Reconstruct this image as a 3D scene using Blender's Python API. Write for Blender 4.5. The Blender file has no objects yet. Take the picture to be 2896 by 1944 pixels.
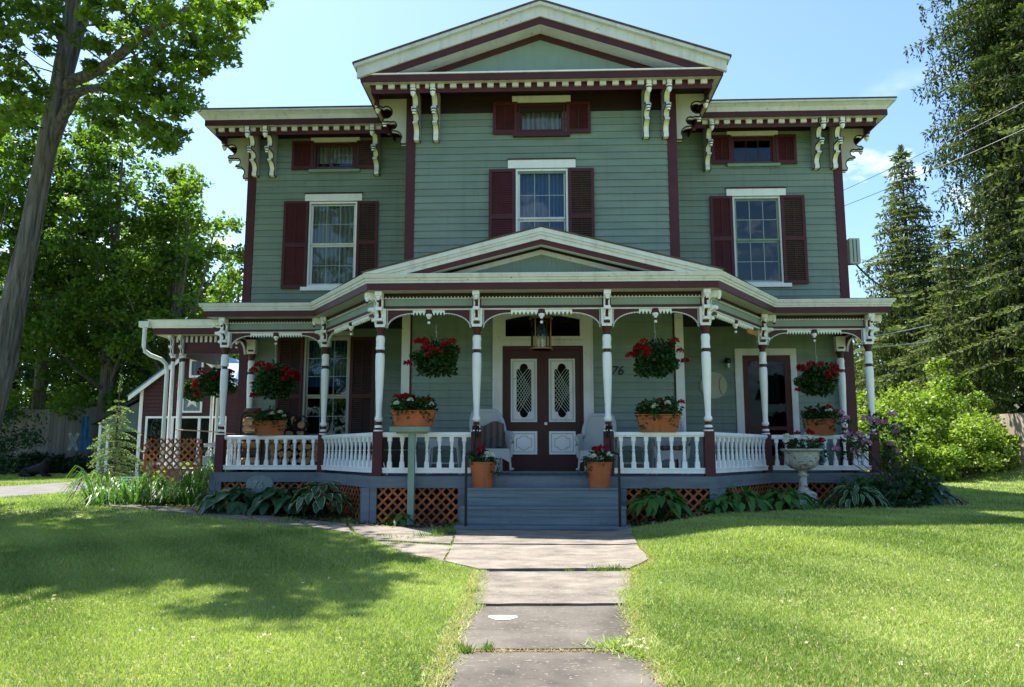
import bpy, math, random
import numpy as np
from math import sin, cos, pi, radians as R
from mathutils import Matrix, Vector
from mathutils.geometry import delaunay_2d_cdt

random.seed(7)
rng = np.random.default_rng(7)
scene = bpy.context.scene
COL = scene.collection

# ------------------------------------------------------------------ camera, sky, sun
CAM_F, CAM_PITCH, CAM_YAW, EYE = 2205.0, 0.1375, 0.0384, 1.25   # focal length in photo pixels (2896 wide)
cam_d = bpy.data.cameras.new('camera')
cam = bpy.data.objects.new('camera', cam_d)
COL.objects.link(cam)
cam_d.sensor_width = 36
cam_d.lens = 36 * CAM_F / 2896
cam_d.clip_end = 2000
cam_d.clip_start = .1
cam.location = (0, 0, EYE)
cam.rotation_euler = (pi / 2 + CAM_PITCH, 0, CAM_YAW)
scene.camera = cam

SUN_FROM = Vector((-3.6, 3.55, 9.5)).normalized()
SUN_EL = math.asin(SUN_FROM.z)
SUN_AZ = math.atan2(SUN_FROM.x, SUN_FROM.y)          # clockwise from +Y
world = bpy.data.worlds.new("World")
scene.world = world
world.use_nodes = True
nt = world.node_tree
nt.nodes.clear()
wo = nt.nodes.new('ShaderNodeOutputWorld')
bg = nt.nodes.new('ShaderNodeBackground')
sky = nt.nodes.new('ShaderNodeTexSky')
sky.sky_type = 'NISHITA'
sky.sun_disc = False
sky.sun_elevation = SUN_EL
sky.sun_rotation = SUN_AZ
sky.air_density = 1.0
sky.dust_density = 1.2
sky.ozone_density = 1.0
SKY_STRENGTH = .088
bg.inputs['Strength'].default_value = SKY_STRENGTH
# a few small fair weather clouds low in the sky
tc = nt.nodes.new('ShaderNodeTexCoord')
mp = nt.nodes.new('ShaderNodeMapping'); mp.inputs['Scale'].default_value = (1, 1, 2.2); mp.inputs['Location'].default_value = (1.33, 1.33, 0)
nz = nt.nodes.new('ShaderNodeTexNoise'); nz.inputs['Scale'].default_value = 6.5; nz.inputs['Detail'].default_value = 9; nz.inputs['Roughness'].default_value = .55
rp = nt.nodes.new('ShaderNodeValToRGB')
rp.color_ramp.elements[0].position = .56; rp.color_ramp.elements[1].position = .68
sx = nt.nodes.new('ShaderNodeSeparateXYZ')
mr = nt.nodes.new('ShaderNodeMapRange')
mr.inputs['From Min'].default_value = .42; mr.inputs['From Max'].default_value = .26
mul = nt.nodes.new('ShaderNodeMath'); mul.operation = 'MULTIPLY'
hs = nt.nodes.new('ShaderNodeMix'); hs.data_type = 'RGBA'; hs.blend_type = 'MULTIPLY'
hs.inputs[0].default_value = 1
hs.inputs[7].default_value = (.84, .99, 1.10, 1)
mix = nt.nodes.new('ShaderNodeMix'); mix.data_type = 'RGBA'
mix.inputs[7].default_value = (9, 9.2, 9.6, 1)
L = nt.links.new
m0 = nt.nodes.new('ShaderNodeMapRange'); m0.inputs['From Min'].default_value = .0; m0.inputs['From Max'].default_value = .06
mu0 = nt.nodes.new('ShaderNodeMath'); mu0.operation = 'MULTIPLY'
L(sx.outputs['Z'], m0.inputs['Value']); L(mr.outputs[0], mu0.inputs[0]); L(m0.outputs[0], mu0.inputs[1])
L(tc.outputs['Generated'], mp.inputs['Vector']); L(mp.outputs[0], nz.inputs['Vector'])
L(nz.outputs['Fac'], rp.inputs[0]); L(tc.outputs['Generated'], sx.inputs[0])
L(sx.outputs['Z'], mr.inputs['Value']); L(rp.outputs[0], mul.inputs[0]); L(mu0.outputs[0], mul.inputs[1])
L(sky.outputs[0], hs.inputs[6]); L(hs.outputs[2], mix.inputs[6]); L(mul.outputs[0], mix.inputs[0])
L(mix.outputs[2], bg.inputs['Color']); L(bg.outputs[0], wo.inputs[0])

sun_d = bpy.data.lights.new('sun', 'SUN')
sun_d.energy = 5.0
sun_d.angle = R(.55)
sun_d.color = (1, .95, .85)
sun = bpy.data.objects.new('sun', sun_d)
COL.objects.link(sun)
sun.rotation_euler = (-SUN_FROM).to_track_quat('-Z', 'Y').to_euler()
sun.location = (-20, 20, 40)

vs = scene.view_settings
vs.view_transform = 'Standard'; vs.look = 'None'; vs.gamma = 1; vs.use_curve_mapping = False
vs.exposure = 1.58
scene.cycles.max_bounces = 8
scene.cycles.transparent_max_bounces = 16

# ------------------------------------------------------------------ pixel helper (photo pixels -> a point at a given distance)
_fw = np.array([-sin(CAM_YAW) * cos(CAM_PITCH), cos(CAM_YAW) * cos(CAM_PITCH), sin(CAM_PITCH)])
_rt = np.array([cos(CAM_YAW), sin(CAM_YAW), 0.]); _up = np.cross(_rt, _fw)
def at(x, y, Y):
    "x, y on the 2336 wide view of the photo; Y distance"
    d = _fw + _rt * (x * 1.2397 - 1448) / CAM_F - _up * (y * 1.2397 - 972) / CAM_F
    t = Y / d[1]
    return (d[0] * t, Y, EYE + d[2] * t)
def smooth(a, b, t):
    t = min(1, max(0, (t - a) / (b - a))); return t * t * (3 - 2 * t)
def gz(x, y):
    "height of the ground"
    z = 0.0
    if y < 12: z -= .027 * (12 - y) if y > -10 else .6
    z += max(.12 * smooth(13.1, 15.6, y), .24 * smooth(.9, 3.2, x) * smooth(5.5, 11, y))
    z += .10 * smooth(17, 27, y)
    z += .75 * smooth(12.5, 17.5, x) * smooth(21, 28, y)
    return z
def onground(x, y):
    Y = 10.0
    d = _fw + _rt * (x * 1.2397 - 1448) / CAM_F - _up * (y * 1.2397 - 972) / CAM_F
    for _ in range(60):
        px = d[0] * Y / d[1]
        t = (gz(px, Y) - EYE) / d[2]
        Y = .5 * Y + .5 * max(.5, min(90, d[1] * t))
    return (d[0] * Y / d[1], Y)

# ------------------------------------------------------------------ materials
def new_mat(name):
    m = bpy.data.materials.new(name); m.use_nodes = True
    n = m.node_tree; b = n.nodes['Principled BSDF']
    return m, n, b
def geo(n, scale=(1, 1, 1)):
    g = n.nodes.new('ShaderNodeNewGeometry'); mp = n.nodes.new('ShaderNodeMapping')
    mp.inputs['Scale'].default_value = scale
    n.links.new(g.outputs['Position'], mp.inputs['Vector'])
    return mp.outputs[0]
def rgb(c): return (c[0], c[1], c[2], 1)
def paint(name, c, rough=.5, var=.14, scale=(3, 3, 3), wear=None, wear_amt=.0, bump=.15, bscale=(6, 6, 60), metal=0, perobj=.05, weath=.1, wscale=(14, 14, 22)):
    m, n, b = new_mat(name)
    v = geo(n, scale)
    nz = n.nodes.new('ShaderNodeTexNoise'); nz.inputs['Scale'].default_value = 1; nz.inputs['Detail'].default_value = 5
    n.links.new(v, nz.inputs['Vector'])
    rp = n.nodes.new('ShaderNodeMapRange'); rp.inputs['From Min'].default_value = .3; rp.inputs['From Max'].default_value = .7
    rp.inputs['To Min'].default_value = 1 - var; rp.inputs['To Max'].default_value = 1 + var
    n.links.new(nz.outputs['Fac'], rp.inputs['Value'])
    oi = n.nodes.new('ShaderNodeObjectInfo')
    orr = n.nodes.new('ShaderNodeMapRange'); orr.inputs['To Min'].default_value = 1 - perobj; orr.inputs['To Max'].default_value = 1 + perobj
    n.links.new(oi.outputs['Random'], orr.inputs['Value'])
    mm = n.nodes.new('ShaderNodeMath'); mm.operation = 'MULTIPLY'
    n.links.new(rp.outputs[0], mm.inputs[0]); n.links.new(orr.outputs[0], mm.inputs[1])
    # fine dirt streaks running down
    vd = geo(n, (9, 9, .7)); nd = n.nodes.new('ShaderNodeTexNoise'); nd.inputs['Scale'].default_value = 1; nd.inputs['Detail'].default_value = 4
    n.links.new(vd, nd.inputs['Vector'])
    md = n.nodes.new('ShaderNodeMapRange'); md.inputs['From Min'].default_value = .52; md.inputs['From Max'].default_value = .75
    md.inputs['To Min'].default_value = 1; md.inputs['To Max'].default_value = 1 - weath
    n.links.new(nd.outputs['Fac'], md.inputs['Value'])
    m2 = n.nodes.new('ShaderNodeMath'); m2.operation = 'MULTIPLY'
    n.links.new(mm.outputs[0], m2.inputs[0]); n.links.new(md.outputs[0], m2.inputs[1])
    vm = n.nodes.new('ShaderNodeVectorMath'); vm.operation = 'SCALE'; vm.inputs[0].default_value = c[:3]
    n.links.new(m2.outputs[0], vm.inputs['Scale'])
    out = vm.outputs[0]
    if wear:
        v2 = geo(n, wscale); n2 = n.nodes.new('ShaderNodeTexNoise'); n2.inputs['Scale'].default_value = 1; n2.inputs['Detail'].default_value = 8
        n.links.new(v2, n2.inputs['Vector'])
        r2 = n.nodes.new('ShaderNodeValToRGB'); r2.color_ramp.elements[0].position = 1 - wear_amt - .02; r2.color_ramp.elements[1].position = 1 - wear_amt
        n.links.new(n2.outputs['Fac'], r2.inputs[0])
        mx = n.nodes.new('ShaderNodeMix'); mx.data_type = 'RGBA'; mx.inputs[7].default_value = rgb(wear)
        n.links.new(r2.outputs[0], mx.inputs[0]); n.links.new(out, mx.inputs[6]); out = mx.outputs[2]
    n.links.new(out, b.inputs['Base Color'])
    b.inputs['Roughness'].default_value = rough; b.inputs['Metallic'].default_value = metal; b.inputs['Specular IOR Level'].default_value = .28
    if bump:
        vb = geo(n, bscale); nb = n.nodes.new('ShaderNodeTexNoise'); nb.inputs['Scale'].default_value = 1; nb.inputs['Detail'].default_value = 3
        n.links.new(vb, nb.inputs['Vector'])
        bp = n.nodes.new('ShaderNodeBump'); bp.inputs['Strength'].default_value = bump; bp.inputs['Distance'].default_value = .01
        n.links.new(nb.outputs['Fac'], bp.inputs['Height']); n.links.new(bp.outputs[0], b.inputs['Normal'])
    return m
def leafmat(name, dark, light, transl=.5, rough=.45, spec=.3):
    m, n, b = new_mat(name)
    a = n.nodes.new('ShaderNodeAttribute'); a.attribute_name = 'var'
    mx = n.nodes.new('ShaderNodeMix'); mx.data_type = 'RGBA'
    mx.inputs[6].default_value = rgb(dark); mx.inputs[7].default_value = rgb(light)
    n.links.new(a.outputs['Fac'], mx.inputs[0]); n.links.new(mx.outputs[2], b.inputs['Base Color'])
    b.inputs['Roughness'].default_value = rough; b.inputs['Specular IOR Level'].default_value = spec
    t = n.nodes.new('ShaderNodeBsdfTranslucent')
    g = n.nodes.new('ShaderNodeMix'); g.data_type = 'RGBA'; g.blend_type = 'MULTIPLY'; g.inputs[0].default_value = 1
    g.inputs[7].default_value = (1.15, 1.3, .5, 1)
    n.links.new(mx.outputs[2], g.inputs[6]); n.links.new(g.outputs[2], t.inputs['Color'])
    ms = n.nodes.new('ShaderNodeMixShader'); ms.inputs[0].default_value = transl
    n.links.new(b.outputs[0], ms.inputs[1]); n.links.new(t.outputs[0], ms.inputs[2])
    n.links.new(ms.outputs[0], n.nodes['Material Output'].inputs[0])
    return m
def bark(name, c1, c2, sc=1.0):
    m, n, b = new_mat(name)
    v = geo(n, (15 * sc, 15 * sc, 1.1 * sc))
    nz = n.nodes.new('ShaderNodeTexNoise'); nz.inputs['Scale'].default_value = 1; nz.inputs['Detail'].default_value = 9; nz.inputs['Distortion'].default_value = .6
    n.links.new(v, nz.inputs['Vector'])
    rp = n.nodes.new('ShaderNodeValToRGB'); rp.color_ramp.elements[0].position = .32; rp.color_ramp.elements[1].position = .66
    rp.color_ramp.elements[0].color = rgb(c1); rp.color_ramp.elements[1].color = rgb(c2)
    n.links.new(nz.outputs['Fac'], rp.inputs[0]); n.links.new(rp.outputs[0], b.inputs['Base Color'])
    b.inputs['Roughness'].default_value = .9
    bp = n.nodes.new('ShaderNodeBump'); bp.inputs['Strength'].default_value = 1; bp.inputs['Distance'].default_value = .12
    n.links.new(nz.outputs['Fac'], bp.inputs['Height']); n.links.new(bp.outputs[0], b.inputs['Normal'])
    return m

M = {}
M['siding'] = paint('siding_green', (.200, .258, .226), .55, .11, scale=(1.2, 1.2, 4), bscale=(2, 2, 50), perobj=.06, weath=.14)
M['siding_flat'] = paint('siding_panel', (.235, .31, .27), .55, .05)
M['burg'] = paint('burgundy_paint', (.075, .017, .023), .5, .15, weath=.05)
M['burgdoor'] = paint('burgundy_door', (.055, .012, .016), .45, .12, weath=.05)
M['shutter'] = paint('shutter_paint', (.088, .019, .020), .5, .15)
M['shutter_o'] = paint('shutter_slat_paler', (.10, .055, .05), .55, .2)  # paler colour for the slats of opened shutters
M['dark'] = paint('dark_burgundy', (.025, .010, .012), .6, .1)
M['cream'] = paint('cream_paint', (.67, .665, .68), .5, .08, wear=(.2, .19, .15), wear_amt=.29, weath=.2)  # greyed, the bluish shade on cream paint put into the colour
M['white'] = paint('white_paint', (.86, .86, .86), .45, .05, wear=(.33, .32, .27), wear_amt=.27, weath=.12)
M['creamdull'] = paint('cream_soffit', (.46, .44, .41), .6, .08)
M['deck'] = paint('deck_paint', (.13, .16, .19), .55, .18, scale=(2, 2, 12), bscale=(4, 4, 90), bump=.3)
M['step'] = paint('step_paint', (.14, .18, .205), .5, .2, scale=(1.2, 3, 22), bscale=(3, 3, 90), bump=.35, wear=(.08, .09, .1), wear_amt=.3)
M['lattice'] = paint('orange_lattice', (.36, .11, .035), .65, .35, perobj=.3, wear=(.2, .1, .06), wear_amt=.35)
M['terra'] = paint('terracotta_plastic', (.40, .11, .04), .55, .2, bump=0, wear=(.30, .14, .08), wear_amt=.36, weath=.3)
M['soil'] = paint('potting_soil', (.03, .02, .013), .95, .3)
M['iron'] = paint('black_iron', (.012, .012, .014), .35, .2, bump=0)
M['roof'] = paint('brown_shingles', (.10, .07, .05), .9, .35, scale=(8, 8, 8))
M['wicker'] = None
M['stand'] = paint('sage_paint', (.20, .29, .23), .55, .12, wear=(.3, .22, .15), wear_amt=.3)
M['brass'] = paint('aged_brass', (.30, .13, .035), .4, .2, metal=.7, bump=0)
M['stone'] = paint('urn_stone', (.50, .49, .44), .85, .16, scale=(9, 9, 9), wear=(.25, .19, .14), wear_amt=.4, bump=.5, bscale=(30, 30, 30), weath=.35)
M['plaque'] = paint('plaque_stone', (.17, .22, .22), .85, .15, scale=(12, 12, 12), bump=.4, bscale=(40, 40, 40))
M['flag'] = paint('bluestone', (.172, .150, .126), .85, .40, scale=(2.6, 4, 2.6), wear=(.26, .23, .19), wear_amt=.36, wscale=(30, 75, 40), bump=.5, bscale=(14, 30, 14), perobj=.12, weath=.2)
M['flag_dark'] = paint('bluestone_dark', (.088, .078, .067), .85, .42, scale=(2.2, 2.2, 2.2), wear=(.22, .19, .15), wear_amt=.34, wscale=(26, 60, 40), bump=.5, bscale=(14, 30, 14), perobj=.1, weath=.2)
M['fence_g'] = paint('weathered_fence', (.17, .155, .145), .85, .2, scale=(2, 2, .6), perobj=.18)
M['fence_r'] = paint('bleached_fence', (.46, .38, .32), .85, .2, scale=(4, 4, .6), perobj=.15)
M['muntin'] = paint('window_grid', (.30, .35, .36), .5, .05, bump=0)
M['barnred'] = paint('barn_red', (.075, .028, .035), .7, .15)
M['shed'] = paint('shed_grey_green', (.11, .15, .14), .7, .15)
M['blue'] = paint('blue_metal_roof', (.08, .22, .36), .4, .1)
M['asphalt'] = paint('asphalt', (.13, .12, .125), .9, .2, scale=(3, 3, 3), bump=.4, bscale=(60, 60, 60))
M['mulch'] = paint('mulch', (.035, .024, .016), .95, .5, scale=(22, 22, 22), bump=1, bscale=(50, 50, 50))
M['logend'] = paint('cut_wood', (.42, .26, .12), .8, .2, scale=(8, 60, 8), perobj=.25)
M['bark_log'] = paint('log_bark', (.07, .05, .035), .9, .4, scale=(10, 10, 30))
M['black'] = paint('black_enamel', (.01, .01, .011), .3, .1, bump=0)
M['steel'] = paint('grey_steel', (.4, .42, .42), .3, .1, metal=.6, bump=0)
M['fur'] = paint('black_fur', (.012, .011, .012), .75, .5, scale=(20, 20, 20), bump=1, bscale=(60, 60, 60))
M['mint'] = paint('mint_paint', (.14, .42, .30), .5, .1)
M['towel'] = paint('blue_towel', (.04, .13, .24), .9, .4, scale=(6, 6, 2))  # darkened, the trees' shade on the towel put into the colour
M['redf'] = leafmat('red_petals', (.13, .003, .008), (.46, .008, .014), .25)
M['whitef'] = leafmat('white_petals', (.6, .62, .6), (.85, .86, .85), .3)
M['pinkf'] = leafmat('pink_petals', (.42, .16, .36), (.72, .40, .62), .35)
M['clover'] = leafmat('clover_blossom', (.6, .5, .42), (.8, .75, .68), .3)
M['gerleaf'] = leafmat('geranium_leaf', (.012, .035, .008), (.035, .10, .02), .25)
M['maple'] = leafmat('maple_leaf', (.028, .072, .012), (.20, .30, .035), .52)
M['tree2'] = leafmat('woodland_leaf', (.018, .056, .012), (.17, .27, .035), .52)
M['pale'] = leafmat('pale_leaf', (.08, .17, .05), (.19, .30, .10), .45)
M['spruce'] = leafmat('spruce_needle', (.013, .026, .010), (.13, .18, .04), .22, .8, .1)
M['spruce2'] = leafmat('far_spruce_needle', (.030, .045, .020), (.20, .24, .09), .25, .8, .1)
M['shrub'] = leafmat('shrub_leaf', (.045, .105, .015), (.33, .43, .07), .42)
M['shade'] = leafmat('shaded_leaf', (.012, .035, .012), (.03, .08, .03), .3)  # dark leaf colour; also puts the woodland's shade into its deep trees
M['rhodo'] = leafmat('rhododendron_leaf', (.014, .04, .010), (.05, .10, .025), .25, .3)
M['hosta'] = leafmat('hosta_leaf', (.022, .065, .028), (.05, .12, .05), .25, .35)
M['hostav'] = leafmat('hosta_margin', (.30, .38, .22), (.42, .50, .30), .3, .4)
M['astil'] = leafmat('bright_hosta_leaf', (.03, .11, .02), (.07, .20, .03), .35, .4)
M['lily'] = leafmat('daylily_leaf', (.035, .11, .02), (.13, .26, .04), .45, .35)
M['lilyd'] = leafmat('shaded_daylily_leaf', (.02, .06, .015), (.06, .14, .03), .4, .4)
M['grassb'] = leafmat('grass_blade', (.075, .15, .025), (.45, .52, .165), .3, .55)
M['conif'] = leafmat('weeping_conifer_needle', (.03, .075, .022), (.24, .33, .12), .25, .6)
M['weed'] = leafmat('weed_leaf', (.05, .13, .02), (.20, .27, .06), .4, .5)
M['straw'] = leafmat('dry_grass', (.30, .22, .12), (.50, .40, .22), .3, .7)
M['barkm'] = bark('maple_bark', (.05, .042, .038), (.20, .175, .155))
M['barks'] = bark('spruce_bark', (.05, .04, .035), (.14, .11, .09))
M['red_cone'] = paint('spruce_cone', (.16, .08, .04), .8)

def mat_wicker():
    m, n, b = new_mat('white_wicker')
    v = geo(n, (1, 1, 1))
    w1 = n.nodes.new('ShaderNodeTexWave'); w1.bands_direction = 'Z'; w1.inputs['Scale'].default_value = 16; w1.inputs['Distortion'].default_value = .5
    w2 = n.nodes.new('ShaderNodeTexWave'); w2.bands_direction = 'X'; w2.inputs['Scale'].default_value = 16
    n.links.new(v, w1.inputs['Vector']); n.links.new(v, w2.inputs['Vector'])
    mu = n.nodes.new('ShaderNodeMath'); mu.operation = 'MULTIPLY'
    n.links.new(w1.outputs['Fac'], mu.inputs[0]); n.links.new(w2.outputs['Fac'], mu.inputs[1])
    rp = n.nodes.new('ShaderNodeValToRGB'); rp.color_ramp.elements[0].color = (.34, .36, .36, 1); rp.color_ramp.elements[1].color = (.72, .75, .76, 1); rp.color_ramp.elements[1].position = .5
    n.links.new(mu.outputs[0], rp.inputs[0]); n.links.new(rp.outputs[0], b.inputs['Base Color'])
    bp = n.nodes.new('ShaderNodeBump'); bp.inputs['Strength'].default_value = .8; bp.inputs['Distance'].default_value = .01
    n.links.new(mu.outputs[0], bp.inputs['Height']); n.links.new(bp.outputs[0], b.inputs['Normal'])
    b.inputs['Roughness'].default_value = .6
    return m
M['wicker'] = mat_wicker()
def mat_glass(name, tint, refl=.28):
    m, n, b = new_mat(name)
    n.nodes.remove(b)
    t = n.nodes.new('ShaderNodeBsdfTransparent'); t.inputs[0].default_value = rgb(tint)
    g = n.nodes.new('ShaderNodeBsdfGlossy'); g.inputs['Roughness'].default_value = .02; g.inputs['Color'].default_value = (.75, .9, 1, 1)
    lw = n.nodes.new('ShaderNodeLayerWeight'); lw.inputs[0].default_value = .2
    ad = n.nodes.new('ShaderNodeMath'); ad.operation = 'ADD'; ad.inputs[1].default_value = refl; ad.use_clamp = True
    v = geo(n, (1.5, 1.5, 1.5)); nz = n.nodes.new('ShaderNodeTexNoise'); nz.inputs['Scale'].default_value = 1
    n.links.new(v, nz.inputs['Vector'])
    bp = n.nodes.new('ShaderNodeBump'); bp.inputs['Strength'].default_value = .12; bp.inputs['Distance'].default_value = .05
    n.links.new(nz.outputs['Fac'], bp.inputs['Height']); n.links.new(bp.outputs[0], g.inputs['Normal'])
    ms = n.nodes.new('ShaderNodeMixShader')
    n.links.new(lw.outputs['Fresnel'], ad.inputs[0]); n.links.new(ad.outputs[0], ms.inputs[0])
    n.links.new(t.outputs[0], ms.inputs[1]); n.links.new(g.outputs[0], ms.inputs[2])
    n.links.new(ms.outputs[0], n.nodes['Material Output'].inputs[0])
    return m
M['glass'] = mat_glass('window_glass', (.8, .82, .80), .02)
M['doorglass'] = mat_glass('door_glass', (.9, .92, .9), -.03)
M['lampglass'] = mat_glass('lantern_glass', (.8, .8, .68), .0)
M['room'] = paint('dark_room', (.012, .014, .016), .9, .2, bump=0)  # near-black puts the shade inside rooms into the colour
def stripes(name, c1, c2, direction='X', scale=6, dist=1.0, rough=.8):
    m, n, b = new_mat(name)
    v = geo(n, (1, 1, 1)); w = n.nodes.new('ShaderNodeTexWave'); w.bands_direction = direction
    w.inputs['Scale'].default_value = scale; w.inputs['Distortion'].default_value = dist; w.inputs['Detail'].default_value = 2
    n.links.new(v, w.inputs['Vector'])
    rp = n.nodes.new('ShaderNodeValToRGB'); rp.color_ramp.elements[0].color = rgb(c1); rp.color_ramp.elements[1].color = rgb(c2)
    n.links.new(w.outputs['Fac'], rp.inputs[0]); n.links.new(rp.outputs[0], b.inputs['Base Color']); b.inputs['Roughness'].default_value = rough
    return m
M['lace'] = stripes('lace_curtain', (.24, .26, .25), (.46, .47, .45), 'X', 3, 2.5)
M['skycurt'] = stripes('curtain_sky_blue', (.03, .08, .22), (.09, .20, .42), 'X', 4, 1.5)  # blue also stands in for the sky reflected in the glass
M['rug'] = stripes('striped_blanket', (.03, .045, .04), (.16, .09, .08), 'X', 2.6, .3)
M['cushion'] = stripes('striped_cushion', (.04, .05, .05), (.22, .10, .09), 'X', 3, .4)

def mat_ground():
    m, n, b = new_mat('lawn')
    v = geo(n, (.45, .45, .45)); a = n.nodes.new('ShaderNodeTexNoise'); a.inputs['Scale'].default_value = 1; a.inputs['Detail'].default_value = 4
    n.links.new(v, a.inputs['Vector'])
    v2 = geo(n, (22, 22, 22)); c = n.nodes.new('ShaderNodeTexNoise'); c.inputs['Scale'].default_value = 1; c.inputs['Detail'].default_value = 6
    n.links.new(v2, c.inputs['Vector'])
    r1 = n.nodes.new('ShaderNodeValToRGB')
    r1.color_ramp.elements[0].position = .35; r1.color_ramp.elements[0].color = (.095, .155, .035, 1)
    r1.color_ramp.elements[1].position = .7; r1.color_ramp.elements[1].color = (.26, .29, .10, 1)
    n.links.new(a.outputs['Fac'], r1.inputs[0])
    r2 = n.nodes.new('ShaderNodeMapRange'); r2.inputs['From Min'].default_value = .3; r2.inputs['From Max'].default_value = .7
    r2.inputs['To Min'].default_value = .45; r2.inputs['To Max'].default_value = 1.35
    n.links.new(c.outputs['Fac'], r2.inputs['Value'])
    vm = n.nodes.new('ShaderNodeVectorMath'); vm.operation = 'SCALE'
    n.links.new(r1.outputs[0], vm.inputs[0]); n.links.new(r2.outputs[0], vm.inputs['Scale'])
    n.links.new(vm.outputs[0], b.inputs['Base Color']); b.inputs['Roughness'].default_value = .9; b.inputs['Specular IOR Level'].default_value = .2
    bp = n.nodes.new('ShaderNodeBump'); bp.inputs['Strength'].default_value = .8; bp.inputs['Distance'].default_value = .03
    n.links.new(c.outputs['Fac'], bp.inputs['Height']); n.links.new(bp.outputs[0], b.inputs['Normal'])
    return m
M['lawn'] = mat_ground()

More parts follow.
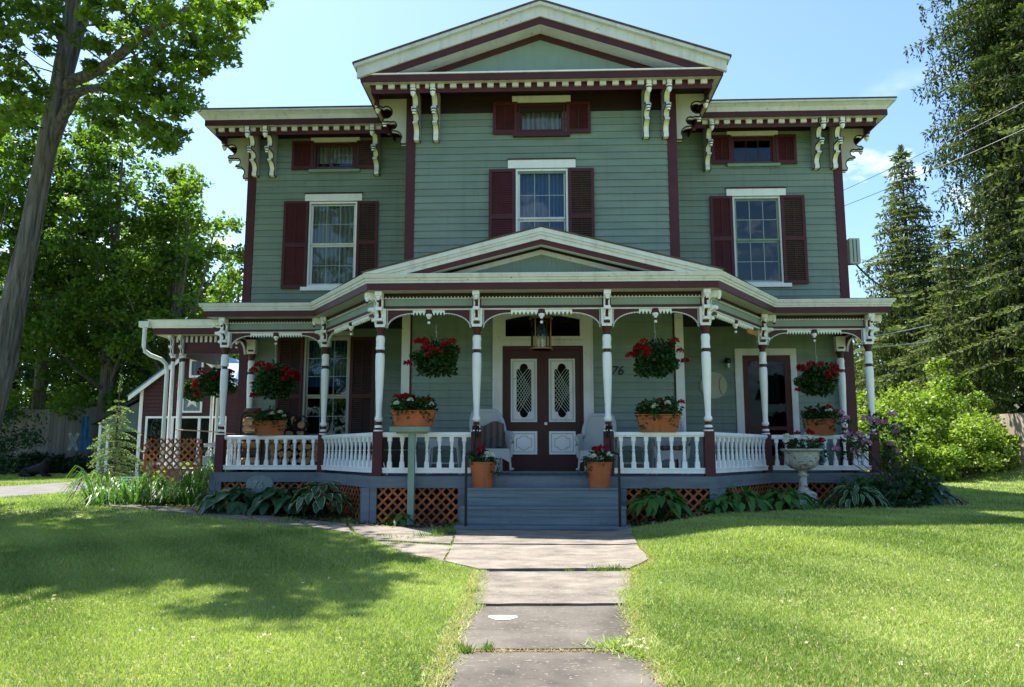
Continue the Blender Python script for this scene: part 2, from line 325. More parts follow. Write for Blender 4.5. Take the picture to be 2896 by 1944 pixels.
# ------------------------------------------------------------------ mesh helpers
def tag(o, label=None, cat=None, group=None, kind=None):
    if label: o['label'] = label
    if cat: o['category'] = cat
    if group: o['group'] = group
    if kind: o['kind'] = kind
    return o
def empty(name, loc=(0, 0, 0), label=None, cat=None, group=None, rz=0):
    o = bpy.data.objects.new(name, None); COL.objects.link(o)
    o.location = loc; o.rotation_euler = (0, 0, rz); o.empty_display_size = .2
    return tag(o, label, cat, group)
def root_loc(p):
    l = Vector((0, 0, 0))
    while p is not None:
        l += p.location; p = p.parent
    return l
class MB:
    def __init__(s): s.v = []; s.f = []; s.m = []; s.mats = []; s.T = None; s.cur = 0
    def mat(s, m):
        m = M[m] if isinstance(m, str) else m
        if m not in s.mats: s.mats.append(m)
        s.cur = s.mats.index(m); return s
    def add(s, vs, fs):
        b = len(s.v)
        if s.T is not None: vs = [tuple(s.T @ Vector(p)) for p in vs]
        s.v += [tuple(p) for p in vs]; s.f += [tuple(i + b for i in f) for f in fs]; s.m += [s.cur] * len(fs)
        return s
    def box(s, x0, x1, y0, y1, z0, z1):
        return s.add([(x0, y0, z0), (x1, y0, z0), (x1, y1, z0), (x0, y1, z0), (x0, y0, z1), (x1, y0, z1), (x1, y1, z1), (x0, y1, z1)],
                     [(0, 3, 2, 1), (4, 5, 6, 7), (0, 1, 5, 4), (1, 2, 6, 5), (2, 3, 7, 6), (3, 0, 4, 7)])
    def prism(s, poly, a, b, axis='y'):
        "poly in the plane across axis, extruded from a to b. axis y: (x,z); axis x: (y,z); axis z: (x,y)"
        n = len(poly)
        def P(p, t):
            return (p[0], t, p[1]) if axis == 'y' else (t, p[0], p[1]) if axis == 'x' else (p[0], p[1], t)
        vs = [P(p, a) for p in poly] + [P(p, b) for p in poly]
        fs = [tuple(range(n))[::-1], tuple(range(n, 2 * n))] + [(i, (i + 1) % n, n + (i + 1) % n, n + i) for i in range(n)]
        return s.add(vs, fs)
    def lathe(s, prof, c=(0, 0, 0), n=14, mats=None, sx=1, sy=1):
        "prof: (r, z) from bottom to top; mats: one per segment or None"
        vs = [(c[0] + r * cos(2 * pi * i / n) * sx, c[1] + r * sin(2 * pi * i / n) * sy, c[2] + z) for r, z in prof for i in range(n)]
        b = len(s.v); s.add(vs, [])
        for k in range(len(prof) - 1):
            if mats: s.mat(mats[k])
            for i in range(n):
                j = (i + 1) % n
                s.f.append((b + k * n + i, b + k * n + j, b + (k + 1) * n + j, b + (k + 1) * n + i)); s.m.append(s.cur)
        for k in (0, len(prof) - 1):
            if prof[k][0] > 1e-4:
                s.f.append(tuple(b + k * n + i for i in (range(n) if k else range(n - 1, -1, -1)))); s.m.append(s.cur)
        return s
    def tube(s, pts, r, n=7, cap=True):
        pts = [Vector(p) for p in pts]
        if not hasattr(r, '__len__'): r = [r] * len(pts)
        vs = []; up = Vector((0, 0, 1))
        for i, p in enumerate(pts):
            d = (pts[min(i + 1, len(pts) - 1)] - pts[max(i - 1, 0)]).normalized()
            a = d.cross(up if abs(d.z) < .95 else Vector((0, 1, 0)))
            if a.length < 1e-6: a = Vector((1, 0, 0))
            a.normalize(); b = d.cross(a)
            if i and (a.dot(pa) < 0 and abs(d.z) < .95): pass
            pa = a
            for k in range(n):
                t = 2 * pi * k / n
                vs.append(tuple(p + (a * cos(t) + b * sin(t)) * r[i]))
        fs = [(i * n + k, i * n + (k + 1) % n, (i + 1) * n + (k + 1) % n, (i + 1) * n + k) for i in range(len(pts) - 1) for k in range(n)]
        if cap: fs += [tuple(range(n))[::-1], tuple(range((len(pts) - 1) * n, len(pts) * n))]
        return s.add(vs, fs)
    def obar(s, p, q, w, t, up=(0, 0, 1)):
        "rectangular bar from p to q, width w across up, thickness t"
        p, q = Vector(p), Vector(q); d = (q - p).normalized(); a = d.cross(Vector(up)).normalized(); b = a.cross(d)
        vs = []
        for o in (p, q):
            for sa, sb in ((-1, -1), (1, -1), (1, 1), (-1, 1)): vs.append(tuple(o + a * sa * w / 2 + b * sb * t / 2))
        return s.add(vs, [(3, 2, 1, 0), (4, 5, 6, 7), (0, 1, 5, 4), (1, 2, 6, 5), (2, 3, 7, 6), (3, 0, 4, 7)])
    def quad(s, *p): return s.add(list(p), [tuple(range(len(p)))])
    def sweep(s, path, prof, closed=True, smoothz=None):
        "prof: (outward offset, z) swept round a plan path; outward is to the right of travel"
        P = [Vector(p) for p in path]; nrm = []
        for i in range(len(P) - 1):
            d = (P[i + 1] - P[i]).normalized(); nrm.append(Vector((d.y, -d.x)))
        mit = []
        for i in range(len(P)):
            a = nrm[max(i - 1, 0)]; b = nrm[min(i, len(nrm) - 1)]
            mit.append((a + b) / (1 + a.dot(b)))
        k = len(prof)
        vs = [(P[i].x + mit[i].x * o, P[i].y + mit[i].y * o, z) for i in range(len(P)) for o, z in prof]
        fs = [(i * k + j, i * k + (j + 1) % k, (i + 1) * k + (j + 1) % k, (i + 1) * k + j) for i in range(len(P) - 1) for j in range(k if closed else k - 1)]
        if closed: fs += [tuple(range(k)), tuple(range((len(P) - 1) * k, len(P) * k))[::-1]]
        return s.add(vs, fs)
    def build(s, name, m=None, parent=None, smooth=False, label=None, kind=None, local=False, fix=True):
        if m: s.mats = [M[m] if isinstance(m, str) else m]; s.m = [0] * len(s.f)
        me = bpy.data.meshes.new(name)
        o = Vector((0, 0, 0)) if local or parent is None else root_loc(parent)
        me.from_pydata([(p[0] - o.x, p[1] - o.y, p[2] - o.z) for p in s.v], [], s.f)
        for x in s.mats: me.materials.append(x)
        me.polygons.foreach_set('material_index', s.m)
        if smooth: me.polygons.foreach_set('use_smooth', [True] * len(s.f))
        me.update()
        if fix:
            import bmesh
            bm = bmesh.new(); bm.from_mesh(me); bmesh.ops.recalc_face_normals(bm, faces=bm.faces); bm.to_mesh(me); bm.free()
        if smooth:
            try: me.set_sharp_from_angle(angle=R(40))
            except Exception: pass
        ob = bpy.data.objects.new(name, me); COL.objects.link(ob)
        if parent is not None: ob.parent = parent
        return tag(ob, label, None, None, kind)
    def mesh(s, name, m=None, smooth=False):
        ob = s.build(name, m, None, smooth, local=True); me = ob.data; bpy.data.objects.remove(ob); return me
def inst(me, name, parent, loc, rz=0, scale=None, rot=None, local=False):
    o = bpy.data.objects.new(name, me); COL.objects.link(o); o.parent = parent
    o.location = Vector(loc) - (Vector((0, 0, 0)) if local else root_loc(parent)); o.rotation_euler = rot or (0, 0, rz)
    if scale: o.scale = scale
    return o
def copy_tree(o, parent=None):
    c = o.copy(); COL.objects.link(c)
    if parent is not None: c.parent = parent
    for ch in list(o.children): copy_tree(ch, c)
    return c
def npmesh(name, V, F, mat, var=None, parent=None, smooth=False, kind=None, label=None):
    "V (n,3), F (m,k) arrays; var per vertex colour value"
    V = np.asarray(V, np.float32); F = np.asarray(F, np.int32)
    if parent is not None:
        o = root_loc(parent); V = V - np.array([o.x, o.y, o.z], np.float32)
    me = bpy.data.meshes.new(name); k = F.shape[1]
    me.vertices.add(len(V)); me.vertices.foreach_set('co', V.ravel())
    me.loops.add(F.size); me.loops.foreach_set('vertex_index', F.ravel())
    me.polygons.add(len(F)); me.polygons.foreach_set('loop_start', np.arange(0, F.size, k, dtype=np.int32))
    me.polygons.foreach_set('loop_total', np.full(len(F), k, np.int32))
    if smooth: me.polygons.foreach_set('use_smooth', np.ones(len(F), bool))
    me.update(calc_edges=True)
    if var is not None:
        a = me.color_attributes.new('var', 'FLOAT_COLOR', 'POINT')
        c = np.ones((len(V), 4), np.float32); c[:, :3] = np.asarray(var)[:, None]; a.data.foreach_set('color', c.ravel())
    for x in (mat if isinstance(mat, (list, tuple)) else [mat]): me.materials.append(M[x] if isinstance(x, str) else x)
    o = bpy.data.objects.new(name, me); COL.objects.link(o)
    if parent is not None: o.parent = parent
    return tag(o, label, None, None, kind)
def unit(a): return a / np.maximum(np.linalg.norm(a, axis=1, keepdims=True), 1e-6)
def leafcloud(P, size, up=.5, aspect=.6, dirs=None, fold=.25, droop=0., lobed=False):
    "kite shaped folded leaves at points P -> V, F, var"
    n = len(P); P = np.asarray(P, float)
    nr = unit(rng.normal(size=(n, 3)) + np.array([0, 0, up * 2]))
    d = rng.normal(size=(n, 3)) if dirs is None else dirs + .35 * rng.normal(size=(n, 3))
    d[:, 2] -= droop
    d = unit(d - nr * np.sum(d * nr, 1, keepdims=True)); s = np.cross(nr, d)
    L = size * (.6 + .8 * rng.random((n, 1))); W = L * aspect
    if lobed:  # three lobes, 5 triangles
        pts = [P, P + d * L * .35 - s * W * .9 + nr * L * fold * .5, P + d * L * .5 - s * W * .35, P + d * L, P + d * L * .5 + s * W * .35, P + d * L * .35 + s * W * .9 + nr * L * fold * .5]
        V = np.stack(pts, 1).reshape(-1, 3)
        b = (np.arange(n) * 6)[:, None]
        F = np.concatenate([b + np.array([0, 1, 2]), b + np.array([0, 2, 4]), b + np.array([2, 3, 4]), b + np.array([0, 4, 5])])
        var = np.repeat(rng.random(n), 6)
        return V, F, var
    V = np.stack([P, P + d * L * .45 - s * W * .5 + nr * L * fold * .4, P + d * L, P + d * L * .45 + s * W * .5 + nr * L * fold * .4], 1).reshape(-1, 3)
    F = (np.arange(n) * 4)[:, None] + np.array([0, 1, 2, 3])
    return V, F, np.repeat(rng.random(n), 4)
def merge(parts):
    V, F, A = [], [], []; b = 0
    for v, f, a in parts:
        V.append(v); F.append(f + b); A.append(a); b += len(v)
    return np.concatenate(V), np.concatenate(F), np.concatenate(A)
def sheet(name, poly, m, lift, thick=0, parent=None, step=.4, gzf=gz, kind=None, label=None, edge=.12, edgemat=None):
    "flat sheet or slab following the ground inside a polygon"
    P = []
    for i, a in enumerate(poly):
        b = poly[(i + 1) % len(poly)]; d = math.hypot(b[0] - a[0], b[1] - a[1]); k = max(1, int(d / edge))
        for j in range(k):
            t = j / k; w = 0 if j == 0 else 1
            P.append((a[0] + (b[0] - a[0]) * t + w * random.uniform(-.012, .012), a[1] + (b[1] - a[1]) * t + w * random.uniform(-.012, .012)))
    n = len(P); E = [(i, (i + 1) % n) for i in range(n)]
    xs = [p[0] for p in P]; ys = [p[1] for p in P]; I = []
    y = min(ys) + step / 2
    while y < max(ys):
        x = min(xs) + step / 2
        while x < max(xs):
            if inpoly(x, y, P) and min((x - p[0]) ** 2 + (y - p[1]) ** 2 for p in P) > (step * .3) ** 2: I.append((x, y))
            x += step
        y += step
    vs, ed, fs, *_ = delaunay_2d_cdt([Vector(p) for p in P + I], E, [], 1, 1e-4)
    mb = MB(); mb.mat(m)
    V = [(v.x, v.y, gzf(v.x, v.y) + lift) for v in vs]
    mb.add(V, [tuple(f) for f in fs])
    if thick:
        mb.add([(p[0], p[1], gzf(*p) + lift) for p in P] + [(p[0], p[1], gzf(*p) + lift - thick) for p in P], [(i, (i + 1) % n, n + (i + 1) % n, n + i) for i in range(n)])
    return mb.build(name, None, parent, kind=kind, label=label)
def inpoly(x, y, P):
    c = False; j = len(P) - 1
    for i in range(len(P)):
        if (P[i][1] > y) != (P[j][1] > y) and x < (P[j][0] - P[i][0]) * (y - P[i][1]) / (P[j][1] - P[i][1]) + P[i][0]: c = not c
        j = i
    return c
def inpoly_np(X, Y, P):
    c = np.zeros(len(X), bool); j = len(P) - 1
    for i in range(len(P)):
        xi, yi = P[i][0], P[i][1]; xj, yj = P[j][0], P[j][1]
        if yi != yj:
            m = ((yi > Y) != (yj > Y)) & (X < (xj - xi) * (Y - yi) / (yj - yi) + xi)
            c ^= m
        j = i
    return c
def text_mesh(name, s, size, depth, mat, parent, loc, rot=(pi / 2, 0, 0), shear=0, label=None, align='CENTER'):
    cu = bpy.data.curves.new(name, 'FONT'); cu.body = s; cu.size = size; cu.extrude = depth; cu.shear = shear
    cu.align_x = align; cu.align_y = 'CENTER'
    to = bpy.data.objects.new(name, cu); COL.objects.link(to)
    dg = bpy.context.evaluated_depsgraph_get(); me = bpy.data.meshes.new_from_object(to.evaluated_get(dg))
    bpy.data.objects.remove(to); me.materials.clear(); me.materials.append(M[mat])
    o = bpy.data.objects.new(name, me); COL.objects.link(o)
    if parent is not None: o.parent = parent; loc = Vector(loc) - root_loc(parent)
    o.location = loc; o.rotation_euler = rot
    return tag(o, label)
# ------------------------------------------------------------------ ground
def axis_pts():
    a = list(np.arange(-24, 24.01, .5)); b = [30, 38, 50, 70, 100, 150, 250, 400, 600]
    return a, b
_a, _b = axis_pts()
gx = sorted([-t for t in _b] + _a + _b)
gy = sorted([-t for t in _b] + list(np.arange(-24, 48.01, .5)) + [54, 64, 80, 110, 150, 250, 400, 600])
GX, GY = np.meshgrid(gx, gy); nx, ny = len(gx), len(gy)
GZ = np.array([[gz(x, y) for x in gx] for y in gy])
idx = np.arange(nx * ny).reshape(ny, nx)
Fg = np.stack([idx[:-1, :-1], idx[:-1, 1:], idx[1:, 1:], idx[1:, :-1]], -1).reshape(-1, 4)
tag(npmesh('lawn', np.stack([GX, GY, GZ], -1).reshape(-1, 3), Fg, 'lawn', smooth=True), kind='structure')

def gp(*pts): return [onground(*p) for p in pts]
SLABS = [gp((1043, 1214), (1437, 1214), (1453, 1246), (1033, 1246)),
         gp((1033, 1249), (1453, 1249), (1479, 1283), (1437, 1304), (1093, 1306), (1016, 1287)),
         gp((1094, 1309.5), (1438, 1308.5), (1440, 1350), (1428, 1382), (1073, 1384), (1092, 1345)),
         gp((1071, 1387), (1429, 1385.5), (1444, 1412), (1455, 1440), (1398, 1483), (1019, 1485), (1038, 1430)),
         gp((1017, 1491), (1402, 1489), (1490, 1512), (1525, 1568), (1560, 1700), (940, 1700), (995, 1568))]
SIDE = [gp((858, 1240), (1029, 1250), (1011, 1286), (925, 1268)),
        gp((795, 1199), (1040, 1214), (1028, 1245), (856, 1236), (815, 1222)),
        gp((672, 1187), (786, 1198), (806, 1221), (715, 1207)),
        gp((560, 1176), (664, 1186), (703, 1205), (592, 1193)),
        gp((440, 1165), (550, 1175), (580, 1191), (468, 1178)),
        gp((330, 1156), (430, 1164), (456, 1177), (352, 1167)),
        gp((215, 1147), (320, 1155), (340, 1166), (240, 1156))]
walk = empty('path', (0, 9, 0)); tag(walk, kind='structure')
drops = [.018, .020, .004, -.008, -.010]
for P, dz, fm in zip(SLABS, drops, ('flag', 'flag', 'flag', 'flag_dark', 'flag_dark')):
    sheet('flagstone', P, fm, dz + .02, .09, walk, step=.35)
for P in SIDE:
    sheet('flagstone', P, 'flag', .03, .07, walk, step=.35)
# dirt in the joints below the slabs
PBED = [(-.52, 4.1), (.62, 4.1), (.55, 5.5), (.72, 6.9), (.92, 9), (1.3, 11.6), (1.3, 12.9), (-1.25, 12.9), (-.95, 9.8), (-.64, 8.6), (-.54, 6.9)]
sheet('path_bed', PBED if 1 else [(-.56, 4.1), (.66, 4.1), (.6, 5.5), (.78, 6.9), (.97, 9), (1.35, 11.6), (1.3, 12.9), (-1.3, 12.9), (-1.0, 9.8), (-.68, 8.6), (-.58, 6.9)], 'mulch', .004, 0, walk)
BED_R = [(1.35, 12.75), (2.4, 12.95), (3.3, 13.3), (4.4, 13.8), (5.6, 14.5), (6.8, 14.9), (8.2, 15.4), (8.9, 17.2), (8.3, 18.6), (6.4, 18.6), (6.5, 16.5), (4.4, 16.6), (2.9, 13.9), (1.35, 13.9)]
BED_L = [(-1.35, 12.75), (-1.35, 13.9), (-2.9, 13.9), (-4.5, 16.6), (-6.6, 16.5), (-6.6, 18.4), (-9.6, 18.6), (-9.9, 16.6), (-8.6, 15.9), (-7.0, 15.1), (-5.4, 14.2), (-4.2, 13.4), (-3.0, 12.9), (-2.2, 12.75)]
tag(sheet('garden_bed', BED_R, 'mulch', .006), kind='structure')
tag(sheet('garden_bed', BED_L, 'mulch', .006), kind='structure')
DRIVE = [onground(-60, 1141), onground(60, 1131), onground(180, 1122), onground(300, 1113), (-10.2, 24), (-9.6, 30), (-13, 33), (-14.2, 31), onground(285, 1093), onground(200, 1098), onground(60, 1108), onground(-60, 1113), (-30, 24), (-26, 16.5)]
tag(sheet('driveway', DRIVE, 'asphalt', .008, 0, None, step=.6, edge=.4), kind='structure')
# ------------------------------------------------------------------ the house
YP, YS, YC, YW = 13.8, 16.4, 15.8, 17.7          # porch front, side porch front, centre wall, wing wall
house = empty('victorian_house', (0, 16, 0), 'large sage green clapboard house with burgundy trim, shutters and a bracketed front gable', 'house')
EXPO = .152
def holes_wall(name, x0, x1, z0, z1, Y, holes, m='siding', depth=.02):
    xs = sorted({x0, x1} | {h[0] for h in holes} | {h[1] for h in holes}); zs = sorted({z0, z1} | {h[2] for h in holes} | {h[3] for h in holes})
    mb = MB(); mb.mat(m)
    for i in range(len(xs) - 1):
        for j in range(len(zs) - 1):
            cx, cz = (xs[i] + xs[i + 1]) / 2, (zs[j] + zs[j + 1]) / 2
            if any(h[0] < cx < h[1] and h[2] < cz < h[3] for h in holes): continue
            mb.quad((xs[i], Y, zs[j]), (xs[i + 1], Y, zs[j]), (xs[i + 1], Y, zs[j + 1]), (xs[i], Y, zs[j + 1]))
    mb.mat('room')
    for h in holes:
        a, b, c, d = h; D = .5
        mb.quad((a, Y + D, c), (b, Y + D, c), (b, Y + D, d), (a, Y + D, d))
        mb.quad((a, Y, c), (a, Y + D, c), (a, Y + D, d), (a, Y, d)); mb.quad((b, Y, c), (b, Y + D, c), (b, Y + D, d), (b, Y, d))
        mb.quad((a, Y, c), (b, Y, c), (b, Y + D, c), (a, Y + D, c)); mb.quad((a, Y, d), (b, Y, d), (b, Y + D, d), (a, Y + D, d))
    return mb.build(name, None, house, fix=False)
cb = MB().add([(0, 0, 0), (1, 0, 0), (1, -.034, 0), (0, -.034, 0), (0, 0, EXPO + .01), (1, 0, EXPO + .01), (1, -.008, EXPO + .01), (0, -.008, EXPO + .01)],
              [(0, 1, 2, 3), (4, 7, 6, 5), (0, 4, 5, 1), (3, 2, 6, 7), (0, 3, 7, 4), (1, 5, 6, 2)]).mesh('clapboard', 'siding')
def clapboards(wall, x0, x1, z0, z1, Y, holes):
    z = z0
    while z < z1 - .03:
        segs = [(x0, x1)]
        for h in holes:
            if h[2] < z + EXPO * .6 and h[3] > z + EXPO * .4:
                segs = [s for a, b in segs for s in ((a, min(b, h[0])), (max(a, h[1]), b)) if s[1] - s[0] > .05]
        sg2 = []
        for a, b in segs:
            if b - a > 2.6 and random.random() < .55: m_ = a + (b - a) * random.uniform(.25, .75); sg2 += [(a, m_ - .003), (m_ + .003, b)]
            else: sg2.append((a, b))
        for a, b in sg2:
            inst(cb, 'clapboard', wall, (a, Y, z), scale=(b - a, 1, min(1, (z1 - z) / (EXPO + .01))))
        z += EXPO
# holes: x0,x1,z0,z1
HC = [(-.47, .47, 7.96, 8.53), (-.5, .5, 4.98, 7.10), (-.79, .79, .84, 4.0)]
HL = [(-5.40, -4.43, 7.93, 8.53), (-5.44, -4.38, 5.09, 7.07), (-5.42, -4.45, 1.2, 3.84)]
HR = [(4.49, 5.43, 7.93, 8.53), (4.47, 5.49, 5.09, 7.07), (4.52, 5.58, .84, 3.4)]
Z0, FRZ_C, FRZ_W = .80, 8.41, 8.70
wc = holes_wall('wall', -2.83, 2.83, Z0, 8.9, YC, HC); clapboards(wc, -2.66, 2.66, Z0 + .01, FRZ_C, YC, HC)
wl = holes_wall('wall', -6.97, -2.83, Z0, 8.9, YW, HL); clapboards(wl, -6.79, -2.83, Z0 + .01, FRZ_W, YW, HL)
wr = holes_wall('wall', 2.83, 6.97, Z0, 8.9, YW, HR); clapboards(wr, 2.83, 6.79, Z0 + .01, FRZ_W, YW, HR)
mb = MB(); mb.mat('siding')   # returns and sides, back
for s in (-1, 1):
    mb.quad((s * 2.83, YC, Z0), (s * 2.83, YW, Z0), (s * 2.83, YW, 8.9), (s * 2.83, YC, 8.9))
    mb.quad((s * 6.97, YW, 0), (s * 6.97, 27, 0), (s * 6.97, 27, 8.9), (s * 6.97, YW, 8.9))
    for k in range(52):
        z = .81 + k * EXPO
        x = s * 6.97
        mb.quad((x + s * .024, YW + .17, z), (x + s * .024, 27, z), (x + s * .006, 27, z + EXPO), (x + s * .006, YW + .17, z + EXPO))
        if k < 50:
            x = s * 2.83
            mb.quad((x + s * .024, YC + .17, z), (x + s * .024, YW, z), (x + s * .006, YW, z + EXPO), (x + s * .006, YC + .17, z + EXPO))
mb.quad((-6.97, 27, 0), (6.97, 27, 0), (6.97, 27, 8.9), (-6.97, 27, 8.9))
mb.build('side_wall', None, house, fix=False)
mb = MB().box(-6.9, 6.9, YW + .05, 26.9, -.2, .8); mb.build('foundation', 'plaque', house)
for s in (-1, 1):   # corner boards
    for X, Y in ((2.83, YC), (6.97, YW)):
        mb = MB(); a, b = sorted((s * (X - .17), s * (X + .03)))
        mb.box(a, b, Y - .035, Y - .001, Z0, 8.86); c, d = sorted((s * (X + .001), s * (X + .031)))
        mb.box(c, d, Y + .0, Y + .17, Z0, 8.86)
        mb.build('corner_board', 'burg', house)
MB().box(-2.655, 2.655, YC - .034, YC - .0015, FRZ_C, 8.86).build('frieze_board', 'dark', house)
for s in (-1, 1):
    a, b = sorted((s * 2.832, s * 6.79)); MB().box(a, b, YW - .034, YW - .0015, FRZ_W, 8.86).build('frieze_board', 'dark', house)
# cream pilasters beside the porch on the centre bay
for s in (-1, 1):
    a, b = sorted((s * 2.70, s * 2.87)); MB().box(a, b, YC - .052, YC - .036, .84, 4.04).build('pilaster', 'cream', house)
    a, b = sorted((s * 2.832, s * 2.85))

# ---- cornices
def cornice(path, face, z_top, z_f0, z_f1, wallsoffit, crown=True, gable=False):
    mb = MB()
    if crown:
        mb.mat('cream'); mb.sweep(path, [(face - .03, z_f1), (face + .0, z_f1), (face + .02, z_f1 + .05), (face + .035, z_f1 + .09), (face + .11, z_top - .045), (face + .15, z_top - .04), (face + .15, z_top), (face - .03, z_top)])
    else:
        mb.mat('white'); mb.sweep(path, [(face - .7, z_f1), (face + .025, z_f1), (face + .025, z_f1 + .03), (face - .7, z_f1 + .04)])
    mb.build('crown_moulding', None, house)
    mb = MB(); mb.mat('burg'); mb.sweep(path, [(face - .03, z_f0), (face, z_f0), (face, z_f1 - .001), (face - .03, z_f1 - .001)]); mb.build('fascia', None, house)
    mb = MB(); mb.mat('creamdull'); mb.sweep(path, [(face - .15, z_f0 - .004), (face - .032, z_f0 - .004), (face - .032, z_f0 + .02), (face - .15, z_f0 + .02)]); mb.build('soffit_strip', None, house)
    mb = MB(); mb.mat('burg'); mb.sweep(path, [(face - .21, z_f0 - .17), (face - .185, z_f0 - .17), (face - .185, z_f0 + .03), (face - .21, z_f0 + .03)]); mb.build('cornice_board', None, house)
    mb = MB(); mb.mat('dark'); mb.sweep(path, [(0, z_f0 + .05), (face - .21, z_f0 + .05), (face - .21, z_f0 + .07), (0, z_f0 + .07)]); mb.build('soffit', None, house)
dent = MB().box(-.065, .065, -.028, .028, -.085, .0).mesh('dentil', 'cream')
FACE = .80
cornice([(-6.97, 26.8), (-6.97, YW), (-2.84, YW)], FACE, 9.04, 8.72, 8.85, 0)
cornice([(2.84, YW), (6.97, YW), (6.97, 26.8)], FACE, 9.04, 8.72, 8.85, 0)
cornice([(-2.83, 19.4), (-2.83, YC), (2.83, YC), (2.83, 19.4)], FACE + .05, 0, 8.745, 8.885, 0, crown=False)
def dentils(x0, x1, Y, z, n):
    for k in range(n):
        inst(dent, 'dentil', house, (x0 + (x1 - x0) * (k + .5) / n, Y, z))
dentils(-3.45, 3.45, YC - FACE - .05 + .155, 8.74, 27)
dentils(-7.55, -3.62, YW - FACE + .155, 8.715, 16)
dentils(3.62, 7.55, YW - FACE + .155, 8.715, 16)
# ---- gable
G = YC - FACE - .05
def rake(mb, x_out, z_out, z_apex, drop, y0, y1, x_in=None):
    "inverted V band between a line and the same line lowered by drop"
    sl = (z_apex - z_out) / x_out
    for s in (-1, 1):
        mb.prism([(0, z_apex), (s * x_out, z_out), (s * x_out, z_out - drop), (0, z_apex - drop)], y0, y1, 'y')
SL = (10.36 - 9.08) / 3.77
mb = MB(); mb.mat('cream'); rake(mb, 3.79, 10.355 - SL * 3.79, 10.355, .07, G - .15, G + .02); rake(mb, 3.74, 10.285 - SL * 3.74, 10.285, .215, G - .07, G + .01)
mb.build('raking_crown', None, house)
def clip_tri(za, zb, zc, y0, y1, name, m, xmax=9):
    "raking band between lines za and zb at the apex, cut off at height zc"
    mb = MB()
    for s in (-1, 1):
        xa, xb = min(xmax, (za - zc) / SL), min(xmax, (zb - zc) / SL)
        mb.prism([(0, za), (s * xa, zc), (s * xb, zc), (0, zb)], y0, y1, 'y')
    return mb.build(name, m, house)
clip_tri(10.075, 9.93, 8.918, G - .03, G, 'raking_fascia', 'burg', 3.7)
mb = MB()
for s in (-1, 1):
    mb.prism([(0, 9.94), (s * 3.0, 9.94 - SL * 3), (s * 3.0, 9.965 - SL * 3), (0, 9.965)], G - .001, 15.36, 'y')
mb.build('raking_soffit', 'cream', house)
TY = 15.36
clip_tri(9.935, 9.81, 8.93, TY - .03, TY, 'raking_board', 'burg')
MB().prism([(0, 9.82), (-(9.82 - 8.92) / SL, 8.92), ((9.82 - 8.92) / SL, 8.92)], TY, TY + .03, 'y').build('gable_panel', 'siding_flat', house)
# ---- roofs
mb = MB(); mb.mat('roof')
for s in (-1, 1):
    mb.prism([(0, 10.395), (s * 3.82, 10.395 - SL * 3.82), (s * 3.82, 10.357 - SL * 3.82), (0, 10.357)], G - .17, 24, 'y')
    mb.mat('cream')   # eave fascia along the sides of the gable roof
    for (za, zb, xo) in ((9.075, 8.9, 3.70),):
        a, b = sorted((s * (xo - .03), s * xo)); mb.box(a, b, G + .012, 19.5, 8.93, 9.06)
    mb.mat('roof')
mb.build('roof', None, house)
mb = MB(); mb.mat('roof')
for s in (-1, 1):
    x0, x1 = s * 7.93, s * 2.6
    mb.add([(x0, YW - .96, 9.045), (x1, YW - .96, 9.045), (x1, 22.5, 10.0), (s * 4.5, 22.5, 10.0), (x0, 27.9, 9.045), (x1, 27.9, 9.045)], [(0, 1, 2, 3), (0, 3, 4), (3, 2, 5, 4)])
    mb.add([(x0, YW - .96, 9.045), (x1, YW - .96, 9.045), (x1, YW - .96, 9.075), (x0, YW - .96, 9.075), (x0, 27.9, 9.045), (x0, 27.9, 9.075)], [(0, 1, 2, 3), (0, 3, 5, 4)])
mb.build('roof', None, house)

# ---- brackets under the eaves
def bracket_profile(W=.70, H=1.03):
    pts = [(0, 0), (W, 0), (W, -.20)]
    c = (.47, -.30); r = .15
    for k in range(9):
        t = R(35 + k * 29); pts.append((c[0] + r * cos(t) , c[1] + r * sin(t)))
    pts += [(.44, -.47), (.40, -.50)]
    c = (.27, -.55); r = .085
    for k in range(7):
        t = R(30 + k * 34); pts.append((c[0] + r * cos(t), c[1] + r * sin(t)))
    pts += [(.27, -.66), (.22, -.72), (.15, -.74), (.105, -.80), (.10, -.88), (.12, -.95), (.10, -1.0), (.0, -H)]
    return pts
def inset_poly(P, d):
    n = len(P); out = []; A = sum(P[i][0] * P[(i + 1) % n][1] - P[(i + 1) % n][0] * P[i][1] for i in range(n)); sg = 1 if A > 0 else -1
    for i in range(n):
        a, b, c = Vector(P[i - 1]), Vector(P[i]), Vector(P[(i + 1) % n]); u = (b - a).normalized(); v = (c - b).normalized()
        m = Vector((-u.y - v.y, u.x + v.x)) * sg; m = m / max(.5, (1 + u.dot(v))); out.append((b.x + m.x * d, b.y + m.y * d))
    return out
def front_profile(W=.70):
    "the bracket seen from the side as a simple wavy outline"
    pts = [(0, 0), (W, 0), (W, -.13), (.60, -.17)]
    for t in np.linspace(R(55), R(285), 9): pts.append((.46 + .135 * cos(t), -.315 + .135 * sin(t)))
    pts += [(.535, -.49), (.50, -.53), (.42, -.52)]
    for t in np.linspace(R(60), R(280), 8): pts.append((.31 + .085 * cos(t), -.61 + .085 * sin(t)))
    pts += [(.335, -.73), (.27, -.735), (.20, -.75), (.14, -.80), (.11, -.87), (.125, -.93), (.145, -.97), (.13, -1.03), (0, -1.03)]
    return pts
FP = front_profile()
SC = [(u * 1.0 - .0, z) for u, z in FP]
core = MB(); core.mat('white'); core.prism([(-u, z) for u, z in FP], -.055, .055, 'x')
core.mat('dark')
for a, b in ((-.068, -.0555), (.0555, .068)): core.prism([(-u, z) for u, z in inset_poly(FP, -.012)], a, b, 'x')
core.mat('creamdull')
for a, b in ((-.073, -.0685), (.0685, .073)): core.prism([(-u, z) for u, z in inset_poly(FP, .016)], a, b, 'x')
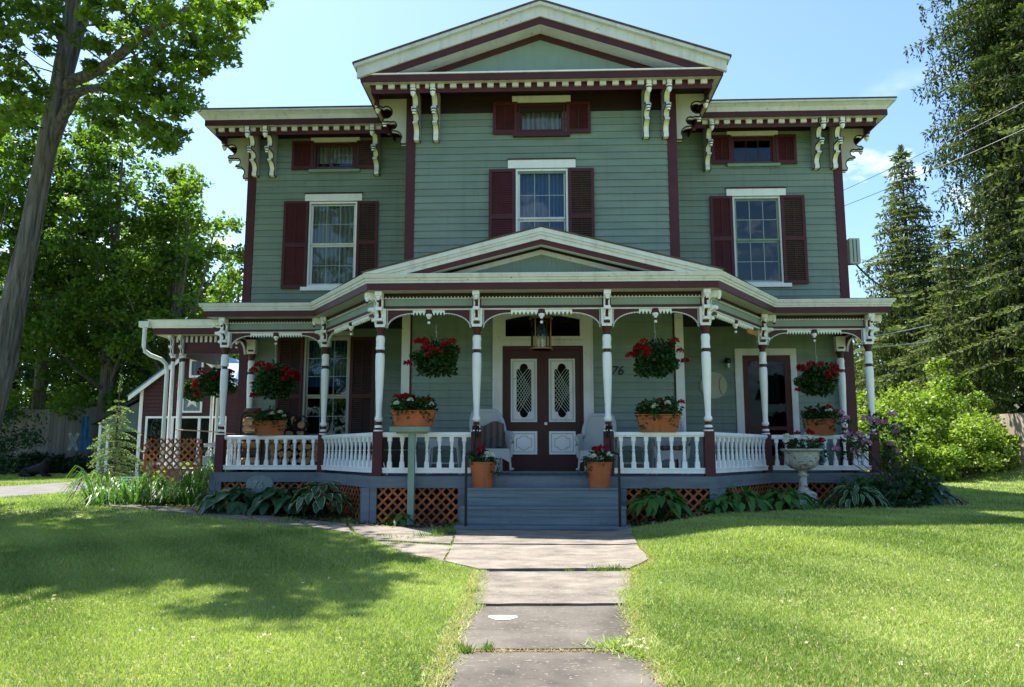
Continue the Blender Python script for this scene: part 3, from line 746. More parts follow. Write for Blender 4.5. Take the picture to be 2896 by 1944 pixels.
core_me = core.mesh('eave_bracket')
fin = MB(); Wm, Dm, Bm = 'white', 'burg', 'dark'
fin.lathe([(.0, -.21), (.022, -.20), (.045, -.165), (.055, -.13), (.058, -.11), (.058, -.09), (.062, -.085), (.062, -.04), (.066, -.035), (.066, 0.0)], n=12, mats=[Wm, Wm, Wm, Wm, Bm, Bm, Wm, Bm, Wm])
fin_me = fin.mesh('finial', smooth=True)
fins = MB().lathe([(.0, -.13), (.03, -.115), (.042, -.08), (.046, -.06), (.05, -.03), (.05, 0)], n=12, mats=[Bm, Wm, Bm, Wm, Bm]).mesh('finial', smooth=True)
def eave_bracket(x, y, z, rz=0):
    b = inst(core_me, 'eave_bracket', house, (x, y, z), rz)
    inst(fin_me, 'finial', b, (0, -.655, -.10), local=True)
    inst(fins, 'finial', b, (0, -.50, -.50), local=True)
    return b
for x in (-2.62, -2.21, 2.21, 2.62): eave_bracket(x, YC - .035, 8.79)
for x in (6.80, 6.38, 3.88): eave_bracket(-x, YW - .035, 8.765); eave_bracket(x, YW - .035, 8.765)
eave_bracket(-2.86, YC + .09, 8.79, -pi / 2); eave_bracket(2.86, YC + .09, 8.79, pi / 2)
eave_bracket(-7.0, YW + .09, 8.765, -pi / 2); eave_bracket(7.0, YW + .09, 8.765, pi / 2)

# ---- windows
def frame_rect(mb, x0, x1, z0, z1, w, y0, y1, wt=None, wb=None):
    wt = w if wt is None else wt; wb = w if wb is None else wb
    mb.box(x0, x0 + w, y0, y1, z0, z1); mb.box(x1 - w, x1, y0, y1, z0, z1)
    mb.box(x0 + w, x1 - w, y0, y1, z1 - wt, z1); mb.box(x0 + w, x1 - w, y0, y1, z0, z0 + wb)
def window(cx, hw, z0, z1, Y, cols, rows, fm, sashm, curtain=None, mid=None, lintel=None, sill=None, lint_m='white', sill_m='white', cap=False, label=None, jamb=.07, curt_cov=1.0):
    mb = MB(); mb.mat(fm); frame_rect(mb, cx - hw, cx + hw, z0, z1, jamb * .55, Y - .055, Y + .06)
    w = mb.build('window', None, house, label=label)
    a, b, c, d = cx - hw + jamb * .55, cx + hw - jamb * .55, z0 + jamb * .55, z1 - jamb * .55
    sashes = [(c, d)] if mid is None else [(mid, d), (c, mid)]
    for i, (s0, s1) in enumerate(sashes):
        y = Y - .005 + .035 * i; st = .045
        mb = MB(); mb.mat(sashm); frame_rect(mb, a + .001, b - .001, s0, s1, st, y, y + .03, wb=.055 if i == len(sashes) - 1 else .04)
        pw, ph = (b - a - 2 * st) / cols, (s1 - s0 - .04 - st) / rows
        mb.mat('muntin' if sashm != 'burg' else sashm)
        for k in range(1, cols): mb.box(a + st + pw * k - .008, a + st + pw * k + .008, y + .004, y + .026, s0 + .04, s1 - st)
        for k in range(1, rows): mb.box(a + st, b - st, y + .005, y + .025, s0 + .04 + ph * k - .008, s0 + .04 + ph * k + .008)
        mb.build('sash', None, w)
        for p in range(cols):
            for q in range(rows):
                MB().box(a + st + pw * p + .004, a + st + pw * (p + 1) - .004, y + .012, y + .017, s0 + .04 + ph * q + .004, s0 + .04 + ph * (q + 1) - .004).build('pane', 'glass', w)
    if curtain:
        mb = MB(); n = 40; zc = c + (d - c) * (1 - curt_cov)
        vs = []
        for k in range(n + 1):
            x = a + (b - a) * k / n; yy = Y + .14 + .018 * sin(k * 1.9)
            vs += [(x, yy, zc), (x, yy, d)]
        mb.add(vs, [(2 * k, 2 * k + 2, 2 * k + 3, 2 * k + 1) for k in range(n)]); mb.build('curtain', curtain, w, smooth=True)
    if lintel:
        mb = MB(); mb.mat(lint_m); mb.box(cx - lintel[0], cx + lintel[0], Y - .075, Y - .003, lintel[1], lintel[2])
        if cap: mb.mat('burg'); mb.box(cx - lintel[0] - .01, cx + lintel[0] + .01, Y - .095, Y - .003, lintel[2] + .001, lintel[2] + .025)
        mb.build('lintel', None, w)
    if sill:
        MB().box(cx - sill[0], cx + sill[0], Y - .10, Y - .003, sill[1], sill[2]).build('sill', sill_m, w)
    return w
window(0.02, .50, 7.93, 8.57, YC, 3, 1, 'burg', 'burg', 'lace', lintel=(.62, 8.61, 8.75), lint_m='cream', sill=(.6, 7.84, 7.925), sill_m='burg', label='small three-light attic window in the centre', curt_cov=.8)
window(0.02, .545, 4.94, 7.13, YC, 3, 2, 'white', 'cream', 'skycurt', mid=6.06, lintel=(.71, 7.15, 7.33), cap=True, label='tall sash window above the porch gable, its curtain blue for the reflected sky')
window(-4.905, .50, 7.90, 8.57, YW, 3, 1, 'burg', 'burg', 'lace', lintel=(.59, 8.585, 8.69), lint_m='cream', sill=(.61, 7.83, 7.895), sill_m='siding_flat', curt_cov=.7)
window(4.96, .50, 7.90, 8.57, YW, 3, 1, 'burg', 'burg', None, lintel=(.59, 8.585, 8.69), lint_m='cream', sill=(.61, 7.83, 7.895), sill_m='siding_flat')
window(-4.905, .57, 5.05, 7.10, YW, 3, 2, 'white', 'cream', 'lace', mid=6.07, lintel=(.68, 7.12, 7.29), cap=True, sill=(.71, 4.96, 5.045))
window(4.985, .545, 5.05, 7.10, YW, 3, 2, 'cream', 'stand', None, mid=6.07, lintel=(.68, 7.12, 7.29), cap=True, sill=(.71, 4.96, 5.045), label='sash window with worn peeling sill')
window(-4.935, .53, 1.15, 3.88, YW, 3, 3, 'creamdull', 'creamdull', 'skycurt', mid=2.5, lintel=(.60, 3.90, 4.0), lint_m='cream', label='tall porch window with blue curtain', curt_cov=.42)

# ---- shutters
slat_me = MB().add([(-.5, -.004, -.018), (.5, -.004, -.018), (.5, -.022, -.03), (-.5, -.022, -.03), (-.5, .002, .012), (.5, .002, .012), (.5, -.004, .018), (-.5, -.004, .018)],
                   [(0, 1, 2, 3), (4, 7, 6, 5), (0, 4, 5, 1), (3, 2, 6, 7), (0, 3, 7, 4), (1, 5, 6, 2)]).mesh('slat', 'shutter')
slat_open = MB().add([(-.5, .0, -.016), (.5, .0, -.016), (.5, -.030, -.006), (-.5, -.030, -.006), (-.5, .0, -.008), (.5, .0, -.008), (.5, -.030, .002), (-.5, -.030, .002)],
                     [(0, 1, 2, 3), (4, 7, 6, 5), (0, 4, 5, 1), (3, 2, 6, 7), (0, 3, 7, 4), (1, 5, 6, 2)]).mesh('slat', 'shutter_o')
def shutter(x0, x1, z0, z1, Y, opened, mid=None, bar=True, tilt=0., pitch=.047, joined=False, label=None):
    w = .065; cx, cz = (x0 + x1) / 2, (z0 + z1) / 2; y0, y1 = Y - .085, Y - .045
    mb = MB(); mb.mat('burg'); mb.box(x0, x0 + w, y0, y1, z0, z1); mb.box(x1 - w, x1, y0, y1, z0, z1)
    mb.box(x0 + w, x1 - w, y0, y1, z1 - w, z1); mb.box(x0 + w, x1 - w, y0, y1, z0, z0 + w * 1.3)
    if mid: mb.box(x0 + w, x1 - w, y0, y1, mid - .05, mid + .05)
    mb.mat('dark'); mb.box(x0 + w, x1 - w, y1 - .008, y1 - .003, z0 + .01, z1 - .01)
    panels = [(z0 + w * 1.3, z1 - w)] if not mid else [(z0 + w * 1.3, mid - .05), (mid + .05, z1 - w)]
    sh = mb.build('shutter', None, house, label=label)
    me = slat_open if opened else slat_me
    jb = MB()
    for a, b in panels:
        n = int((b - a) / pitch)
        for k in range(n):
            z = a + (b - a) * (k + .5) / n
            if joined:
                jb.mat('shutter_o' if opened else 'shutter'); d = .014 if opened else .022
                jb.add([(x0 + w, y1 - .012, z + .012), (x1 - w, y1 - .012, z + .012), (x1 - w, y1 - .034, z - .008), (x0 + w, y1 - .034, z - .008)], [(0, 1, 2, 3)])
            else: inst(me, 'slat', sh, (cx, y1 - .008, z), scale=(x1 - x0 - 2 * w - .002, 1, 1))
        if bar: jb.mat('burg'); jb.box(cx - .007, cx + .007, y0 - .006, y0 + .004, a + .02, b - .02)
    if joined: jb.build('slat', None, sh, kind='stuff', fix=False)
    else: jb.build('tilt_bar', None, sh)
    return sh
shutter(-1.09, -.54, 4.96, 7.13, YC, False, 6.1); shutter(.575, 1.11, 4.96, 7.13, YC, True, 6.1)
shutter(-1.01, -.49, 7.91, 8.62, YC, False); shutter(.55, 1.06, 7.91, 8.60, YC, False)
shutter(-6.08, -5.49, 5.01, 7.12, YW, False, 6.05); shutter(-4.33, -3.83, 5.01, 7.10, YW, True, 6.1)
shutter(3.92, 4.43, 5.01, 7.12, YW, False, 6.1); shutter(5.54, 6.08, 5.03, 7.12, YW, True, 6.1)
shutter(-5.94, -5.42, 7.90, 8.61, YW, False); shutter(-4.385, -3.95, 7.91, 8.60, YW, True)
shutter(4.0, 4.46, 7.90, 8.60, YW, False); shutter(5.48, 5.96, 7.88, 8.59, YW, False)
shutter(-6.09, -5.49, 1.15, 3.86, YW, True, 2.5, joined=True); shutter(-4.39, -3.83, 1.15, 3.86, YW, True, 2.5, joined=True)
MB().tube([(-5.452, YW - .075, 5.1), (-5.449, YW - .075, 7.05)], .006, 5).build('shutter_rod', 'white', house)

# ---- front double door with transom
D = YC - .03
mb = MB(); mb.mat('cream')
mb.box(-1.0, -.80, D - .04, YC - .001, .84, 4.06); mb.box(.84, 1.04, D - .04, YC - .001, .84, 4.06)
# arched head: lintel with a flat arch cut in it
arc = [(-.74, 3.93)] + [(-.74 + 1.52 * t, 3.93 + .10 * sin(pi * t)) for t in np.linspace(.05, .95, 13)] + [(.78, 3.93)]
for i in range(len(arc) - 1):
    mb.prism([arc[i], arc[i + 1], (arc[i + 1][0], 4.16), (arc[i][0], 4.16)], D - .035, YC - .001, 'y')
mb.box(-.8, -.74, D - .035, YC - .001, 3.56, 4.16); mb.box(.78, .84, D - .035, YC - .001, 3.56, 4.16)
mb.box(-.8, .84, D - .05, YC - .001, 3.38, 3.50); mb.box(-.8, .84, D - .02, YC - .001, 3.50, 3.53); mb.box(-.8, .84, D - .04, YC - .001, 3.53, 3.575)
dc = mb.build('door_casing', None, house)
MB().box(-.74, .78, YC + .01, YC + .016, 3.57, 4.04).build('transom_pane', 'glass', house)
mb = MB(); mb.mat('burg'); mb.box(-.8, -.75, D - .01, YC + .05, .84, 3.38); mb.box(.79, .84, D - .01, YC + .05, .84, 3.38); mb.box(-.75, .79, D - .01, YC + .05, 3.30, 3.38); mb.build('door_frame', None, house)
def door_shape(w, h, r):
    "glass opening outline: straight sides, ogee top and bottom"
    top = [(w, h - .14), (w * .92, h - .12), (w * .62, h - .115)]
    for k in range(9):
        t = pi * k / 8; top.append((r * cos(t) if k not in (0, 8) else (w * .55) * (1 if k == 0 else -1), h - .10 + .10 * sin(t)))
    top += [(-w * .62, h - .115), (-w * .92, h - .12), (-w, h - .14)]
    return top + [(-x, -z) for x, z in top]
def door_leaf(x0, x1, label):
    c = (x0 + x1) / 2; hw = .265; y = D + .02
    mb = MB(); mb.mat('burgdoor'); gh = (1.86, 3.10)
    z0, z1 = .86, 3.30
    mb.box(x0, c - hw, y, y + .045, z0, z1); mb.box(c + hw, x1, y, y + .045, z0, z1)
    mb.box(c - hw, c + hw, y, y + .045, 3.11, z1); mb.box(c - hw, c + hw, y, y + .045, 1.66, 1.83); mb.box(c - hw, c + hw, y, y + .045, z0, 1.655)
    d = mb.build('front_door', None, house, label=label)
    # white panel round the glass
    mb = MB(); mb.mat('cream'); S = door_shape(.15, .55, .085); cz = 2.475
    n = len(S); O = []
    for x, z in S:   # project outline out to the rectangle
        k = min(hw / max(abs(x), 1e-6), .64 / max(abs(z), 1e-6)); O.append((x * k, z * k))
    vs = [(c + x, y - .012, cz + z) for x, z in S] + [(c + x, y - .012, cz + z) for x, z in O] + [(c + x, y + .03, cz + z) for x, z in S]
    mb.add(vs, [(i, (i + 1) % n, n + (i + 1) % n, n + i) for i in range(n)] + [(i, (i + 1) % n, 2 * n + (i + 1) % n, 2 * n + i) for i in range(n)])
    frame_rect(mb, c - hw, c + hw, cz - .64, cz + .64, .03, y - .03, y - .013)
    mb.mat('plaque'); frame_rect(mb, c - hw + .04, c + hw - .04, cz - .60, cz + .60, .008, y - .019, y - .0125)
    mb.build('door_panel', None, d, fix=False)
    MB().box(c - .17, c + .17, y + .034, y + .038, cz - .56, cz + .56).build('pane', 'doorglass', d)
    mb = MB(); mb.mat('room'); mb.box(c - .2, c + .2, y + .10, y + .11, cz - .6, cz + .6)
    mb.mat('white')   # diamond lattice behind the glass
    for s in (-1, 1):
        for k in range(-18, 19):
            p = (c - .16, cz + k * .10 - s * .25); q = (c + .16, cz + k * .075 + s * .25)
            if min(p[1], q[1]) < cz - .56 or max(p[1], q[1]) > cz + .56: continue
            mb.obar((p[0], y + .05, p[1]), (q[0], y + .05, q[1]), .009, .004, (0, 1, 0))
    mb.build('glass_lattice', None, d, kind='stuff')
    mb = MB(); mb.mat('white'); mb.box(c - hw, c + hw, y - .012, y - .001, 1.19, 1.65); frame_rect(mb, c - hw, c + hw, 1.19, 1.65, .03, y - .03, y - .013)
    mb.mat('plaque'); frame_rect(mb, c - hw + .045, c + hw - .045, 1.235, 1.605, .008, y - .018, y - .0125)
    pts = []
    for sx_, sz_ in ((1, 1), (-1, 1), (-1, -1), (1, -1)):
        seq = [(.15, .085), (.10, .085)] + [(.09 * cos(t), .085 + .055 * sin(t)) for t in (.2, .8, 1.3)]
        if sx_ * sz_ < 0: seq = seq[::-1]
        pts += [(c + sx_ * px, 1.42 + sz_ * pz) for px, pz in seq]
    for i in range(len(pts)):
        p, q = pts[i], pts[(i + 1) % len(pts)]; mb.obar((p[0], y - .016, p[1]), (q[0], y - .016, q[1]), .008, .006, (0, 1, 0))
    mb.build('door_panel', None, d)
    return d
d1 = door_leaf(-.748, .018, 'left leaf of the double front door'); d2 = door_leaf(.022, .788, 'right leaf of the double front door with white knob')
MB().lathe([(.0, 0), (.03, .004), (.034, .02), (.022, .035), (0, .04)], n=12).mesh('door_knob', 'white')
kb = MB(); kb.T = Matrix.Translation((.075, D + .02, 1.80)) @ Matrix.Rotation(pi / 2, 4, 'X'); kb.lathe([(.03, 0), (.03, .006), (.012, .01), (.012, .03), (.032, .045), (.034, .06), (.02, .075), (0, .078)], n=12); kb.build('door_knob', 'white', d2, smooth=True)
mb = MB(); mb.mat('black'); mb.box(.062, .088, D + .014, D + .0195, 1.99, 2.07); mb.box(.062, .088, D + .014, D + .0195, 1.66, 1.70); mb.build('door_lock', None, d2)
MB().box(-.82, .86, D - .12, YC + .06, .821, .86).build('door_sill', 'stand', house)

# ---- screen door on the right wing
mb = MB(); mb.mat('cream'); mb.box(4.35, 4.515, YW - .06, YW - .001, .84, 3.55); mb.box(5.585, 5.72, YW - .06, YW - .001, .84, 3.55); mb.box(4.515, 5.585, YW - .06, YW - .001, 3.40, 3.55); mb.build('door_casing', None, house)
mb = MB(); mb.mat(paint('screen_door_red', (.085, .018, .018), .5)); frame_rect(mb, 4.52, 5.58, .86, 3.39, .13, YW - .03, YW + .01, wt=.13, wb=.3); mb.box(4.65, 5.45, YW - .028, YW + .008, 1.72, 1.80)
sd = mb.build('screen_door', None, house, label='dark red screen door')
mb = MB(); mb.mat('room'); mb.box(4.65, 5.45, YW + .05, YW + .07, 1.16, 3.26); mb.mat('lace'); mb.box(5.05, 5.36, YW + .03, YW + .045, 2.35, 3.1); mb.mat('shutter'); frame_rect(mb, 4.66, 5.44, 1.2, 3.24, .05, YW + .02, YW + .045); mb.build('inner_door', None, sd)
MB().box(4.65, 5.45, YW - .012, YW - .008, 1.16, 3.26).build('pane', mat_glass('screen_mesh', (.35, .38, .38), .0), sd)
mb = MB(); mb.mat('black'); mb.box(5.55, 5.60, YW - .045, YW - .03, 3.0, 3.1); mb.box(4.56, 4.60, YW - .06, YW - .03, 1.72, 1.76); mb.build('door_latch', None, sd)
# wall lamp, baseball disc, house number
lp = MB(); lp.mat('black'); lp.T = Matrix.Translation((4.17, YW - .16, 3.2)); lp.lathe([(.035, .0), (.075, .02), (.08, .08), (.05, .12), (0, .13)], n=12); lp.obar((0, 0, .05), (0, .15, .06), .04, .04)
lp.mat('steel'); lp.lathe([(0, -.11), (.03, -.105), (.045, -.06), (.045, 0), (.0, .001)], n=12)
tag(lp.build('wall_lamp', None, None, smooth=True, local=True), 'small black wall lantern left of the dark red screen door', 'lamp')
bbm = MB(); bbm.mat(paint('baseball_white', (.42, .42, .33), .7)); bbm.T = Matrix.Translation((3.86, YW - .035, 2.72)) @ Matrix.Rotation(pi / 2, 4, 'X')
bbm.lathe([(.0, -.0), (.30, 0), (.30, .02), (0, .021)], n=40)
bb = bbm.build('baseball_sign', None, None, local=True); tag(bb, 'round wooden baseball sign with red stitching on the green wall', 'sign')
st = MB(); st.mat('redf')
for s in (-1, 1):
    arcp = [(3.86 + s * (.34 - .22 * cos(t)), 2.72 + .28 * sin(t) / sin(.98) * .93) for t in np.linspace(-.98, .98, 15)]
    arcp = [p for p in arcp if (p[0] - 3.86) ** 2 + (p[1] - 2.72) ** 2 < .29 ** 2]
    for i in range(len(arcp) - 1):
        p, q = arcp[i], arcp[i + 1]; st.obar((p[0], YW - .0585, p[1]), (q[0], YW - .0585, q[1]), .008, .004, (0, 1, 0))
        st.obar((p[0] - .02, YW - .059, p[1] + .015), (p[0] + .02, YW - .059, p[1] - .005 * s), .006, .004, (0, 1, 0))
so = st.build('stitching', M['barnred'], bb); so.data.materials[0] = paint('stitch_red', (.25, .02, .02))
nb = text_mesh('house_number', '76', .26, .008, 'black', None, (1.52, YC - .045, 2.86), shear=.22); tag(nb, 'black metal house number 76 on the wall right of the door', 'house number')
# ------------------------------------------------------------------ the porch
PX, SX, OX = 2.90, 4.62, 6.80
PATH = [(-OX, 17.66), (-OX, YS), (-SX, YS), (-PX, YP), (PX, YP), (SX, YS), (OX, YS), (OX, 17.66)]
FL = .82
def frame_on(p, q):
    "matrix: x along p->q, y inward, z up, origin p"
    d = (Vector(q) - Vector(p)).normalized()
    return Matrix(((d.x, -d.y, 0, p[0]), (d.y, d.x, 0, p[1]), (0, 0, 1, 0), (0, 0, 0, 1))), (Vector(q) - Vector(p)).length
# eaves
mb = MB(); mb.mat('cream')
EP = PATH
mb.sweep(EP, [(.30, 4.20), (.37, 4.20), (.375, 4.235), (.395, 4.24), (.40, 4.28), (.425, 4.285), (.45, 4.34), (.45, 4.355), (.30, 4.355)])
mb.build('porch_crown', None, house)
mb = MB(); mb.mat('burg'); mb.sweep(EP, [(.32, 4.08), (.355, 4.08), (.355, 4.199), (.32, 4.199)]); mb.build('porch_fascia', None, house)
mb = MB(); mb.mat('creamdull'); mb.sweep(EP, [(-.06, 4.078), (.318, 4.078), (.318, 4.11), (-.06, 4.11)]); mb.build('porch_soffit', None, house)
def ent(name, m, o0, o1, z0, z1):
    mb = MB(); mb.mat(m); mb.sweep(PATH, [(o0, z0), (o1, z0), (o1, z1), (o0, z1)]); return mb.build(name, None, house)
ent('entablature', 'dark', -.06, .055, 3.975, 4.075)
ent('entablature', 'siding_flat', -.06, .045, 3.845, 3.974)
ent('entablature', 'cream', -.04, .065, 3.975, 3.988)
ent('entablature', 'burg', -.06, .06, 3.80, 3.844)
ent('entablature', 'cream', -.03, .04, 3.772, 3.799)
# little teeth along the entablature
mb = MB(); mb.mat('cream')
for i in range(1, 6):
    T, ln = frame_on(PATH[i], PATH[i + 1]); mb.T = T; n = int(ln / .062)
    for k in range(n):
        x = ln * (k + .5) / n; mb.box(x - .009, x + .009, -.066, -.054, 3.9885, 4.012)
mb.build('entablature_teeth', None, house, kind='stuff')
# ceiling and roof
ceil = [(-6.97, 17.69), (-OX, 17.66), (-OX, YS), (-SX, YS), (-PX, YP), (PX, YP), (SX, YS), (OX, YS), (OX, 17.66), (6.97, 17.69), (2.83, 17.69), (2.83, 15.79), (-2.83, 15.79), (-2.83, 17.69)]
MB().add([(x, y, 4.06) for x, y in ceil], [tuple(range(len(ceil)))]).build('porch_ceiling', 'dark', house, fix=False)  # ceiling painted dark, the porch shade put into its colour
GY_ = YP - .45; PA = 5.165; PSL = (PA - 4.365) / 3.14
mb = MB(); mb.mat('roof')
for s in (-1, 1):
    A, B, C, Dd = (s * 7.25, 17.7, 4.36), (s * 7.25, 15.94, 4.36), (s * 4.86, 15.94, 4.36), (s * 3.15, 13.33, 4.366)
    W1, W2, W3 = (s * 6.97, 17.7, 4.62), (s * 2.83, 17.7, 4.74), (s * 2.83, 15.8, 4.52)
    mb.add([A, B, C, Dd, W1, W2, W3], [(1, 2, 5, 4), (2, 3, 6, 5), (0, 1, 4)])
    mb.prism([(0, PA + .03), (s * 3.17, PA + .03 - PSL * 3.17), (s * 3.17, PA + .002 - PSL * 3.17), (0, PA + .002)], GY_ - .03, YC - .03, 'y')
mb.build('porch_roof', None, house, fix=False)
def prake(name, m, za, zb, zc, y0, y1, xmax=3.14):
    mb = MB(); mb.mat(m)
    for s in (-1, 1):
        xa = min(xmax, (za - zc) / PSL); xb = min(xmax, (zb - zc) / PSL)
        P = [(0, za), (s * xa, za - PSL * xa)]
        if xa == xmax: P.append((s * xa, max(zc, zb - PSL * xa)))
        P += [(s * xb, max(zc, zb - PSL * xb)), (0, zb)]
        Q = [P[0]]
        for p in P[1:]:
            if abs(p[0] - Q[-1][0]) + abs(p[1] - Q[-1][1]) > 1e-5: Q.append(p)
        mb.prism(Q, y0, y1, 'y')
    return mb.build(name, None, house)
zb_ = 4.357
prake('porch_rake', 'cream', PA, PA - .075, zb_, GY_ - .02, GY_ + .10)
prake('porch_rake', 'cream', PA - .076, PA - .125, zb_, GY_ + .0, GY_ + .10)
prake('porch_rake', 'cream', PA - .126, PA - .20, zb_, GY_ + .025, GY_ + .10)
prake('porch_rake', 'burg', PA - .201, PA - .285, zb_, GY_ + .05, GY_ + .10)
prake('porch_rake', 'creamdull', PA - .285, PA - .30, zb_, GY_ + .08, GY_ + .2)
prake('porch_rake', 'dark', PA - .23, PA - .26, zb_, GY_ + .2, YP - .02)
prake('porch_rake', 'dark', PA - .26, PA - .30, zb_, YP - .05, YP - .02)
prake('porch_rake', 'cream', PA - .30, PA - .385, zb_, YP - .05, YP - .02)
MB().prism([(0, PA - .37), (-(PA - .37 - zb_) / PSL, zb_), ((PA - .37 - zb_) / PSL, zb_)], YP - .028, YP - .0, 'y').build('porch_gable_panel', 'siding_flat', house)
mb = MB(); mb.mat('siding')   # vertical bead lines on the small gable
for k in range(-22, 23):
    x = k * .075; h = PA - .39 - PSL * abs(x)
    if h > zb_ + .06: mb.box(x - .032, x + .032, YP - .034, YP - .0285, zb_ + .02, h - .01)
mb.build('gable_board', None, house, kind='stuff')
MB().add([(-3.05, GY_ + .02, 4.352), (3.05, GY_ + .02, 4.352), (3.05, YP - .02, 4.385), (-3.05, YP - .02, 4.385)], [(0, 1, 2, 3)]).build('porch_ledge', 'white', house, fix=False)
# ---- spandrels, sawtooth and drops
drop_me = MB().lathe([(0, -.225), (.022, -.215), (.03, -.195), (.022, -.175), (.014, -.17), (.02, -.135), (.026, -.13), (.026, -.11), (.045, -.095), (.055, -.07), (.055, -.04), (.0, -.039)], n=10, mats=['white'] * 4 + ['burg'] * 2 + ['white'] * 5).mesh('drop_finial', smooth=True)
def arch_bay(p, q, w, nteeth, zt=3.771, h=.32, inset=.11, right=True, left=True):
    T, ln = frame_on(p, q); par = house
    for side in (0, 1):
        if side == 0 and not left or side == 1 and not right: continue
        S = T @ (Matrix.Identity(4) if side == 0 else Matrix.Translation((ln, 0, 0)) @ Matrix.Scale(-1, 4, (1, 0, 0)))
        mb = MB(); mb.T = S; mb.mat('burg'); cv = [(inset + w * (1 - cos(t)) , zt - h + (h - .05) * sin(t)) for t in np.linspace(0, pi / 2, 15)]
        mb.prism([(inset, zt), (inset + w, zt)] + cv[::-1], -.018, .018, 'y')
        mb.mat('creamdull')
        mb.add([(inset - .0, -.03, zt - h + .03), (inset + .02, -.03, zt - h + .03), (inset + .02, -.03, zt), (inset, -.03, zt)], [(0, 1, 2, 3)])
        sp = mb.build('spandrel', None, par)
        mb = MB(); mb.T = S; mb.mat('cream')    # scalloped edging
        for i in range(14):
            for j in range(1):
                a, b = cv[i], cv[i + 1]; m_ = ((a[0] + b[0]) / 2, (a[1] + b[1]) / 2); nx_, nz_ = (b[1] - a[1]), -(b[0] - a[0]); l_ = math.hypot(nx_, nz_) + 1e-9
                mb.prism([a, b, (b[0] + nx_ / l_ * .006, b[1] + nz_ / l_ * .006), (m_[0] + nx_ / l_ * .024, m_[1] + nz_ / l_ * .024), (a[0] + nx_ / l_ * .006, a[1] + nz_ / l_ * .006)], -.021, .021, 'y')
        mb.build('spandrel_edge', None, sp)
    # sawtooth valance
    x0, x1 = inset + w, ln - inset - w; c = (x0 + x1) / 2
    mb = MB(); mb.T = T; mb.mat('white')
    for a, b in ((x0 - .02, c - .06), (c + .06, x1 + .02)):
        mb.box(a, b, -.016, .016, zt - .032, zt + .0); n = nteeth; s = (b - a) / n
        for k in range(n): mb.prism([(a + k * s + .002, zt - .0325), (a + (k + 1) * s - .002, zt - .0325), (a + (k + .5) * s, zt - .095)], -.015, .015, 'y')
    mb.build('sawtooth_valance', None, par)
    mb = MB(); mb.T = T; mb.mat('burg'); mb.box(c - .045, c + .045, -.04, .04, zt - .075, zt + .012); db = mb.build('drop_block', None, par)
    p3 = T @ Vector((c, 0, zt - .03)); inst(drop_me, 'drop_finial', db, p3)
arch_bay((-PX, YP), (-1.16, YP), .47, 4); arch_bay((-1.16, YP), (1.16, YP), .50, 7); arch_bay((1.16, YP), (PX, YP), .47, 4)
arch_bay((-OX, YS), (-SX, YS), .42, 9); arch_bay((SX, YS), (OX, YS), .42, 9)
arch_bay((-SX, YS), (-PX, YP), .45, 8); arch_bay((PX, YP), (SX, YS), .45, 8, left=True, right=False)
arch_bay((-OX, 17.6), (-OX, YS), .35, 2); arch_bay((OX, YS), (OX, 17.6), .35, 2)
# temporary raw wood patch on the right diagonal
T, ln = frame_on((PX, YP), (SX, YS)); pw = MB(); pw.T = T; pw.mat(paint('raw_wood', (.36, .18, .06), .7, .2)); pw.box(ln - .95, ln - .3, -.03, -.01, 3.60, 3.70); pw.build('repair_board', None, house, label='unpainted wooden repair board')
# ---- posts
shaft = MB().lathe([(.085, 1.60), (.085, 1.625), (.055, 1.64), (.055, 1.66), (.07, 1.665), (.07, 1.70), (.055, 1.71), (.055, 1.765), (.045, 1.77), (.06, 1.785), (.074, 1.81), (.07, 1.84), (.052, 1.87), (.052, 1.95), (.062, 2.2), (.078, 2.6), (.083, 2.85), (.080, 2.975), (.066, 2.995), (.060, 3.0), (.056, 3.03), (.060, 3.055), (.082, 3.06), (.080, 3.10), (.073, 3.12), (.076, 3.16), (.073, 3.19), (.080, 3.22), (.080, 3.26), (.068, 3.31), (.058, 3.32), (.058, 3.36), (.075, 3.40), (.09, 3.46)], n=18,
    mats=['white', 'burg', 'burg', 'white', 'white', 'white', 'burg', 'burg', 'white'] + ['white'] * 9 + ['burg'] * 3 + ['white'] * 7 + ['white'] + ['burg'] * 4)
shaft_me = shaft.mesh('porch_post', smooth=True)
base_me = MB().mat('burg').box(-.085, .085, -.085, .085, FL - .02, 1.60).mesh('post_base')
cap = MB(); cap.mat('white'); cap.box(-.088, .088, -.088, .088, 3.46, 3.50); cap.box(-.10, .10, -.075, .075, 3.50, 3.795); cap.mat('burg'); cap.box(-.055, .055, -.10, -.077, 3.515, 3.555); cap.box(-.078, .078, -.05, .05, 3.80, 4.07)
cap_me = cap.mesh('capital')
SB = [(0, 4.072), (.29, 4.072), (.29, 3.99), (.25, 3.97), (.235, 3.94)]
for t in np.linspace(.2, pi - .2, 8): SB.append((.19 - .075 * sin(t), 3.88 + .075 * cos(t) ))
SB += [(.23, 3.80), (.24, 3.77), (.23, 3.745)]
for t in np.linspace(.2, pi * .95, 8): SB.append((.20 - .10 * sin(t * .95), 3.745 - .11 * t / pi * 1.4))
SB += [(.135, 3.56), (.10, 3.56), (0, 3.56)]
br = MB(); br.mat('white')
for a, b in ((-.054, -.026), (.026, .054)): br.prism([(-u, z) for u, z in SB], a, b, 'x')
br.mat('burg'); br.prism([(-u, z) for u, z in inset_poly(SB, .014)], -.025, .025, 'x')
br.mat('white'); br.box(-.062, .062, -.30, -.20, 4.0, 4.071); br.box(-.058, .058, -.235, -.17, 3.745, 3.80)
br.box(-.052, .052, -.16, -.11, 3.565, 3.61)
br.lathe([(0, -.12), (.02, -.11), (.03, -.08), (.02, -.07), (.035, -.04), (.045, 0)], c=(0, -.275, 3.99), n=10, mats=['burg', 'burg', 'white', 'white', 'white'])
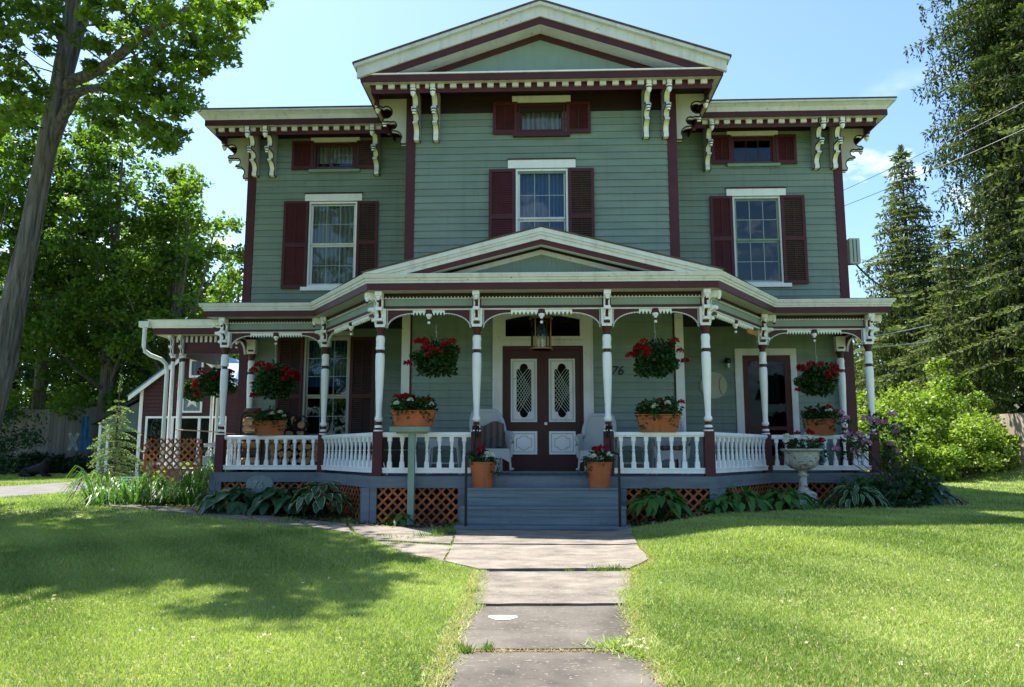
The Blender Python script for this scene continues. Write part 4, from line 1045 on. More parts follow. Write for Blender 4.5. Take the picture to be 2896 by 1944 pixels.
br_me = br.mesh('scroll_bracket')
def post(x, y, angs, wall=False):
    p = inst(shaft_me, 'porch_post', house, (x, y, 0)); inst(base_me, 'post_base', p, (0, 0, 0), local=True)
    inst(cap_me, 'capital', p, (0, 0, 0), angs[0], local=True)
    for a in angs: inst(br_me, 'scroll_bracket', p, (0, 0, 0), a, local=True)
    return p
DA = math.atan2(2.6, 1.72)
for s in (-1, 1):
    post(s * 1.16, YP, [0])
    post(s * PX, YP, [0, s * DA * 1.0]); post(s * SX, YS, [s * DA, 0][::-1] if 0 else [0, s * DA]); post(s * OX, YS, [0, s * pi / 2])
    p = inst(shaft_me, 'porch_post', house, (s * 6.66, 17.55, 0)); inst(base_me, 'post_base', p, (0, 0, 0), local=True); inst(cap_me, 'capital', p, (0, 0, 0), local=True)
    x = s * 6.6
    # carved bracket by the wall
    mb = MB(); mb.mat('creamdull')
    mb.T = Matrix.Translation((x, 17.58, 3.46)) @ Matrix.Scale(s, 4, (1, 0, 0))
    mb.prism([(.12, .3), (-.62, .3), (-.62, .22), (-.45, .2), (-.22, .13), (-.08, 0), (-.05, -.22), (.12, -.22)], -.05, .05, 'y')
    if s > 0: pass
# ---- railings
bal = MB().lathe([(.0, 0), (.041, 0), (.041, .10), (.030, .125), (.036, .14), (.036, .155), (.028, .16), (.03, .21), (.021, .295), (.021, .30), (.029, .307), (.029, .318), (.022, .325), (.020, .345), (.030, .42), (.033, .445), (.024, .455), (.036, .465), (.036, .535), (0, .535)], n=4)
# square blocks with round turning between
bal = MB(); bal.mat('white'); bal.prism([(-.042, 0), (.042, 0), (.040, .09), (.026, .125), (-.026, .125), (-.040, .09)], -.032, .032, 'y')
bal.lathe([(.026, .125), (.035, .135), (.035, .148), (.029, .155), (.032, .20), (.020, .285), (.020, .29), (.031, .298), (.031, .312), (.021, .32), (.020, .34), (.031, .425), (.034, .445), (.024, .452), (.026, .458)], n=9)
bal.box(-.037, .037, -.035, .035, .458, .535)
bal_me = bal.mesh('baluster')
def railing(p, q, n, g0=.09, g1=.09, label=None):
    T, ln = frame_on(p, q); mb = MB(); mb.T = T; mb.mat('white')
    mb.prism([(-.06, 1.525), (.06, 1.525), (.06, 1.565), (.045, 1.585), (-.045, 1.585), (-.06, 1.565)], g0, ln - g1, 'x'); mb.box(g0, ln - g1, -.035, .035, 1.50, 1.5245)
    mb.box(g0, ln - g1, -.04, .04, .872, .94); mb.box(g0, ln - g1, -.055, .055, .945 - .005, .965)
    r = mb.build('porch_railing', None, house, label=label)
    a = math.atan2(q[1] - p[1], q[0] - p[0])
    for k in range(n):
        u = g0 + (ln - g0 - g1) * (k + .55) / (n + .1); w = T @ Vector((u, 0, .965)); inst(bal_me, 'baluster', r, w, a)
    return r
railing((-PX, YP), (-1.16, YP), 7); railing((1.16, YP), (PX, YP), 7)
railing((-OX, YS), (-SX, YS), 10); railing((SX, YS), (OX, YS), 10)
railing((-SX, YS), (-PX, YP), 13); railing((PX, YP), (SX, YS), 13)
railing((-OX, 17.6), (-OX, YS), 5); railing((OX, YS), (OX, 17.6), 5)
# ---- deck and skirting
deckp = [(-OX - .05, 17.69), (-OX - .05, YS - .05), (-SX - .03, YS - .05), (-PX - .03, YP - .05), (PX + .03, YP - .05), (SX + .03, YS - .05), (OX + .05, YS - .05), (OX + .05, 17.69), (2.85, 17.69), (2.85, 15.78), (-2.85, 15.78), (-2.85, 17.69)]
MB().add([(x, y, FL - .03) for x, y in deckp], [tuple(range(len(deckp)))]).build('porch_floor', 'deck', house, fix=False)
db_me = MB().box(-.5, .5, 0, 1, -.028, 0).mesh('deck_board', 'deck')
n = 37
for k in range(n):
    x = -2.86 + 5.72 * (k + .5) / n; inst(db_me, 'deck_board', house, (x, YP - .12, FL), scale=(5.72 / n - .012, YC - YP + .09, 1))
FPATH = [(-OX, 17.69), (-OX, YS), (-SX, YS), (-PX, YP), (PX, YP), (SX, YS), (OX, YS), (OX, 17.69)]
mb = MB(); mb.mat('dark'); mb.sweep(FPATH, [(.04, FL - .03), (.09, FL - .03), (.09, FL - .001), (.04, FL - .001)]); mb.build('floor_edge', None, house)
mb = MB(); mb.mat('deck'); mb.sweep(FPATH, [(.09, .62), (.145, .62), (.145, FL + .001), (.09, FL + .001)]); mb.build('porch_skirt_board', None, house)
def skirt_post(x, y, ang, z0):
    mb = MB(); mb.mat('deck'); mb.T = Matrix.Translation((x, y, 0)) @ Matrix.Rotation(ang, 4, 'Z')
    mb.box(-.14, -.003, -.03, .03, z0, .619); mb.box(.003, .12, -.024, .03, z0, .619); mb.build('skirt_post', None, house)
for s in (-1, 1):
    skirt_post(s * 3.0, YP - .11, 0, -.02); skirt_post(s * (OX + .02), YS - .11, 0, .0); skirt_post(s * 3.11, YP - .02, s * DA, -.02); skirt_post(s * 1.32, YP - .1, 0, 0)
def lattice(p, q, z0, z1, pitch=.17, w=.038, m='lattice', parent=None, off=-.02, dark=True):
    T, ln = frame_on(p, q); H = z1 - z0
    for s in (1, -1):
        k = -H
        while k < ln + H:
            # line x = k + t, z = t (s=1) or z = H - t
            a = max(0, -k) ; b = min(H, ln - k)
            if b - a > .05:
                P0 = (k + a, a if s == 1 else H - a); P1 = (k + b, b if s == 1 else H - b)
                mb = MB(); mb.T = T; y = off + (0 if s == 1 else .009)
                mb.obar((P0[0], y, z0 + P0[1]), (P1[0], y, z0 + P1[1]), w, .007, (0, 1, 0)); mb.build('lattice_strip', m, parent or house)
            k += pitch
    if dark:
        mb = MB(); mb.T = T; mb.mat('room'); mb.quad((0, .25, z0 - .1), (ln, .25, z0 - .1), (ln, .25, z1 + .1), (0, .25, z1 + .1)); mb.build('crawl_space_dark', None, parent or house, fix=False)  # dark sheet added in place of the shade behind the lattice
lattice((-2.88, YP - .06), (-1.38, YP - .06), -.02, .62); lattice((1.38, YP - .06), (2.88, YP - .06), -.02, .62)
lattice((-OX + .12, YS - .06), (-SX + .05, YS - .06), .1, .62); lattice((SX - .05, YS - .06), (OX - .12, YS - .06), .15, .62)
lattice((-SX, YS - .08), (-PX - .14, YP), .05, .62); lattice((PX + .14, YP), (SX, YS - .08), .08, .62)
# ---- steps
def step(y0, z0, z1, hw, boards, y1=13.72):
    mb = MB(); mb.mat('step'); mb.box(-hw, hw, y0, y1, z1 - .035, z1)
    s = mb.build('step', None, house); h = (z1 - .036 - z0) / boards
    for k in range(boards):
        MB().box(-hw + .01, hw - .01, y0 + .02 - .002 * k, y0 + .05, z0 + h * k + .003, z0 + h * (k + 1) - .002).build('riser_board', 'step', s)
    MB().box(-hw + .03, hw - .03, y0 + .05, y1, z0 - .02, z1 - .036).build('step_box', 'step', s)
step(13.35, .345, .64, 1.30, 2); step(13.03, .06, .345, 1.37, 2); step(12.70, .0, .055, 1.42, 1)
# ---- side porch on the left
LX, LY = -9.05, 18.7
sp = [(-6.98, 18.7), (LX, 18.7), (LX, 21.2), (-6.98, 21.2)]
SPATH = [(LX, 21.4), (LX, LY), (-6.98, LY)]
def spo(name, m, prof):
    mb = MB(); mb.mat(m); mb.sweep(SPATH, prof); return mb.build(name, None, house)
spo('side_porch_crown', 'white', [(.32, 4.21), (.38, 4.21), (.39, 4.24), (.42, 4.26), (.44, 4.36), (.46, 4.37), (.46, 4.41), (.3, 4.41)])
spo('side_porch_fascia', 'burg', [(.32, 4.06), (.36, 4.06), (.36, 4.205), (.32, 4.205)])
spo('side_porch_frieze', 'burg', [(-.06, 3.62), (.06, 3.62), (.06, 4.05), (-.06, 4.05)])
spo('side_porch_soffit', 'creamdull', [(-.06, 4.052), (.31, 4.052), (.31, 4.08), (-.06, 4.08)])
mb = MB(); mb.mat('cream')
for k in range(17):
    x = LX + .12 + 1.9 * k / 16; mb.box(x - .028, x + .028, LY - .10, LY - .062, 3.90, 4.05)
mb.build('side_porch_dentils', None, house, kind='stuff')
MB().add([(LX - .5, LY - .5, 4.41), (-6.98, LY - .5, 4.41), (-6.98, 21.8, 4.5), (LX - .5, 21.8, 4.41)], [(0, 1, 2, 3)]).build('side_porch_roof', 'roof', house, fix=False)
mb = MB(); mb.mat('black'); mb.add([(LX, LY, 4.05), (-6.98, LY, 4.05), (-6.98, 21.4, 4.05), (LX, 21.4, 4.05)], [(0, 1, 2, 3)]); mb.build('side_porch_ceiling', None, house, fix=False)
MB().box(LX, -6.98, LY, 21.4, .62, .84).build('side_porch_floor', 'deck', house)
mb = MB(); mb.mat('fence_g')
for k in range(9): mb.box(LX + .25 + k * .2, LX + .43 + k * .2, LY - .02, LY, .0, .83)
mb.build('side_porch_skirt', None, house, kind='stuff')
sps = MB().lathe([(.075, .84), (.075, 1.0), (.065, 1.02), (.065, 3.42), (.075, 3.43), (.075, 3.50), (.08, 3.52), (.095, 3.55), (.095, 3.62)], n=12, mats=['white'] * 4 + ['burg'] * 2 + ['white'] * 2).mesh('side_porch_post', smooth=True)
for x, y in ((LX - .0, LY), (LX + .14, LY + .14), (LX + .25, LY), (LX + .0, 21.1), (LX + .15, 21.1)):
    p = inst(sps, 'side_porch_post', house, (x, y, 0), scale=(.68, .68, 1))
for x in (LX + .0, LX + .25): inst(br_me, 'scroll_bracket', house, (x, LY - .03, .03 - .02), scale=(.62, .8, 1))
# scalloped corner bracket seen against the barn
mb = MB(); mb.mat('white'); mb.tube([(LX + .7, 21.15, 3.6), (LX + 1.0, 21.15, 3.45), (LX + 1.25, 21.15, 3.15), (LX + 1.3, 21.15, 2.95)], .03, 5); mb.build('corner_trim', None, house)
# gutter and downspout
mb = MB(); mb.mat('white'); gx0 = LX - .55
mb.box(gx0 - .1, gx0 + .14, LY - .52, LY - .36, 4.22, 4.36)
mb.tube([(gx0 + .02, LY - .44, 4.24), (gx0 + .02, LY - .44, 3.78), (gx0 + .05, LY - .42, 3.64), (gx0 + .16, LY - .36, 3.55), (gx0 + .38, LY - .24, 3.46), (gx0 + .46, LY - .18, 3.36), (gx0 + .48, LY - .14, 3.2), (gx0 + .48, LY - .14, .5)], .05, 8)
mb.build('downspout', None, house, smooth=True)
# ------------------------------------------------------------------ flowers and planters
def blossom_mesh(mat, r=.06, n=90, seed=0):
    P = unit(rng.normal(size=(n, 3))); P[:, 2] = np.abs(P[:, 2]) * .9 - .25; C = P * r * (.75 + .25 * rng.random((n, 1)))
    V, F, A = leafcloud(C, r * .55, up=0, aspect=1.0, dirs=P)
    o = npmesh('blossom', V, F, mat, A); me = o.data; bpy.data.objects.remove(o); return me
RED = [blossom_mesh('redf', .058) for _ in range(3)]; WHT = [blossom_mesh('whitef', .05) for _ in range(2)]; PNK = [blossom_mesh('pinkf', .07, 70) for _ in range(2)]
def foliage(parent, c, r, n, size=.07, mat='gerleaf', shell=.55, up=.5, low=-1., name='foliage', lobed=False, droop=0):
    d = unit(rng.normal(size=(n, 3))); rad = shell + (1 - shell) * rng.random((n, 1)) ** .6
    # lumpy outline
    ph = rng.random(6) * 6.28
    lump = 1 + .13 * np.sin(4 * np.arctan2(d[:, 1], d[:, 0]) + ph[0]) + .12 * np.sin(5 * d[:, 2] + 3 * d[:, 0] + ph[1]) + .1 * np.sin(7 * d[:, 0] + ph[2])
    P = d * rad * lump[:, None] * np.array(r); P = P[P[:, 2] > low * r[2]]; dd = d[:len(P)]
    V, F, A = leafcloud(P + np.array(c), size, up=up, aspect=1.0, dirs=unit(P + 1e-6) * .8, droop=droop, lobed=lobed)
    return npmesh(name, V, F, mat, A, parent)
def blossoms(parent, pts, meshes, sc=1.):
    for i, p in enumerate(pts):
        inst(random.choice(meshes), 'blossom', parent, p, random.uniform(0, 6), scale=(sc * random.uniform(.8, 1.2),) * 3)
def basket(x, y, z, hang, label, nred=11, s=1.0, fl=None, w=.42):
    s *= .92
    b = empty('hanging_basket', (x, y, z), label, 'hanging basket', 'hanging baskets of red geraniums')
    MB().lathe([(.0, -.22 * s), (.10 * s, -.21 * s), (.15 * s, -.04 * s), (.16 * s, 0), (.14 * s, .0), (.0, -.02)], (x, y, z), n=16).build('pot', 'shed', b, smooth=True)
    mb = MB()
    for k in range(3):
        a = 2.1 * k; mb.tube([(x + .14 * s * cos(a), y + .14 * s * sin(a), z), (x, y, z + .42)], .0035, 4)
    mb.tube([(x, y, z + .42), (x + .02, y, z + .45), (x + .01, y, z + .49), (x - .015, y, z + .48)], .005, 5)
    mb.tube([(x, y, z + .47), (x, y, hang)], .0035, 4); mb.build('hanger', 'steel', b)
    foliage(b, (x, y, z - .04 * s), (w * s, w * s * .9, .31 * s), 1900, .07 * s, low=-.95, shell=.4)
    foliage(b, (x + .05, y, z + .17 * s), (w * .7 * s, w * .6 * s, .2 * s), 420, .06 * s)
    pts = []
    for i in range(nred):
        a = random.uniform(0, 2 * pi) if i % 3 else random.uniform(pi * 1.1, pi * 1.9); e = random.uniform(.02, 1.1)
        pts.append((x + w * 1.12 * s * cos(a) * cos(e * .6), y + w * s * sin(a) * cos(e * .6), z + .03 + .36 * s * sin(e) - random.uniform(0, .05)))
    blossoms(b, pts + (fl or []), RED, 1.15 * s)
    return b
basket(-1.92, 13.98, 2.92, 3.55, 'hanging geranium basket left of the front door, between the slim porch posts', 12, 1.02, [(-2.42, 13.9, 2.82)])
basket(2.04, 13.98, 2.90, 3.55, 'fullest hanging geranium basket, right of the front door beside the number 76', 14, 1.0, [(1.58, 13.9, 2.95), (2.55, 13.9, 2.85)], w=.44)
basket(-5.68, 16.3, 2.72, 3.55, 'hanging geranium basket above the terracotta box at the left porch bay', 15, 1.12, [(-6.05, 16.2, 2.42)])
basket(5.69, 16.3, 2.72, 3.55, 'hanging geranium basket in the right porch bay beside the red screen door', 12, 1.0, [(5.25, 16.2, 2.5)])
basket(-8.05, 18.95, 2.94, 4.05, 'hanging geranium basket in the side porch, in front of the barn', 12, 1.02, [(-8.45, 18.8, 2.62), (-8.48, 18.8, 2.8)])
basket(-7.55, 21.0, 2.6, 4.0, 'shaded geranium basket hanging at the back of the side porch', 8, 1.0)
basket(-9.5, 20.9, 2.9, 4.05, 'geranium basket mostly hidden behind the white downspout', 9, .9)
def trough(x, y, z, L_, H, label, name='flower_box', rz=0, nred=5, nwh=4, flip=1, trail=True):
    b = empty(name, (x, y, z), label, 'flower box', 'terracotta flower boxes')
    T = Matrix.Translation((x, y, z)) @ Matrix.Rotation(rz, 4, 'Z')
    mb = MB(); mb.T = T; W = .12
    a, c = L_ / 2 - .05, L_ / 2
    P = lambda l, w, h: [(-l, -w, h), (l, -w, h), (l, w, h), (-l, w, h)]
    def ring(A, B):
        mb.add(A + B, [(i, (i + 1) % 4, 4 + (i + 1) % 4, 4 + i) for i in range(4)])
    mb.mat('terra')
    mb.add(P(a, W * .75, 0), [(3, 2, 1, 0)]); ring(P(a, W * .75, 0), P(c - .01, W, H * .72)); ring(P(c - .01, W, H * .72), P(c + .0, W + .008, H * .75)); ring(P(c, W + .008, H * .75), P(c + .01, W + .014, H * .93)); ring(P(c + .01, W + .014, H * .93), P(c + .03, W + .035, H * .95)); ring(P(c + .03, W + .035, H * .95), P(c + .03, W + .035, H)); ring(P(c + .03, W + .035, H), P(c - .01, W - .01, H)); ring(P(c - .01, W - .01, H), P(c - .02, W - .02, H - .04))
    mb.build('trough', None, b, fix=False)
    mb = MB(); mb.T = T; mb.add(P(c - .015, W - .015, H - .03), [(0, 1, 2, 3)]); mb.build('soil', 'soil', b, fix=False)
    R2 = Matrix.Rotation(rz, 3, 'Z')
    def w(p): q = T @ Vector(p); return (q.x, q.y, q.z)
    for k in (-.7, 0, .75):
        foliage(b, w((k * L_ * .36, 0, H + .07)), (L_ * .29, .21, .16 + .05 * random.random()), 420, .055, shell=.35)
    if trail:
        foliage(b, w((-L_ * .42, -.12, H * .75)), (.07, .06, .20), 60, .04); foliage(b, w((L_ * .38, -.12, H * .8)), (.09, .06, .18), 60, .04)
    blossoms(b, [w((random.uniform(-.55, .55) * L_, random.uniform(-.16, .1), H + random.uniform(.14, .27))) for _ in range(nred)], RED, .9)
    blossoms(b, [w((random.uniform(-.4, .45) * L_, random.uniform(-.18, 0), H + random.uniform(.1, .2))) for _ in range(nwh)], WHT, .8)
    mb = MB(); mb.T = T   # grass spike
    for k in range(7): mb.add([(.02 * k - .06, 0, H), (.02 * k - .05, 0, H), (.05 * (k - 3), .0, H + random.uniform(.25, .42))], [(0, 1, 2)])
    sp = mb.build('spike_leaf', 'lily', b, fix=False)
    return b
trough(-2.22, 13.50, 1.672, .72, .28, 'terracotta flower box standing on the pale green post shelf', nred=7, nwh=3)
trough(2.03, 13.78, 1.59, .73, .30, 'terracotta flower box on the rail right of the door, under the fullest basket', nred=4, nwh=6)
trough(-5.75, 16.36, 1.59, .66, .30, 'terracotta flower box on the left porch rail in front of the firewood', rz=.28, nred=4, nwh=6)
trough(5.72, 16.36, 1.59, .62, .32, 'terracotta flower box on the right porch rail above the stone urn', rz=-.28, nred=4, nwh=3)
def pot(x, y, z, label, nred, nwh, mirror=1):
    b = empty('flower_pot', (x, y, z), label, 'flower pot', 'terracotta pots on the steps')
    MB().lathe([(.0, 0), (.165, 0), (.17, .02), (.205, .33), (.212, .33), (.215, .40), (.225, .405), (.228, .43), (.21, .43), (.20, .39), (0, .385)], (x, y, z), n=28, mats=['terra'] * 9 + ['soil']).build('pot', None, b, smooth=True)
    foliage(b, (x - .02, y, z + .47), (.23, .2, .12), 380, .05)
    foliage(b, (x + .2 * mirror, y - .12, z + .35), (.09, .08, .16), 90, .035); 
    blossoms(b, [(x + random.uniform(-.14, .16), y + random.uniform(-.1, .1), z + random.uniform(.60, .68)) for _ in range(nred)], RED, .9)
    blossoms(b, [(x + random.uniform(-.12, .22), y - .08 + random.uniform(-.08, .0), z + random.uniform(.52, .62)) for _ in range(nwh)], WHT, .9)
pot(-1.02, 13.52, .641, 'terracotta pot with white and red geraniums on the left end of the steps', 2, 4)
pot(.97, 13.52, .641, 'terracotta pot with dark red geraniums on the right end of the steps', 5, 2, -1)
# shelf stand for the flower box
st = empty('flower_box_stand', (-2.25, 13.5, 0), 'weathered pale green wooden post with a small shelf in front of the left railing', 'stand')
MB().box(-2.305, -2.195, 13.455, 13.565, -.02, 1.56).build('post', 'stand', st)
MB().box(-2.62, -1.93, 13.37, 13.63, 1.585, 1.67).build('shelf', 'stand', st); MB().box(-2.52, -1.99, 13.44, 13.57, 1.555, 1.584).build('brace', 'stand', st)
# iron handrails
for s in (-1, 1):
    h = empty('handrail', (s * 1.24, 12.8, 0), ('black pipe handrail at the left side of the steps' if s < 0 else 'black pipe handrail at the right side of the steps'), 'handrail', 'pipe handrails of the front steps')
    x = s * 1.24
    MB().tube([(x, 12.82, .0), (x, 12.82, 1.16), (x, 12.84, 1.20), (x - s * .03, 12.88, 1.22), (x - s * .10, 13.0, 1.23), (x - s * .1, 13.05, 1.24), (x - s * .09, 13.66, 1.66), (x - s * .08, 13.69, 1.67)], .021, 8).build('rail', 'iron', h, smooth=True)
    MB().lathe([(0, 0), (.055, 0), (.055, .012), (.03, .02)], (x, 12.82, 0), n=10).build('foot', 'iron', h)
    # iron bear-paw like cast bracket with white highlights on the post
    mb = MB(); mb.mat('iron'); mb.T = Matrix.Translation((s * 1.16, 13.68, 1.60)); mb.box(-.06, .06, -.03, .02, -.10, .10)
    mb.lathe([(0, -.11), (.035, -.10), (.05, -.02), (.04, .04), (.055, .07), (.02, .11), (0, .115)], c=(0, -.05, 0), n=9)
    mb.mat('white'); mb.box(-.045, .045, -.095, -.075, .0, .02); mb.lathe([(0, -.015), (.016, 0), (0, .015)], (-.07, -.03, 0), n=7); mb.lathe([(0, -.015), (.016, 0), (0, .015)], (.07, -.03, 0), n=7)
    mb.build('ornament', None, h)
# lantern
lx, ly, lz = -.01, 14.6, 3.15
ln_ = empty('porch_lantern', (lx, ly, lz), 'large cylindrical brass and glass lantern hanging before the front door', 'lantern')
mb = MB(); mb.mat('brass'); r = .21
mb.lathe([(r - .012, 0), (r + .012, 0), (r + .012, .03), (r - .012, .03), (r - .012, 0)], (lx, ly, lz), n=28); mb.lathe([(r - .012, .58), (r + .012, .58), (r + .012, .61), (r - .012, .61), (r - .012, .58)], (lx, ly, lz), n=28)
for k in range(4):
    a = pi / 4 + .25 + k * pi / 2; mb.tube([(lx + r * cos(a), ly + r * sin(a), lz), (lx + r * cos(a), ly + r * sin(a), lz + .6)], .012, 5)
mb.obar((lx - r, ly, lz + .02), (lx + r, ly, lz + .02), .02, .01); mb.build('frame', None, ln_)
MB().lathe([(r - .016, .03), (r - .016, .58)], (lx, ly, lz), n=28).build('glass_cylinder', 'lampglass', ln_, smooth=True, fix=False)
for dx, dy in ((-.05, 0), (.02, -.05), (.05, .04)):
    MB().lathe([(.018, .04), (.018, .20), (.012, .201), (.014, .23), (.009, .29), (0, .31)], (lx + dx, ly + dy, lz), n=8, mats=['white', 'white', 'steel', 'steel', 'steel']).build('candle_lamp', None, ln_, smooth=True)
mb = MB()
for k in range(3): a = k * 2.1; mb.tube([(lx + .17 * cos(a), ly + .17 * sin(a), lz + .6), (lx + .05 * cos(a), ly + .05 * sin(a), 4.05)], .006, 4)
mb.build('chain', 'iron', ln_)
# ------------------------------------------------------------------ wicker furniture
def wicker_chair(rocker=True):
    r = empty('wicker_chair', (0, 0, 0))
    def P(u, v):   # wrap round back shell: u -1..1 , v 0..1
        a = u * 1.75; w = .30 - .02 * v
        x = w * 1.05 * sin(a); y = .22 - .42 * (1 - cos(a)) * .5 + .10 * v - .0
        hgt = .62 * (1 - max(0, abs(u) - .38) ** 1.3 * 1.15); hgt = max(.22, hgt)
        return (x, y, .42 + hgt * v)
    n, m = 28, 10; vs = [P(-1 + 2 * i / n, j / m) for i in range(n + 1) for j in range(m + 1)]
    vs2 = [(x * .93, y - .02, z) for x, y, z in vs]
    k = len(vs); f = []
    for i in range(n):
        for j in range(m):
            a = i * (m + 1) + j; f += [(a, a + m + 1, a + m + 2, a + 1), (k + a, k + a + 1, k + a + m + 2, k + a + m + 1)]
    MB().add(vs + vs2, f).build('backrest', 'wicker', r, smooth=True, fix=False)
    MB().tube([tuple(np.array(P(-1 + 2 * i / n, 1)) + np.array((0, 0, .01))) for i in range(n + 1)], .038, 8).build('rim', 'wicker', r, smooth=True)
    mb = MB(); mb.box(-.27, .27, -.26, .24, .36, .42); mb.prism([(-.27, .36), (.27, .36), (.25, .20), (.12, .27), (-.12, .27), (-.25, .20)], -.28, -.262, 'y'); mb.build('seat', 'wicker', r)
    for s in (-1, 1):
        MB().prism([(-.28, .28), (-.28, .62), (.0, .66), (.0, .3)], s * .27, s * .30, 'x').build('arm_panel', 'wicker', r)
        MB().tube([(s * .31, .05, .68), (s * .32, -.15, .66), (s * .31, -.29, .62), (s * .30, -.31, .5), (s * .28, -.28, .30)], [.04, .045, .04, .03, .025], 8).build('arm', 'wicker', r, smooth=True)
        for yy in (-.25, .22): MB().tube([(s * .26, yy, .38), (s * .28, yy + (.03 if yy > 0 else -.02), .06 if rocker else 0)], .02, 6).build('leg', 'wicker', r)
        if rocker: MB().tube([(s * .28, -.38, .10), (s * .28, -.2, .045), (s * .28, 0, .025), (s * .28, .2, .045), (s * .28, .45, .12)], .018, 6).build('rocker', 'wicker', r, smooth=True)
    return r
ch = wicker_chair(); ch2 = copy_tree(ch); ch3 = wicker_chair(False)
for o, x, y, rz, lab, in ((ch, -.98, 14.75, .38, 'white wicker rocking chair with a striped blanket, left of the front door'), (ch2, 1.03, 14.75, -.35, 'bare white wicker rocking chair right of the front door'), (ch3, 2.36, 14.75, .0, 'white wicker armchair behind the right railing, below the flower box')):
    o.location = (x, y, FL + .002); o.rotation_euler.z = rz; s_ = 1.1 if o is ch else 1.02; o.scale = (s_, s_, s_ * 1.04); tag(o, lab, 'chair', 'white wicker chairs on the porch')
bk = MB(); bk.T = Matrix.Translation((-.98, 14.75, FL)) @ Matrix.Rotation(.38, 4, 'Z'); vs = []
for i in range(15):
    for j in range(9):
        x = -.27 + .54 * i / 14; t = j / 8; y = .20 - .33 * (x / .3) ** 2 * .5 - .06; vs.append((x, y - .02 + .012 * sin(i * 2.) - (.22 * max(0, .35 - t) / .35), .47 + .48 * t - .05 * sin(i * .45)))
bk.add(vs, [(i * 9 + j, (i + 1) * 9 + j, (i + 1) * 9 + j + 1, i * 9 + j + 1) for i in range(14) for j in range(8)])
tag(bk.build('blanket', 'rug', None, smooth=True, fix=False), 'dark striped blanket draped over the left wicker rocking chair', 'blanket')
cu = MB(); cu.T = Matrix.Translation((2.36, 14.7, FL + .44)); cu.lathe([(0, 0), (.25, 0), (.28, .04), (.25, .09), (0, .10)], n=16, sx=1.0, sy=.85); tag(cu.build('seat_cushion', 'cushion', None, smooth=True), 'striped seat cushion on the wicker armchair behind the right railing', 'cushion')
def wicker_table(x, y, label):
    r = empty('wicker_table', (x, y, FL), label, 'table', 'white wicker side tables on the porch')
    MB().box(x - .27, x + .27, y - .2, y + .2, 1.46, 1.49).build('tabletop', 'wicker', r)
    mb = MB(); mb.mat('wicker'); mb.prism([(x - .27, 1.46), (x + .27, 1.46), (x + .26, 1.27)] + [(x + .26 * cos(t), 1.27 + .09 * sin(t)) for t in np.linspace(.1, pi - .1, 9)] + [(x - .26, 1.27)], y - .2, y - .185, 'y'); mb.build('apron', None, r)
    for sx in (-1, 1):
        for sy in (-1, 1): MB().tube([(x + sx * .24, y + sy * .17, 1.46), (x + sx * .30, y + sy * .2, FL)], .018, 6).build('leg', 'wicker', r)
    MB().box(x - .27, x + .27, y - .18, y + .18, 1.02, 1.045).build('shelf', 'wicker', r)
wicker_table(-1.83, 14.75, 'white wicker side table behind the left railing, beside the blanket rocker'); wicker_table(1.66, 14.95, 'white wicker side table behind the right railing, between the two right chairs')
# wicker settee on the side porch
se = empty('wicker_settee', (-7.75, 19.2, .84), 'ornate white wicker settee on the side porch behind the orange lattice', 'settee')
x0, y0, zb = -8.45, 19.35, .84
mb = MB(); mb.mat('wicker'); N = 24
arcz = lambda t: 1.42 + .10 * sin(pi * t) ** 2 + (.10 * cos((t - .5) * 2 * pi * 1.0) if abs(t - .5) < .25 else 0)
mb.tube([(x0 + 1.5 * i / N, y0, arcz(i / N)) for i in range(N + 1)], .03, 6); mb.tube([(x0 + 1.5 * i / N, y0, arcz(i / N) - .05) for i in range(N + 1)], .015, 5)
for c in (.17, .5, .83):
    for rr in (.20, .14): mb.tube([(x0 + 1.5 * c + rr * cos(t), y0, 1.12 + rr * 1.25 * sin(t)) for t in np.linspace(0, pi, 12)], .014, 5)
    for t in np.linspace(.15, pi - .15, 9): mb.tube([(x0 + 1.5 * c, y0, 1.12), (x0 + 1.5 * c + .2 * cos(t), y0, 1.12 + .25 * sin(t))], .008, 4)
mb.build('backrest', None, se); mb = MB(); mb.box(x0, x0 + 1.5, y0 - .45, y0 + .0, 1.08, 1.13); mb.build('seat', 'wicker', se)
MB().box(x0, x0 + 1.5, y0 - .46, y0 - .44, .95, 1.08).build('apron', 'wicker', se)
for x in (x0 + .03, x0 + 1.47):
    for y in (y0 - .42, y0): MB().tube([(x, y, 1.1), (x, y, zb)], .02, 5).build('leg', 'wicker', se)
# wooden pole with silver end
tag(MB().tube([(LX + .25, 18.5, 1.77), (-7.9, 18.2, 1.72), (-7.0, 17.9, 1.64)], [.018, .015, .012], 6).build('wooden_pole', paint('pole_wood', (.42, .28, .12), .6), None), 'thin wooden pole lying across the side porch between its posts', 'pole')
